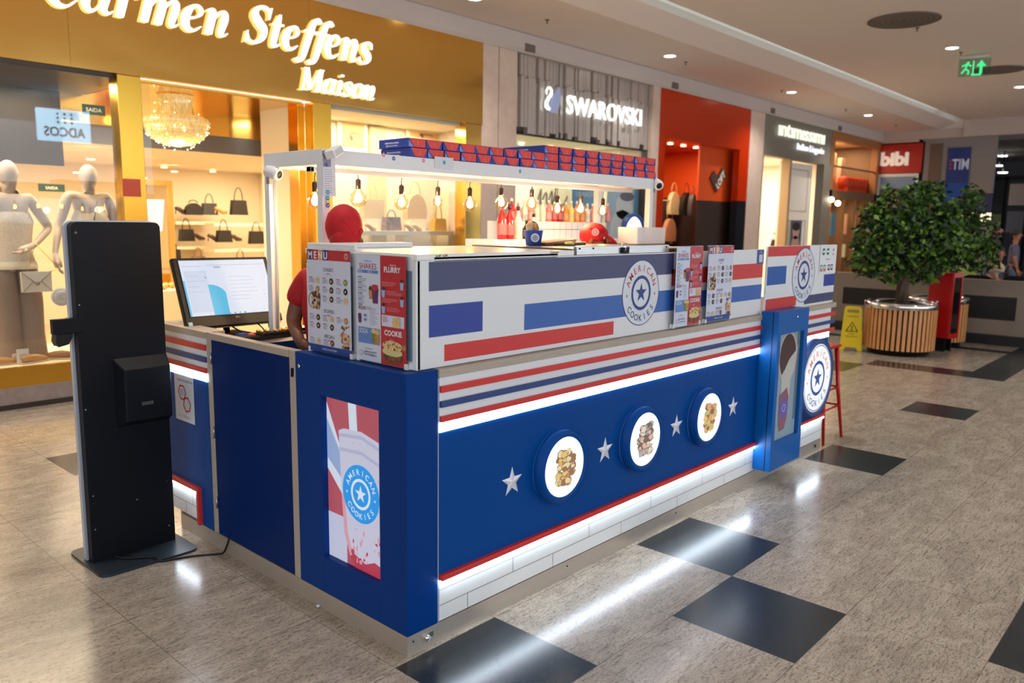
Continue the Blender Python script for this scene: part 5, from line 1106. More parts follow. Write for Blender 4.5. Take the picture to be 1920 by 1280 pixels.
def shoe(x, y, z, col, label, s=1., rz=0, heel=False):
    t = thing('shoe', label, 'shoe', (x,y,z), rz, 'shoes in the boutique'); T = WM[t]
    k = M(T); k.tube([(-.10*s,0,.035*s+(.05*s if heel else 0)),(-.04*s,0,.04*s+(.03*s if heel else 0)),(.03*s,0,.028*s),(.11*s,0,.02*s)], [.026*s,.032*s,.036*s,.02*s], mt('shoe_'+col[0], col[1], .45), 10); k.build('upper', t)
    k = M(T); k.box(-.12*s,.12*s,-.03*s,.03*s,0,.010*s,mt('sole_pale',(214,196,164),.5)) if not heel else k.cyl((-.10*s,0,.05*s),(-.105*s,0,.0),.008*s,mt('shoe_'+col[0], col[1], .45),8); k.build('sole', t)
p = oz(68, 680, .366); shoe(p.x, 5.80, .366, ('tan',(190,140,84)), 'tan shoe lying nearest the price card in the window', 1.1, .3)
shoe(p.x+.22, 5.86, .366, ('brown',(160,110,70)), 'brown shoe right of the tan one in the window', 1.1, 2.4); p = oz(20, 683, .366); shoe(p.x-.05, 5.84, .366, ('tan',(190,140,84)), 'tan sandal at the left edge of the window deck', 1.0, 0)

# shelves and bags at the rear of the boutique
SHELF = mt('shelf_cream', (244,228,196), .5)
def shelf_at(px0, px1, py, Y, label, th=.05, dep=.35):
    a = oy(px0, py, Y); b = oy(px1, py, Y); k = M(); k.box(a.x, b.x, Y, Y+dep, a.z-th, a.z, SHELF); return tag(k.build('wall_shelf'), label, 'shelf', 'boutique wall shelves'), a, b
BLKL = mt('black_leather', (30,26,24), .4); DGR = mt('dark_grey_leather',(64,60,62),.45); STRAW = mt('straw',(216,176,110),.8,noise=(60,.25,(1,1,1))); PALEW = mt('pale_woven',(226,196,146),.8,noise=(60,.15,(1,1,1))); MUST = mt('mustard_leather',(206,160,80),.5); CHK = mt('brown_check',(120,96,76),.6,noise=(30,.5,(1,1,1)))
def bag(px, py, w, h, Y, m, label, hh=.6, shape=0, group='handbags in the boutique', drop=0.):
    p = oy(px, py, Y); t = thing('handbag', label, 'handbag', (p.x, Y, p.z), group=group); x, z = p.x, p.z+.001
    k = M()
    if shape == 0: k.prism([(x-w/2,Y-.05,z),(x+w/2,Y-.05,z),(x+w*.40,Y-.05,z+h),(x-w*.40,Y-.05,z+h)], (0,.10,0), m)
    elif shape == 1: k.prism([(x-w/2,Y-.05,z),(x+w/2,Y-.05,z),(x+w/2,Y-.05,z+h),(x-w/2,Y-.05,z+h)], (0,.10,0), m)
    else: k.prism([(x+w/2*math.cos(i*math.pi/12)*(1 if i < 13 else .95), Y-.05, z+h*.25+h*.75*math.sin(i*math.pi/12)) for i in range(13)]+[(x-w*.46,Y-.05,z),(x+w*.46,Y-.05,z)], (0,.10,0), m)
    k.build('bag_body', t, bevel=.01)
    k = M(); k.tube([(x+w*.26*math.cos(a_*math.pi/8), Y, z+h+h*hh*math.sin(a_*math.pi/8)) for a_ in range(9)], .008, m, 6); k.build('handle', t)
    return t
YR = 10.6
s1 = shelf_at(330, 402, 415, YR+.5, 'cream upper shelf left of the rear corner in boutique'); shelf_at(402, 500, 418, YR, 'cream upper shelf right of the rear corner in boutique'); shelf_at(330, 402, 462, YR+.5, 'cream middle shelf left of the rear corner in boutique'); shelf_at(402, 500, 467, YR, 'cream middle shelf right of the rear corner in boutique')
shelf_at(330, 402, 505, YR+.5, 'cream lowest shelf left of the rear corner in boutique'); shelf_at(402, 500, 512, YR, 'cream lowest shelf right of the rear corner in boutique')
for px, py, w, h, Y, m, lab, hh, sp in ((363,403,.30,.20,YR+.5,BLKL,'black handbag, leftmost on the upper rear shelf',.25,2),(393,403,.28,.2,YR+.5,DGR,'dark grey handbag beside the corner on upper rear shelf',.8,0),(448,403,.30,.25,YR,BLKL,'black tall handled bag in the middle of upper rear shelf',.85,0),
   (350,452,.26,.2,YR+.5,BLKL,'black handbag on the middle rear shelf beside the mirror',.9,0),(420,454,.27,.2,YR,BLKL,'black trapezoid handbag on the middle rear shelf right of corner',.9,0),(481,457,.28,.22,YR,BLKL,'dark striped handbag near the white post on middle rear shelf',.7,0),
   (372,497,.25,.15,YR+.5,mt('taupe_leather',(150,120,96),.5),'taupe bag on the lowest shelf just above the computer monitor',1.,0),(451,500,.24,.15,YR,mt('brown_leather',(110,80,60),.5),'brown bag on the lowest shelf above the monitor right side',1.,0),
   (310,452,.22,.2,YR+.2,BLKL,'black handbag reflected left of the gold framed mirror',.8,0),(325,497,.26,.26,YR+.2,BLKL,'black bucket bag low beside the gold framed mirror',.5,0)):
    bag(px, py, w, h, Y, m, lab, hh, sp)
for px, py, Y, lab in ((343,403,YR+.5,'dark heeled shoe at the left of the upper rear shelf'),(417,403,YR,'pale heeled shoe on the upper shelf right of corner'),(375,452,YR+.5,'dark shoe on the middle rear shelf left of corner'),(404,454,YR,'dark ankle shoe at the corner of the middle shelf'),(445,454,YR,'brown heeled shoe between two black bags on middle shelf'),(505,458,YR,'black shoe beside the white frame post')):
    p = oy(px, py, Y); shoe(p.x, Y+.05, p.z+.02, ('dark',(70,54,44)) if 'dark' in lab or 'black' in lab else ('tan',(190,140,84)), lab, 1.1, .2, True)
k = M(); k.box(3.0, 3.02, 7.1, 9.2, 0, 2.4, SHOPW); 
# gold framed floor mirror
a = oy(258, 336, 9.2); b = oy(334, 560, 9.2); t = thing('floor_mirror', 'tall gold framed floor mirror leaning inside the boutique entrance', 'mirror', ((a.x+b.x)/2, 9.2, 0))
FRG = mt('frame_gold_wood', (222,166,84), .4); k = M(); k.box(a.x, b.x, 9.2, 9.26, a.z-.07, a.z, FRG); k.box(b.x-.08, b.x, 9.2, 9.26, .03, a.z-.07, FRG); k.box(a.x, a.x+.06, 9.2, 9.26, .03, a.z-.07, FRG); k.box(a.x, b.x, 9.2, 9.26, .004, .05, FRG); k.build('frame', t, bevel=.006)
k = M(); k.box(a.x+.06, b.x-.08, 9.225, 9.235, .05, a.z-.07, mt('mirror_glass',(230,220,205),.03,1.)); k.build('mirror_glass', t)
p = oy(300, 420, 9.0); k = M(); k.prism([(p.x-.14,9.05,p.z-.1),(p.x+.05,9.05,p.z-.1),(p.x+.10,9.05,p.z+.34),(p.x-.16,9.05,p.z+.34)], (0,.04,0), emat('bright_shape_cream',(255,246,222),1.2)); tag(k.build('mirror_bright_shape'), 'bright cream glowing shape in front of the floor mirror glass', 'panel')  # glowing cream shape put in for the bright area inside the mirror
a = oy(524, 338, 7.9); b = oy(556, 520, 7.9); t = thing('floor_mirror', 'dark wood framed leaning mirror seen between the white frame posts', 'mirror', ((a.x+b.x)/2, 7.9, 0)); DW = mt('dark_wood',(84,48,24),.4)
k = M(); k.prism([(a.x+.05,7.9,.01),(a.x+.13,7.9,.01),(a.x+.17,7.9,a.z),(a.x+.10,7.9,a.z)], (0,.05,0), DW); k.prism([(b.x+.16,7.9,.01),(b.x+.24,7.9,.01),(b.x+.12,7.9,a.z),(b.x+.06,7.9,a.z)], (0,.05,0), DW); k.box(a.x+.1,b.x+.12,7.9,7.95,a.z-.06,a.z,DW); k.build('frame', t)
k = M(); k.box(a.x+.14, b.x+.08, 7.92, 7.93, .02, a.z-.06, mt('mirror_dim',(110,84,62),.15,.6)); k.build('mirror_glass', t)
# low display tables
for i, (px, py, Y, w_, lab) in enumerate(((335,560,8.0,.9,'cream display table with pastries of gold ornaments behind the totem'),(548,545,7.6,.5,'small cream display table behind the staff shoulder'))):
    p = oy(px, 535, Y); t = thing('display_table', 'cream display table %s in the boutique' % ('behind the computer monitor','behind the red shirted shoulder')[i], 'table', (p.x,Y,0)); k = M(); k.box(p.x-w_/2,p.x+w_/2,Y,Y+.5,.004,p.z-.06,SHELF); k.build('table_body', t, bevel=.01); k = M(); rnd = random.Random(i+2)
    for j in range(10): k.ball((p.x-w_*.4+j*w_*.09, Y+.15+rnd.random()*.2, p.z-.02), .05, mt('gold_ornament',(216,170,96),.35,.3), 8, sz=.04, jit=.15, seed=j)
    k.build('ornament_tray', t)
# right hand window: framed pictures, shelf, bags
def picture(px0, py0, px1, py1, Y, m, label, fw=.05, squig=True):
    a = oy(px0, py0, Y); b = oy(px1, py1, Y); z1 = min(a.z, 2.93); t = thing('framed_picture', label, 'picture', ((a.x+b.x)/2, Y, b.z))
    k = M(); k.box(a.x-fw, b.x+fw, Y, Y+.03, b.z-fw, z1+fw*.4, mt('pale_frame',(248,232,196),.4)); k.build('frame', t)
    k = M(FY(Y-.001, a.x, b.z)); W, H = b.x-a.x, z1-b.z; k.rect(0, W, 0, H, m, 1)
    if squig:
        for i in range(7): k.disc(W*(.35+.07*i), H*(.62-.09*((i-3)**2)/4*.5)-.0, .013, mt('twig_brown',(130,70,40),.6), 3, 8, jit=.3, seed=i)
        k.disc(W*.42,H*.4,.03,MATS['twig_brown'],3,10,jit=.3,seed=4)
    k.build('print', t)
ORG = mt('print_orange', (236,178,96), .5)
picture(640, 208, 683, 279, 6.5, ORG, 'orange print with twig drawing in pale frame in the right window'); picture(768, 224, 822, 262, 6.5, ORG, 'orange print partly behind the takeout boxes in the right window')
k = M(); a = oy(692, 215, 6.52); b = oy(723, 420, 6.52); k.box(a.x, b.x, 6.50, 6.549, 1.0, 2.93, mt('panel_olive_cream',(214,188,130),.6)); struct(k, 'trim_window_panel')
a = oy(664, 433, 6.15); b = oy(866, 443, 6.15); k = M(); k.box(a.x, b.x-.25, 6.05, 6.5, 1.50, 1.555, mt('window_shelf_grey',(222,206,178),.5)); k.box(a.x+.95, a.x+1.1, 6.3, 6.5, .8, 1.50, SHELF); tag(k.build('window_shelf'), 'long pale shelf across the right boutique window holding bags', 'shelf')
for px, w, h, m, lab, hh, sp, dy in ((708,.34,.24,PALEW,'pale woven bag with tall loops, leftmost in the right window',1.0,1,.16),(734,.27,.18,CHK,'brown checked handbag at the middle of the window shelf',.5,0,0),(789,.36,.34,STRAW,'large straw bag with round handle in the right window',.5,2,.16),(822,.24,.17,MUST,'mustard flap handbag at the right of the window shelf',1.2,0,0)):
    p = oy(px, 400, 6.2); t = bag(px, 400, w, h, 6.2, m, lab, hh, sp, 'bags on the window shelf'); t.location.z = 1.557+dy; t.location.y = 6.2+(.12 if dy else 0)
    if dy: q = M(); q.box(p.x-w*.4,p.x+w*.4,6.27,6.37,1.556,1.556+dy,SHELF); tag(q.build('bag_riser'), 'cream riser block under the %s' % ('pale woven bag' if px == 708 else 'large straw bag'), 'riser')
for px, lab in ((693,'tan strappy shoe at the left of the window shelf'),(765,'tan shoe below the straw bag on the window shelf'),(780,'gold shoe between straw and mustard bags')):
    p = oy(px, 425, 6.12); shoe(p.x, 6.1, 1.557, ('goldshoe',(214,168,100)) if 'gold' in lab else ('tan',(190,140,84)), lab, .9, .2, True)
p = oy(745, 470, 6.3); t = bag(745, 475, .2, .2, 6.25, STRAW, 'small straw bag hanging below the window shelf', 1.2, 0, 'bags on the window shelf'); t.location.z = .801
# exit plate and shop signs inside
for i, (px, py, Y, s, lab) in enumerate(((97,352,9.6,'SAIDA','small green exit plate on the rear wall between the mannequins'),(176,206,6.6,'SAIDA','small dark green exit plate above the right mannequin'))):
    p = oy(px, py, Y); k = M(FY(Y, p.x, p.z)); w_ = .11 if i else .16; k.box(-w_, w_, -.05, .05, -.01, 0, mt('exit_plate_green',(22,52,38),.4)); k.text(s, 0, -.02, .04, mt('plate_text',(220,220,200),.5), 2); tag(k.build('exit_plate'), lab, 'exit sign')
# sign across the mall, seen mirrored in the window glass
RW, RX = (oy(100, 198, 5.64), oy(100, 198, 5.64))
def mirror_pt(px, py, dist):
    d = _ray(px, py).normalized(); h = CP+d*((5.63-CP.y)/d.y); r = Vector((d.x, -d.y, d.z)); return h+r*((dist)/r.length)
A_, B_ = mirror_pt(70, 200, 13.5), mirror_pt(172, 212, 13.5); C_ = mirror_pt(85, 258, 13.5)
yb = (A_.y+B_.y)/2; t = thing('hanging_shop_sign', 'light blue lit sign reading Adcos hanging across the mall behind the viewer', 'sign', (A_.x,yb,C_.z))
def on_y(px, py, Y):
    d = _ray(px, py).normalized(); h = CP+d*((5.63-CP.y)/d.y); r = Vector((d.x,-d.y,d.z)); return h+r*((Y-h.y)/r.y)
A_, B_, C_, D_ = on_y(68,199,yb), on_y(168,212,yb), on_y(80,262,yb), on_y(172,270,yb); x0, x1, z0, z1 = A_.x, B_.x, (C_.z+D_.z)/2, (A_.z+B_.z)/2
k = M(frame((x0,yb,z0),(1,0,0),(0,0,1))); k.T = frame((x1,yb,z0),(-1,0,0),(0,0,1)); W, H = x1-x0, z1-z0
k.box(0, W, 0, H, -.08, 0, emat('adcos_blue',(170,212,240),13.)); adk = mt('adcos_dark',(60,70,80),.5); adr = mt('adcos_red',(200,90,70),.5,emit=1.5)
k.text('ADCOS', W*.5, H*.16, H*.30, adk, 12, w=W*.78, off=.02)
for r_ in range(3):
    for c_ in range(3): k.disc(W*(.36+.13*c_), H*(.86-.13*r_), H*.04, adr if r_ == 0 else adk, 12, 10)
k.build('lit_panel', t); k = M(); k.cyl((x0+.3,yb+.04,z1),(x0+.3,yb+.04,4.49),.01,STEEL,6); k.cyl((x1-.3,yb+.04,z1),(x1-.3,yb+.04,4.49),.01,STEEL,6); k.build('hanger', t)

# ================================================================== crystal shop
FLU = mt('fluted_metal', (200,188,180), .3, .45)
t = thing('jeweller_sign', 'vertically fluted silver fascia with swan and lit letters Swarovski', 'sign', (8.45,5.6,3.0)); rnd = random.Random(11)
k = M(); x = 6.71
while x < 10.18:
    w_ = rnd.choice((.055,.075,.09,.12)); w_ = min(w_, 10.19-x); y0 = 5.585+rnd.choice((0,.02,.045)); zb_ = 2.97+rnd.choice((0,0,.05,.08)); zs = 3.70+rnd.choice((0,.03,.06))
    k.box(x, x+w_-.008, y0, 5.66, zb_, zs, FLU); k.box(x, x+w_-.008, y0+.02, 5.66, zs+.01, 4.05, FLU); x += w_
k.build('fluted_panel', t)
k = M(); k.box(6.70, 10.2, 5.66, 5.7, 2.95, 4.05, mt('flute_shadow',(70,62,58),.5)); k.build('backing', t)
SW = emat('letters_coolwhite', (250,255,250), 1.35)
k = M(FY(5.55, 0, 0)); k.text('SWAROVSKI', 8.82, 3.335, .285, SW, 0, w=2.02, off=.004, dep=.03)
for cx_ in (8.335,): pass
k.build('lettering', t)
k = M(FY(5.55, 0, 0)); sx, sz = 7.28, 3.32
neck = [(7.34,3.55),(7.33,3.60),(7.36,3.645),(7.41,3.655),(7.45,3.62),(7.44,3.56),(7.38,3.50),(7.34,3.44),(7.34,3.38),(7.40,3.345)]
k.tube([(a_,b_,.01) for a_, b_ in neck], [.012,.016,.018,.02,.022,.026,.028,.03,.032,.03], SW, 8); k.build('swan_neck', t)
k = M(FY(5.55, 0, 0)); k.prism([(7.64,3.69,0),(7.56,3.64,0),(7.49,3.56,0),(7.44,3.47,0),(7.40,3.40,0),(7.36,3.33,0),(7.42,3.305,0),(7.54,3.31,0),(7.61,3.37,0),(7.645,3.47,0),(7.65,3.58,0)], (0,0,.02), mt('swan_wing',(150,160,200),.3,.3,emit=.25,ecol=(190,200,235))); k.build('swan_wing', t)
CR2 = mt('jeweller_cream', (236,230,206), .6)
k = M(); k.box(6.6, 10.5, 7.4, 7.5, 0, 3.1, CR2); k.box(6.65, 6.70, 5.8, 7.4, 0, 3.1, CR2); k.box(10.2, 10.4, 6.2, 7.4, 0, 3.1, CR2); k.box(6.7,10.2,5.7,7.4,3.02,3.08,CR2); struct(k, 'wall_jeweller')
area('jeweller_light', (8.4, 6.5, 3.0), 3., .8, 30, (1,.93,.80)); k = M(); k.box(6.70, 10.2, 5.66, 5.672, .4, 3.0, PANE); struct(k, 'window_3')
k = M(); k.box(6.70,6.74,5.6,5.7,0,2.97,mt('dark_frame',(60,52,48),.4)); k.box(10.12,10.16,5.6,5.7,0,2.97,MATS['dark_frame']); k.box(6.7,10.2,5.62,5.7,0,.4,GREYST); struct(k, 'trim_jeweller_frame')
BP = mt('poster_blue', (120,166,206), .5); BPL = mt('poster_lightblue', (190,214,234), .5)
def poster(px0, py0, px1, py1, Y, label, fn, zmin=None):
    a = oy(px0, py0, Y); b = oy(px1, py1, Y); zl = b.z if zmin is None else zmin; W, H = b.x-a.x, a.z-zl
    t = thing('poster', label, 'poster', ((a.x+b.x)/2, Y, zl)); k = M(); k.box(a.x, b.x, Y, Y+.02, zl, a.z, CR2); k.build('backing', t); k = M(FY(Y-.001, a.x, zl)); fn(k, W, H); k.build('print', t)
def fa(k, W, H): k.rect(0,W,0,H,BP,1); k.rect(W*.9,W,0,H,BPL,2); k.text('SWAROVSKI', W*.5, H*.84, .08, WHITE, 3, w=W*.8); k.text('Xmas', W*.5, H*.62, .16, WHITE, 3, w=W*.65, shear=.3)
def fb(k, W, H): k.rect(0,W,0,H,BPL,1); k.rect(W*.72,W,0,H,BP,2); k.disc(W*.45,H*.72,W*.24,mt('figure_white',(236,238,242),.5),3,20,ry=H*.16,jit=.05,seed=2); k.disc(W*.4,H*.4,W*.32,MATS['figure_white'],3,20,ry=H*.3,jit=.06,seed=4); k.disc(W*.52,H*.86,W*.2,mt('figure_hair',(120,116,126),.6),4,16,ry=H*.06)
poster(1073, 342, 1127, 440, 6.0, 'blue poster with white script Xmas in the jeweller window', fa, 1.0); poster(1140, 345, 1204, 440, 5.76, 'pale blue poster with white figure in the jeweller window', fb, 1.0)
k = M(FY(7.39)); a = oy(1020, 372, 7.39)
def script(k, x, z, s, m):
    pts = [(-.5,.25),(-.42,.6),(-.3,.3),(-.34,-.1),(-.2,-.05),(-.08,.2),(-.1,-.05),(.05,.15),(.08,-.05),(.2,.18),(.22,-.05),(.4,.5),(.5,.62),(.35,.5),(.3,.0),(.5,-.05),(.62,.1)]
    k.tube([(x+a_*s, z+b_*s, .006) for a_, b_, _ in smooth([(p_[0],p_[1],0) for p_ in pts])], .012, m, 6)
script(k, a.x, a.z-.05, 1.1, mt('script_grey',(110,104,92),.5)); script(k, a.x-1.3, a.z+.35, .7, MATS['script_grey']); tag(k.build('wall_script'), 'grey handwritten flourish lettering on the jeweller cream wall', 'wall lettering')
k = M(); a = oy(985, 260, 6.9); 
for i in range(4): k.ball((a.x+i*.75-.1, 6.9-.0, 2.995), .05, SPOTM, 10, sz=.02)
struct(k, 'trim_jeweller_spots')

# ================================================================== orange shop
ORF = mt('orange_gloss', (200,50,2), .2, spec=.35); ORW = mt('orange_wall', (232,86,16), .5); DBR = mt('dark_brown_panel', (58,42,36), .4)
k = M(); k.box(10.43, 13.9, 5.56, 5.70, 3.22, 4.05, ORF); k.box(10.43, 10.66, 5.56, 5.70, 0, 3.22, ORF); k.box(13.5, 13.9, 5.56, 5.70, 2.2, 3.22, ORF); k.box(13.5, 13.9, 5.56, 5.70, 0, 2.2, mt('black_gloss',(26,28,34),.2)); struct(k, 'wall_orange_front')
k = M(); k.box(10.43, 14.5, 9.2, 9.3, 2.32, 3.35, ORW); k.box(10.43, 14.5, 9.2, 9.3, 0, 2.32, DBR); k.box(10.43, 10.5, 5.7, 9.2, 0, 3.35, ORF); k.box(10.43, 14.5, 5.7, 9.2, 3.3, 3.36, ORW); k.box(14.3, 14.5, 5.7, 9.2, 2.3, 3.35, ORW); k.box(14.3,14.5,5.7,9.2,0,2.3,DBR); struct(k, 'wall_orange_shop')
a = oy(1312, 300, 5.84); k = M(); k.box(a.x, 13.88, 5.84, 5.88, 2.18, 3.24, ORW); k.box(a.x, 13.88, 5.84, 5.88, 0, 2.18, DBR); struct(k, 'wall_orange_partition')
area('orange_shop_light', (12.2, 6.7, 3.28), 2.2, .9, 52.5, (1,.8,.55)); k = M(); k.box(10.5,14.3,5.7,9.2,-.01,.006,DBR); struct(k,'floor_orange_shop')
for i, px in enumerate((1245,1262,1282,1300,1336,1320)):
    p = oz(px, (247,253,254,258,262,260)[i], 3.29) if i < 9 else None
    k = M(); k.lathe([(.001,3.27),(.05,3.272),(.055,3.29)], SPOTM, c=(min(14.1,10.7+i*.5),6.4,0), n=12); tag(k.build('ceiling_spot'), 'warm ceiling spot in the orange shop, %s from the left' % ordn[i], 'ceiling light', 'orange shop ceiling spots')
a = oy(1350, 333, 5.79); t = thing('heart_sign', 'grey brown heart shaped tick sign reading Loft on the orange wall', 'sign', (a.x,5.79,a.z)); q = Matrix.Translation((a.x,5.83,a.z-.02)) @ Matrix.Scale(.62, 4) @ frame((0,0,0), (.71,0,.71), (-.71,0,.71))
HB = mt('heart_brown',(92,72,64),.4); k = M(q); k.box(-.42,.42,-.22,.12,0,.06,HB); k.box(-.42,-.08,.12,.42,0,.06,HB); k.build('tick_plate', t, bevel=.01); k = M(q); k.text('LOFT', .02, -.17, .22, mt('loft_letters',(236,220,204),.4,emit=.3), 90, w=.66, off=.02); k.build('lettering', t)
for i, (px, py, w, h, m, lab) in enumerate(((1254,452,.45,.5,mt('rucksack_tan',(206,150,110),.6),'tan rucksack standing low inside the orange shop'),(1262,402,.42,.5,mt('pale_bag',(226,210,160),.6),'pale cream bag hanging in the orange shop'),(1285,404,.4,.5,BLKL,'black bag hanging in the middle of the orange shop'),(1297,404,.22,.45,DGR,'grey bag hanging beside the brown partition in orange shop'))):
    p = oy(px, py, 7.3); bag(px, py, w, h, (7.3,7.3,6.9,6.6)[i], m, lab, .4, 2, 'bags in the orange shop')
k = M(); k.box(11.0, 14.2, 7.4, 7.6, 1.18, 1.25, BLKL); k.box(11.0, 14.2, 7.35, 7.6, .6, .65, BLKL); k.box(11.0,14.2,7.58,7.6,0,2.25,mt('orange_shop_back',(96,80,72),.5)); k.cyl((11.0,7.3,2.22),(14.2,7.3,2.22),.02,CHROME,8); tag(k.build('rail_shelf'), 'dark shelf and hanging rail with bags in the orange shop', 'shelf')
for i,(px,c) in enumerate(((1246,(220,120,110)),(1270,(236,224,206)),(1296,(226,196,150)))):
    p = oy(px, 408, 7.25); k = M(); k.lathe([(.05,1.26),(.055,1.45),(.03,1.52)], mt('bottle_c%d' % i, c, .4), c=(p.x,7.40,0), n=12); tag(k.build('flask'), ('pink','white','pale gold')[i]+' flask standing on the dark shelf in the orange shop', 'flask')

# ================================================================== lingerie shop
GF = mt('grey_taupe_front', (132,124,112), .5)
k = M(); k.box(14.55, 18.3, 5.56, 5.75, 3.2, 4.05, GF); k.box(17.95, 18.4, 5.56, 5.75, 0, 3.2, GF); k.box(14.5,14.62,5.56,5.75,0,3.2,GF); struct(k, 'wall_lingerie_front')
t = thing('lingerie_sign', 'lit cream lettering intimissimi Italian Lingerie on grey taupe front', 'sign', (16.5,5.55,3.4)); SL = emat('letters_creamwhite',(246,250,226),1.1)
k = M(FY(5.53)); k.text('ıntımıssımı', 16.46, 3.66, .34, SL, 0, w=2.55, off=.006, dep=.03); k.build('lettering', t); k = M(FY(5.53)); k.text('Italian Lingerie', 16.97, 3.43, .15, emat('letters_blue_white',(226,232,240),1.3), 0, w=1.55, off=.004, dep=.03); k.build('lettering', t)
LW = mt('lingerie_white', (240,224,204), .6); k = M(); k.box(14.5, 18.4, 8.4, 8.5, 0, 3.3, LW); k.box(14.5,14.55,5.75,8.4,0,3.3,LW); k.box(18.3,18.4,5.75,8.4,0,3.3,LW); k.box(14.5,18.4,5.75,8.4,3.24,3.3,LW); k.box(14.5,18.4,5.75,8.4,-.01,.006,LW); struct(k, 'wall_lingerie_shop')
area('lingerie_light', (16.2, 7.0, 3.2), 2.6, 1.2, 95, (1,.86,.66))
a = oy(1485, 300, 5.8); k = M(); k.box(16.05, 16.16, 5.6, 5.8, 0, 3.2, mt('door_jamb_gold',(190,160,120),.4)); struct(k, 'door_2')
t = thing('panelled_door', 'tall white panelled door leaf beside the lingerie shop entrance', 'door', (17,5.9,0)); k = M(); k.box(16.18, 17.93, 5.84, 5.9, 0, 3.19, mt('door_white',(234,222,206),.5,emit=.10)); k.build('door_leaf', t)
k = M(FY(5.84)); 
def pan(x0,x1,z0,z1): 
    for (a_,b_,c_,d_) in ((x0,x1,z0,z0+.025),(x0,x1,z1-.025,z1),(x0,x0+.025,z0,z1),(x1-.025,x1,z0,z1)): k.box(a_,b_,c_,d_,0,.01,mt('door_mould',(206,190,170),.5))
pan(16.35,17.7,2.05,3.05); pan(16.35,17.7,.3,1.85); k.build('moulding', t)
def fc(k, W, H): k.rect(0,W,0,H,mt('poster_slate',(92,92,116),.5),1); k.disc(W*.5,H*.75,W*.3,mt('skin_pale',(206,160,140),.6),2,18); k.disc(W*.5,H*.35,W*.4,MATS['skin_pale'],2,18,ry=H*.3); k.disc(W*.5,H*.86,W*.34,HAIRD,3,16,ry=H*.1); k.rect(W*.2,W*.8,H*.3,H*.38,BLACK,4)
poster(1483, 413, 1500, 470, 5.78, 'slate poster with a model portrait beside the lingerie door', fc, .8)
a = oy(1452, 420, 6.6); root = thing('mannequin', 'pale mannequin torso with black bra and raised arm in lingerie doorway', 'mannequin', (a.x,6.6,0)); Hm = 1.8; LL = lambda p: ((p[0]-a.x)/Hm, (p[1]-6.6)/Hm, p[2]/Hm); rzm = R(180)
def RL(x, y, z): return (-(x-a.x)/Hm, -(y-6.6)/Hm, z/Hm)
figure(root, (a.x,6.6,0), rzm, Hm, mt('mannequin_white',(236,226,220),.4), {'ell':RL(a.x+.30,6.5,1.55),'wrl':RL(a.x+.38,6.5,1.78),'hal':RL(a.x+.39,6.5,1.86),'shl':RL(a.x+.16,6.6,1.45)}, face=False)
k = M(); k.lathe([(.155,1.20),(.165,1.26),(.17,1.32),(.15,1.36)], BLKL, c=(a.x,6.6,0), n=24, sy=.8, caps=False); k.build('bra', root); k = M(); k.lathe([(.17,.88),(.18,.95),(.16,1.02)], BLKL, c=(a.x,6.6,0), n=24, sy=.78, caps=False); k.build('brief', root)
a = oy(1432, 340, 8.0); b = oy(1480, 345, 8.0); t = thing('wall_display', 'gold framed lit niche with shelf above inside the lingerie shop', 'display', ((a.x+b.x)/2,8.2,0)); OG = mt('niche_orange',(216,150,70),.4)
z1 = oy(1450, 352, 8.1).z; x0, x1 = oy(1425, 352, 8.1).x, oy(1467, 352, 8.1).x; k = M(); k.box(x0, x1, 8.1, 8.3, z1-.12, z1, OG); k.box(x1-.2, x1, 8.1, 8.3, .01, z1-.12, OG); k.box(x0, x0+.1, 8.1, 8.3, .01, z1-.12, OG); k.build('frame', t)
k = M(); k.box(x0+.1, x1-.2, 8.28, 8.30, .05, z1-.12, emat('niche_glow',(255,236,200),.9)); k.build('lit_back', t)
z2 = oy(1450, 334, 8.1).z; k = M(); k.box(x0, x1, 8.0, 8.4, z2-.05, z2, OG); k.build('shelf', t)
a = oy(1453, 333, 8.05); k = M(FY(8.05, a.x, z2+.002)); k.box(-.14,.14,0,.34,-.02,0,LW); k.rect(-.09,.09,.06,.28,mt('coral_print',(206,110,90),.5),1); tag(k.build('framed_card'), 'small white framed card with coral print on the lingerie shop shelf', 'picture')

# ================================================================== children's shop with timber front
TW = mt('timber_front', (170,116,66), .45, noise=(6,.12,(1,14,14))); TWD = mt('timber_dark', (120,88,62), .45)
k = M(); k.box(18.4, 22.0, 5.58, 5.75, 3.86, 4.05, TW); k.box(18.4, 22, 5.58, 5.75, 2.42, 2.62, TWD)
for x in (18.4, 21.75): k.box(x, x+.22, 5.58, 5.75, 0, 3.86, TW)
for x in (19.5, 20.3, 21.1): k.box(x, x+.14, 5.6, 5.75, 0, 2.42, TW)
k.box(18.6,21.8,5.62,5.66,3.2,3.24,TWD); struct(k, 'wall_timber_front')
k = M(); k.box(18.4, 22, 7.2, 7.3, 0, 4.0, mt('timber_shop_back',(150,118,90),.6)); k.box(21.95,22,5.75,7.2,0,4.0,MATS['timber_shop_back']); k.box(18.4,22,5.75,7.2,3.95,4.0,SHOPW); k.box(18.4,22,5.75,7.2,-.01,.006,TWD); struct(k, 'wall_timber_shop')
area('timber_shop_light', (20.2, 6.4, 3.9), 2.6, .6, 36, (1,.72,.42)); area('timber_shop_light', (20.2, 6.4, 2.38), 2.6, .6, 12, (1,.76,.5))
k = M(); k.box(18.6,21.9,5.8,7.2,2.45,2.5,TWD); struct(k,'trim_timber_floor')
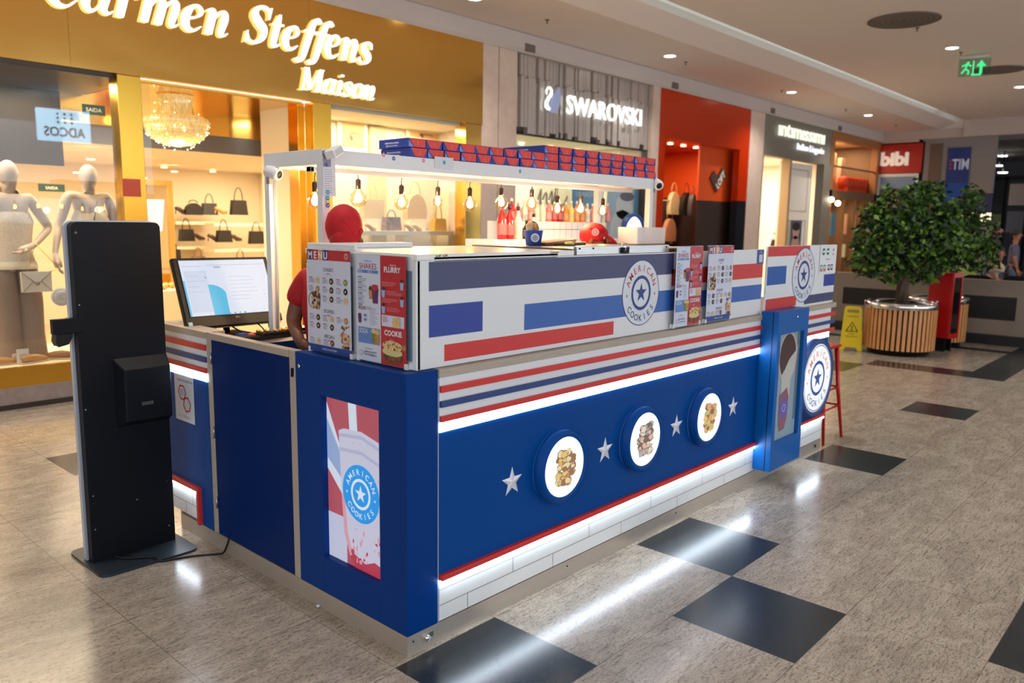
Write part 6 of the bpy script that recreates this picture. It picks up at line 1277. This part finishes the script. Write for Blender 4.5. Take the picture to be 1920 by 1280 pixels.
for i, (x, m, w_, zt_, zb_, lab) in enumerate(((18.95,mt('cloth_amber',(240,160,60),.7),.35,3.75,2.7,'amber hanging garment at the left of the timber front'),(19.6,mt('cloth_tan',(214,168,110),.7),.4,3.7,3.0,'tan hanging garment in the timber shop'),(20.5,mt('cloth_cream',(236,206,160),.7),.5,3.7,2.75,'cream flared garment in the timber shop'),(21.2,mt('cloth_beige',(206,176,140),.7),.4,3.6,2.9,'beige garment at the right of the timber shop'))):
    k = M(); k.prism([(x-w_*.3,6.3,zt_),(x+w_*.3,6.3,zt_),(x+w_*.5,6.3,zb_),(x-w_*.5,6.3,zb_)], (0,.12,0), m); tag(k.build('hanging_garment', bevel=.02), lab, 'garment', 'garments in the timber shop')
k = M(); ORD = mt('orange_scallop',(214,64,20),.6)
for i in range(6): k.lathe([(.17,2.72),(.17,2.98),(.12,3.04),(.001,3.06)], ORD, c=(20.4+i*.27,5.95,0), n=14)
k.box(20.25,21.9,5.8,6.1,2.62,2.74,ORD); tag(k.build('scalloped_display'), 'orange red scalloped display block above the timber shop beam', 'display')
for i, (px, py) in enumerate(((1559,374),(1571,381))):
    p = oy(px, py, 5.5+.0); k = M(); k.ball((p.x, 5.5, p.z), .07, emat('globe_cream',(255,236,190),7.), 12); k.cyl((p.x,5.52,p.z+.05),(p.x,5.6,p.z+.08),.01,TWD,6); tag(k.build('globe_wall_light'), ('left' if i == 0 else 'right')+' glowing globe light on the timber shop front', 'lamp', 'globe lights')
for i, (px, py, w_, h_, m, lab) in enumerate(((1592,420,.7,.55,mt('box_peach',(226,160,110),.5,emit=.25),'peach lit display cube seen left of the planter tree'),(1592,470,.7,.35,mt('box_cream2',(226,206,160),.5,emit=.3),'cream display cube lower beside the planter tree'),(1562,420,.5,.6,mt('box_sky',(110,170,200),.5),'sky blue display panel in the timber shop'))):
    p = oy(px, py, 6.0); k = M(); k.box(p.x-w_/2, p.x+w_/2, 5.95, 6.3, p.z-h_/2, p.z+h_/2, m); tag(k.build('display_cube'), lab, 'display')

# ================================================================== end wall: bibi, TIM and the passage
XW = 22.0
k = M(); k.box(XW, XW+.2, 4.5, 5.62, 0, 4.08, PIL); k.box(XW, XW+.2, 2.75, 4.6, 0, 4.2, mt('end_wall_grey',(150,144,142),.6)); k.box(XW-.03, XW, 4.0, 4.3, 0, 3.95, mt('brown_door_panel',(110,92,78),.5)); struct(k, 'wall_end')
t = thing('shop_sign', 'red square sign reading bibi in white rounded letters', 'sign', (21.9,5.0,3.2)); T = FX(XW-.06, 5.6, 0)
k = M(T); k.box(-.02, 1.12, 3.2, 3.98, -.05, 0, mt('bibi_red',(176,30,18),.4,emit=.05)); k.build('sign_board', t); k = M(T); k.text('bibi', .42, 3.42, .36, mt('bibi_letters',(240,226,214),.4,emit=.3), 2, w=.74, off=.05, dep=.02); k.build('lettering', t)
k = M(T); k.box(-.03,1.16,2.0,4.02,-.06,-.055,BLACK); k.build('dark_frame', t)
def fd(k, W, H):
    k.rect(0,W,0,H,WHITE,1); k.rect(.06,W-.06,.05,H-.08,mt('photo_green',(70,90,60),.5),2); k.rect(.06,W-.06,H*.72,H-.08,mt('photo_sky',(120,150,180),.5),3)
    for i,(u,v,c) in enumerate(((.3,.5,(200,120,130)),(.5,.45,(190,140,130)),(.7,.5,(206,150,150)),(.42,.62,(90,60,50)),(.66,.62,(60,50,46)))): k.disc(W*u,H*v,.12,mt('photo_c%d' % i,c,.6),4+i*.1,14,ry=.16,jit=.1,seed=i)
t = thing('poster', 'large photo poster of children with white border under the bibi sign', 'poster', (21.9,5.05,2.0)); k = M(FX(XW-.055, 5.58, 1.7)); fd(k, 1.05, 1.48); k.build('print', t); 
t = thing('phone_shop_sign', 'tall blue hanging banner reading TIM on the grey end wall', 'sign', (21.9,3.6,2.4)); k = M(FX(XW-.04, 3.86, 0)); k.box(0,.55,2.0,3.82,-.02,0,mt('tim_blue',(24,52,120),.4,emit=.06)); k.rect(0,.55,2.0,2.9,mt('tim_blue2',(10,70,150),.4,emit=.08),1); k.build('banner', t)
k = M(FX(XW-.04, 3.86, 0)); k.text('TIM', .33, 3.25, .28, mt('tim_letters',(200,206,224),.5,emit=.1), 2, w=.40, off=.02); 
for i in range(3): k.rect(.05,.14,3.26+.1*i,3.31+.1*i,mt('tim_red',(160,50,60),.5),2)
k.build('lettering', t)
PASS = mt('passage_dark', (84,80,84), .7)
k = M(); k.box(30, 30.2, -14, 6, 0, 4.5, PASS); k.box(22.2, 30, 6.0, 6.2, 0, 4.5, PASS); struct(k, 'wall_far')
k = M(); k.box(22.2, 29.9, -14, 6, 3.98, 4.2, mt('passage_ceiling',(120,114,112),.8)); struct(k, 'ceiling_passage')
t = thing('black_frame', 'tall black framed structure in the dark passage at far right', 'frame', (29,3.6,0))
for nm, y0, y1, z0, z1 in (('post',4.25,4.4,0,3.4),('post',3.75,3.85,0,3.4),('post',3.1,3.2,0,3.3),('beam',3.1,4.4,3.3,3.45)): k = M(); k.box(29,29.12,y0,y1,z0,z1,BLACK); k.build(nm, t)
for i, (y0, y1, z0, z1, c, lab) in enumerate(((3.2,3.75,2.5,3.2,(190,166,150),'pale poster behind the black frame in the passage'),(3.2,3.75,1.6,2.3,(120,116,120),'grey display behind the black frame in the passage'),(3.9,4.2,1.5,2.2,(130,140,90),'green display at the left of the black frame'),(3.0,3.4,1.7,1.95,(190,150,50),'yellow item hanging behind the black frame'))):
    k = M(); k.box(29.3+.02*i, 29.4+.02*i, y0, y1, z0, z1, mt('passage_item%d' % i, c, .6, emit=.06)); tag(k.build('shop_display'), lab, 'display')
p = ox(1822, 400, XW-.4); t = thing('lit_screen', 'bright warm lit screen glowing right of the planter tree', 'screen', (p.x,p.y,p.z-.3)); k = M(FX(XW-.065, p.y+.38, p.z)); k.box(0,.75,-.22,.02,-.03,0,emat('screen_warm',(250,226,190),1.6)); k.box(0,.75,.02,.5,-.03,-.001,mt('screen_navy',(56,60,110),.5)); k.box(-.02,.77,-.24,.52,-.06,-.03,BLACK); k.build('panel', t)
for i, (px, py, e) in enumerate(((1880,292,1),(1873,310,1),(1880,323,1))):
    p = oz(px, py, 3.97); 
    if p.x > 29.5: p = ox(px, py, 28.5-i*1.5)
    k = M(); k.lathe([(.001,p.z-.02),(.11,p.z-.02),(.13,p.z)], emat('downlight_glow',(255,250,240),9.), c=(p.x,p.y,0), n=20); k.cyl((p.x,p.y,p.z),(p.x,p.y,3.985),.02,BLACK,6); tag(k.build('ceiling_downlight'), ('upper','middle','lower')[i]+' of three small downlights at the far right passage', 'ceiling light', 'passage downlights')

# ================================================================== ceiling fittings
DG = emat('downlight_glow', (255,250,240), 9.)
def downlight(x, y, z, label, r=.09):
    t = thing('ceiling_downlight', label, 'ceiling light', (x,y,z), group='ceiling downlights'); k = M(); k.lathe([(r,z-.004),(r+.018,z-.006),(r+.02,z+.0)], PWHITE, c=(x,y,0), n=28, caps=False); k.build('trim_ring', t); k = M(); k.lathe([(.001,z-.012),(r*.7,z-.010),(r,z-.003)], DG, c=(x,y,0), n=28, caps=False); k.build('lamp_disc', t)
for i, (x, y, z) in enumerate(DL): downlight(x, y, z, ('round downlight in the soffit above the orange shop sign','round downlight above the lingerie shop sign','round downlight above the timber shop front','smallest soffit downlight near the bibi sign','round downlight at the top edge of the picture above the kiosk')[i])
for i, (x, y, z) in enumerate(DL2): downlight(x, y, z, ('round downlight in the main ceiling beside the round grille','round downlight at the right edge above the exit sign')[i])
GRL = mt('grille_grey', (116,104,96), .6)
for i, (px, py, r) in enumerate(((1695,38,.46),(1872,131,.42))):
    p = oz(px, py, 4.495); t = thing('ceiling_grille', ('large round perforated ceiling grille near the top edge','second round ceiling grille behind the green exit sign')[i], 'vent', tuple(p)); k = M(); k.lathe([(r*.97,4.485),(r,4.49),(r,4.5)], GRL, c=(p.x,p.y,0), n=48, caps=False); k.build('rim', t); k = M()
    for a_ in range(6): k.lathe([(r*(.95-.15*a_),4.49),(r*(.95-.15*a_)-.05,4.484),(r*(.95-.15*a_)-.06,4.49)], GRL, c=(p.x,p.y,0), n=40, caps=False)
    k.lathe([(.001,4.495),(r,4.495)], mt('grille_dark',(70,62,58),.7), c=(p.x,p.y,0), n=40, caps=False); k.build('perforated_disc', t)
p = oz(1827, 126, 4.3); t = thing('exit_sign', 'hanging clear exit sign with glowing green running figure and arrow', 'exit sign', tuple(p)); EG = emat('exit_green', (60,230,140), 1.1); w_, h_ = .21, .13
T = frame((p.x, p.y, p.z), (.30,-.95,0), (0,0,1)); k = M(T); k.box(-w_-.02,w_+.02,-h_-.01,h_+.01,-.006,0,thin_glass('exit_acrylic',(.7,.85,.75),.05)); k.build('acrylic_plate', t)
k = M(T); k.disc(-w_*.45,h_*.55,.022,EG,2,12)
for a_, b_ in (((-w_*.5,.06),(-w_*.6,-.02)),((-w_*.6,-.02),(-w_*.35,-.06)),((-w_*.6,-.02),(-w_*.85,-.09)),((-w_*.35,-.06),(-w_*.42,-.11)),((-w_*.5,.05),(-w_*.2,.02)),((-w_*.55,.05),(-w_*.85,.02))): k.tube([(a_[0],a_[1],.004),(b_[0],b_[1],.004)], .013, EG, 6)
k.rect(-w_*.12,-w_*.02,-h_,h_*.8,EG,2); k.poly([(w_*.45,h_*.85),(w_*.8,.01),(w_*.55,.01),(w_*.55,-h_*.8),(w_*.35,-h_*.8),(w_*.35,.01),(w_*.1,.01)], EG, 2); k.rect(-w_*.2,w_*.5,-h_,-h_*.8,EG,2); k.build('pictogram', t)
k = M(); k.box(p.x-.03,p.x+.03,p.y-.2,p.y+.2,p.z+h_+.01,p.z+h_+.035,PWHITE); k.cyl((p.x,p.y,p.z+h_+.03),(p.x,p.y,4.5),.008,PWHITE,8); k.build('ceiling_mount', t)
for i, (px, py, z) in enumerate(((1286,116,4.32),(1466,169,4.32),(1586,205,4.32),(1680,234,4.32),(1026,37,4.32),(1720,52,4.5),(1802,98,4.5))):
    p = oz(px, py, z); k = M(); k.lathe([(.03,z),(.03,z-.008),(.008,z-.012),(.008,z-.04),(.02,z-.045),(.001,z-.05)], mt('sprinkler_metal',(110,98,92),.4,.5), c=(p.x,p.y,0), n=12)
    tag(k.build('sprinkler'), ('small sprinkler right of the downlight above the orange shop','small sprinkler left of the downlight above the lingerie sign','small sprinkler above the lingerie sign end','small sprinkler above the timber shop','small sprinkler above the crystal shop sign','small sprinkler beside the large round grille','flat sprinkler beside the exit sign')[i], 'sprinkler', 'ceiling sprinklers')
for i, (px, py) in enumerate(((994,91),(1266,161),(1449,208),(1575,241))):
    p = oy(px, py, 5.5); k = M(); k.box(p.x-.11,p.x+.11,5.49,5.51,p.z-.05,p.z+.06,mt('vent_taupe',(112,100,92),.6)); tag(k.build('cornice_vent', bevel=.02), 'small dark oblong vent in the cornice above the %s' % ('crystal shop','orange shop','lingerie shop','timber shop')[i], 'vent', 'cornice vents')

# ================================================================== food court side
HW = mt('half_wall_taupe', (134,120,108), .5)
k = M(); k.box(11.55, 11.75, -6, 3.2, .15, .95, HW); k.box(11.53, 11.77, -6, 3.2, 0, .15, mt('half_wall_base',(24,26,30),.4)); struct(k, 'trim_half_wall')
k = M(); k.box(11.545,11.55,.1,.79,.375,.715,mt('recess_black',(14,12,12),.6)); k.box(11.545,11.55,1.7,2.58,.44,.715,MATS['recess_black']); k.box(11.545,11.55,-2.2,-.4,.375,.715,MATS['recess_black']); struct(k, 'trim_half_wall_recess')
OAK = mt('slat_oak', (214,150,92), .45, noise=(8,.12,(6,6,1))); SOIL = mt('soil', (50,40,32), .9)
def planter(cx, cy, r, label):
    t = thing('planter', label, 'planter', (cx,cy,0), group='round slatted planters')
    k = M(); k.lathe([(r*.84,.0),(r*.84,.08),(r*.95,.085),(r*.95,.63)], mt('planter_black',(20,18,18),.5), c=(cx,cy,0), n=48); k.build('inner_drum', t)
    N_ = 44; k = M()
    for i in range(N_):
        a_ = 2*math.pi*i/N_; T = Matrix.Translation((cx,cy,0)) @ Matrix.Rotation(a_, 4, 'Z'); k.T = T; k.box(r*.955, r*.99, -r*.043, r*.043, .075, .635, OAK)
    k.build('slat_ring', t)
    k = M(); k.lathe([(r*.99,.62),(r*1.01,.625),(r*1.01,.70),(r*.97,.705),(r*.96,.63)], CHROME, c=(cx,cy,0), n=64, caps=False); k.build('steel_rim', t)
    k = M(); k.lathe([(.001,.66),(r*.96,.655)], SOIL, c=(cx,cy,0), n=32, caps=False); k.build('soil', t)
planter(9.68, 1.12, .455, 'large round wooden slatted planter with steel rim under the leafy tree'); planter(11.0, 1.02, .42, 'second slatted planter partly behind the red cabinet')
LEAF = [mt('leaf_mid', (56,92,30), .5), mt('leaf_dark', (24,46,20), .5), mt('leaf_light', (100,136,40), .5)]
def tree(cx, cy, blobs, n, label, seed, z0=.66, hb=1.15):
    t = thing('tree', label, 'tree', (cx,cy,z0)); rnd = random.Random(seed); BK = mt('bark', (90,72,60), .8, noise=(20,.3,(1,1,.2)))
    k = M()
    for i in range(5):
        a_ = i*1.256; k.tube([(cx+.05*math.cos(a_),cy+.05*math.sin(a_),z0),(cx+.045*math.cos(a_+1),cy+.045*math.sin(a_+1),z0+.3),(cx+.05*math.cos(a_+2),cy+.05*math.sin(a_+2),hb)], [.045,.036,.03], BK, 8)
        b = blobs[i % len(blobs)]; k.tube([(cx+.05*math.cos(a_+2),cy+.05*math.sin(a_+2),hb),((cx+b[0])/2,(cy+b[1])/2,(hb+b[2])/2+.05),(b[0],b[1],b[2])], [.028,.018,.008], BK, 6)
    k.build('trunk', t)
    k = M(); V = []; Fc = {0:[],1:[],2:[]}
    for (bx_, by_, bz_, r) in blobs:
        for i in range(int(n*r*r*r**.0)):
            d = Vector((rnd.gauss(0,1),rnd.gauss(0,1),rnd.gauss(0,1))).normalized(); q = r*rnd.uniform(.45,1.05)**.7; p = Vector((bx_,by_,bz_))+d*q*Vector((1,1,.85)).length/1.68
            u = Vector((rnd.gauss(0,1),rnd.gauss(0,1),rnd.gauss(0,.6)-.5)).normalized(); w2 = u.cross(Vector((rnd.gauss(0,1),rnd.gauss(0,1),rnd.gauss(0,1)))).normalized(); s_ = rnd.uniform(.06,.105)
            o = len(V); V += [p, p+u*s_*.5+w2*s_*.32, p+u*s_*1.15, p+u*s_*.5-w2*s_*.32]; Fc[rnd.choice((0,0,1,1,1,2,2))].append((o,o+1,o+2,o+3))
    for c_ in Fc: k.add([], [], LEAF[c_])
    base = len(k.v); k.v += V
    for c_, fs in Fc.items():
        for f in fs: k.f.append([base+i for i in f]); k.fm.append(k.mi(LEAF[c_])); k.sm.append(False)
    o = k.build('foliage', t); return t
cx, cy = 9.68, 1.12; vx, vy = .66, -.75   # screen right on the ground
def B(du, z, r, dd=0): return (cx+vx*du+.75*dd, cy+vy*du+.66*dd, z, r)
tree(cx, cy, [B(0,1.55,.42),B(-.38,1.55,.34),B(.36,1.55,.36),B(-.15,1.9,.36),B(.25,1.9,.34,.1),B(.1,2.15,.2),B(-.5,1.3,.26),B(.5,1.75,.28),B(-.2,1.25,.3),B(.25,1.25,.3),B(.62,1.4,.22),B(.3,2.2,.14),B(-.45,1.85,.2)], 5200, 'leafy green bushy tree growing in the nearer slatted planter', 3)
cx, cy = 11.0, 1.02; tree(cx, cy, [B(.15,1.6,.34),B(.45,1.6,.34),B(.3,1.95,.26),B(.62,1.3,.24),B(.1,1.25,.25),B(.35,2.2,.14)], 4200, 'second green tree behind, growing in the farther planter', 5, hb=1.1)
# red cabinet between planters
t = thing('vending_cabinet', 'red cabinet with glass front standing between the two planters', 'cabinet', (10.3,.62,0)); T = Matrix.Translation((10.34,.74,0)) @ Matrix.Scale(.86, 4) @ Matrix.Rotation(R(-14), 4, 'Z')
RC = mt('cabinet_red',(186,14,18),.35); k = M(T); k.box(-.14,.14,-.16,.22,.22,1.27,RC); k.build('cabinet_body', t, bevel=.01)
k = M(T); k.box(-.11,.11,-.166,-.161,.30,1.20,thin_glass('vend_glass',(.35,.25,.25),.06)); k.box(-.11,.11,-.1605,-.160,.30,1.20,mt('vend_inside',(90,50,48),.5)); k.build('glass_front', t); k = M(T)
for (a_,b_,c_,d_) in ((-.14,.14,.22,.30),(-.14,.14,1.2,1.27),(-.14,-.11,.3,1.2),(.11,.14,.3,1.2)): k.box(a_,b_,-.175,-.16,c_,d_,RC)
k.build('door_frame', t); k = M(T)
for sx in (-.11,.08): k.box(sx,sx+.03,-.1,.15,.0,.22,BLACK)
k.build('stand', t); k = M(T); k.ball((-.15,.05,.8), .02, CHROME, 8); k.build('lock', t)
# wet floor sign
t = thing('wet_floor_sign', 'yellow folding wet floor caution sign standing left of the planter', 'caution sign', (9.42,1.68,0)); YL = mt('caution_yellow',(222,196,20),.45); a = oz(1573,656,.0); b = oz(1611,659,0)
T = frame((a.x,a.y,.004), (b.x-a.x,b.y-a.y,0), (0,0,1)); W = .29; H = .62
k = M(T)
for dz, nm in ((0,'front_panel'),(-.16,'rear_panel')):
    k = M(T); q = [(0,0),(.05,0),(.08,.05),(W-.08,.05),(W-.05,0),(W,0),(W-.035,H-.03),(W-.06,H),(.06,H),(.035,H-.03)]
    k.prism([(x_, y_, dz*(1-y_/H)) for x_, y_ in q], (0,0,.012), YL); k.build(nm, t)
k = M(T @ Matrix.Translation((0,0,.0125))); k.poly([(.07,H-.09),(W-.07,H-.09),(W-.07,H-.05),(.07,H-.05)], mt('caution_shadow',(150,130,60),.5), 1); ck = mt('caution_ink',(90,74,20),.5); k.text('CUIDADO', W/2, H-.155, .028, ck, 1, w=.15)
for s0, s1 in (((W/2-.075,.27),(W/2,.40)),((W/2,.40),(W/2+.075,.27)),((W/2+.075,.27),(W/2-.075,.27))): k.tube([(s0[0],s0[1],.002),(s1[0],s1[1],.002)], .005, ck, 6)
k.disc(W/2, .34, .012, ck, 1, 10); k.tube([(W/2-.01,.325,.002),(W/2+.012,.30,.002),(W/2-.02,.285,.002)], .006, ck, 6); k.text('PISO', W/2, .225, .02, ck, 1, w=.07); k.text('MOLHADO', W/2, .19, .022, ck, 1, w=.15); k.build('print', t)
# people beyond the half wall
def seated(px, py, X, H_, rz, label, shirt, skinm, hair, ov={}, capm=None, hairlong=False, hs=1.):
    p = ox(px, py, X); H_ = H_ if 'knl' in ov else p.z/.94; root = thing('person', label, 'person', (p.x,p.y,0)); z_off = p.z-.94*H_
    figure(root, (p.x,p.y,z_off), rz, H_, skinm, ov, shirt, TRD, SHD, face=True)
    k = M(); T = Matrix.Translation((p.x,p.y,p.z)) @ Matrix.Rotation(rz,4,'Z'); k.T = T; k.ball((0,-.012,.02), .092*hs, capm or hair, 16, sz=.10*hs, sy=.10*hs, z0=-.35); 
    if hairlong: k.ball((0,-.06,-.06), .08, hair, 12, sz=.12)
    k.build('hair' if not capm else 'cap', root); return root
SK2 = mt('skin_tan', (176,112,84), .5); SK3 = mt('skin_light',(206,160,130),.5); GSH = mt('shirt_slate',(74,84,104),.8); GRY = mt('shirt_black',(24,24,30),.8); GRN = mt('shirt_lime',(196,214,120),.8); ROSE = mt('shirt_rose',(186,120,110),.8)
SIT = {'knl':(-.075,.27,.46),'anl':(-.075,.27,.20),'tol':(-.08,.36,.18),'knr':(.075,.27,.46),'anr':(.075,.27,.20),'tor':(.08,.36,.18)}
seated(1873, 474, 13.0, 1.62, R(118), 'man in slate shirt reaching forward at a table beyond the half wall', GSH, SK2, HAIRD, dict(SIT, elr=(.12,.16,.70), wrr=(.08,.32,.69), har=(.07,.36,.69), ell=(-.13,.12,.66), wrl=(-.06,.28,.66), hal=(-.05,.32,.66)))
seated(1868, 507, 12.3, 1.25, R(60), 'person with pale hair and rose top seated low behind the half wall', ROSE, SK3, mt('hair_pale',(196,172,140),.6), SIT, hs=1.1)
seated(1868, 432, 17.5, 1.72, R(200), 'person in black standing in the dark passage behind the seated man', GRY, SK2, HAIRD)
seated(1905, 440, 19.0, 1.70, R(200), 'person in grey standing at the far right edge', mt('shirt_grey',(96,96,120),.8), SK2, HAIRD)
for i, (px, py, X, c, lab) in enumerate(((1800,500,12.4,GRN,'lime green cushion back of chair left of the seated man'),(1912,520,12.0,BLACK,'black chair back at the right edge beyond half wall'),(1832,518,11.95,BLACK,'black chair back just behind the half wall'))):
    p = ox(px, py, X); t = thing('dining_chair', lab, 'chair', (p.x,p.y,0), group='chairs beyond the half wall'); x, y = p.x, p.y; zt_ = p.z+.02
    k = M(); k.prism([(x,y-.24,zt_-.3),(x,y+.24,zt_-.3),(x,y+.22,zt_-.05),(x,y+.12,zt_),(x,y-.12,zt_),(x,y-.22,zt_-.05)], (.04,0,0), c); k.build('backrest', t, bevel=.01); k = M(); k.box(x,x+.42,y-.23,y+.23,.45,.49,BLACK); k.build('seat', t)
    for sx in (.02,.38):
        for sy in (-.2,.2): k = M(); k.cyl((x+sx,y+sy,0),(x+sx,y+sy,.45 if sx > .1 else zt_-.1),.014,BLACK,8); k.build('leg', t)
for i, (x, y) in enumerate(((13.6,1.15),(13.3,-.6))):
    t = thing('cafe_table', ('dark round cafe table in front of the man in slate shirt','dark round cafe table at the far right edge')[i], 'table', (x,y,0)); k = M(); k.lathe([(.001,.73),(.38,.73),(.38,.76),(.001,.76)], BLACK, c=(x,y,0), n=32); k.build('table_top', t); k = M(); k.lathe([(.22,.0),(.22,.02),(.03,.04),(.03,.73)], BLACK, c=(x,y,0), n=20); k.build('pedestal', t)
# small litter on the floor
p = oz(596, 1138, 0); k = M(); k.ball((p.x,p.y,.006), .010, WHITE, 6, sz=.006, jit=.3); tag(k.build('paper_scrap'), 'tiny white paper scrap on the floor by the steel kick plate', 'litter')
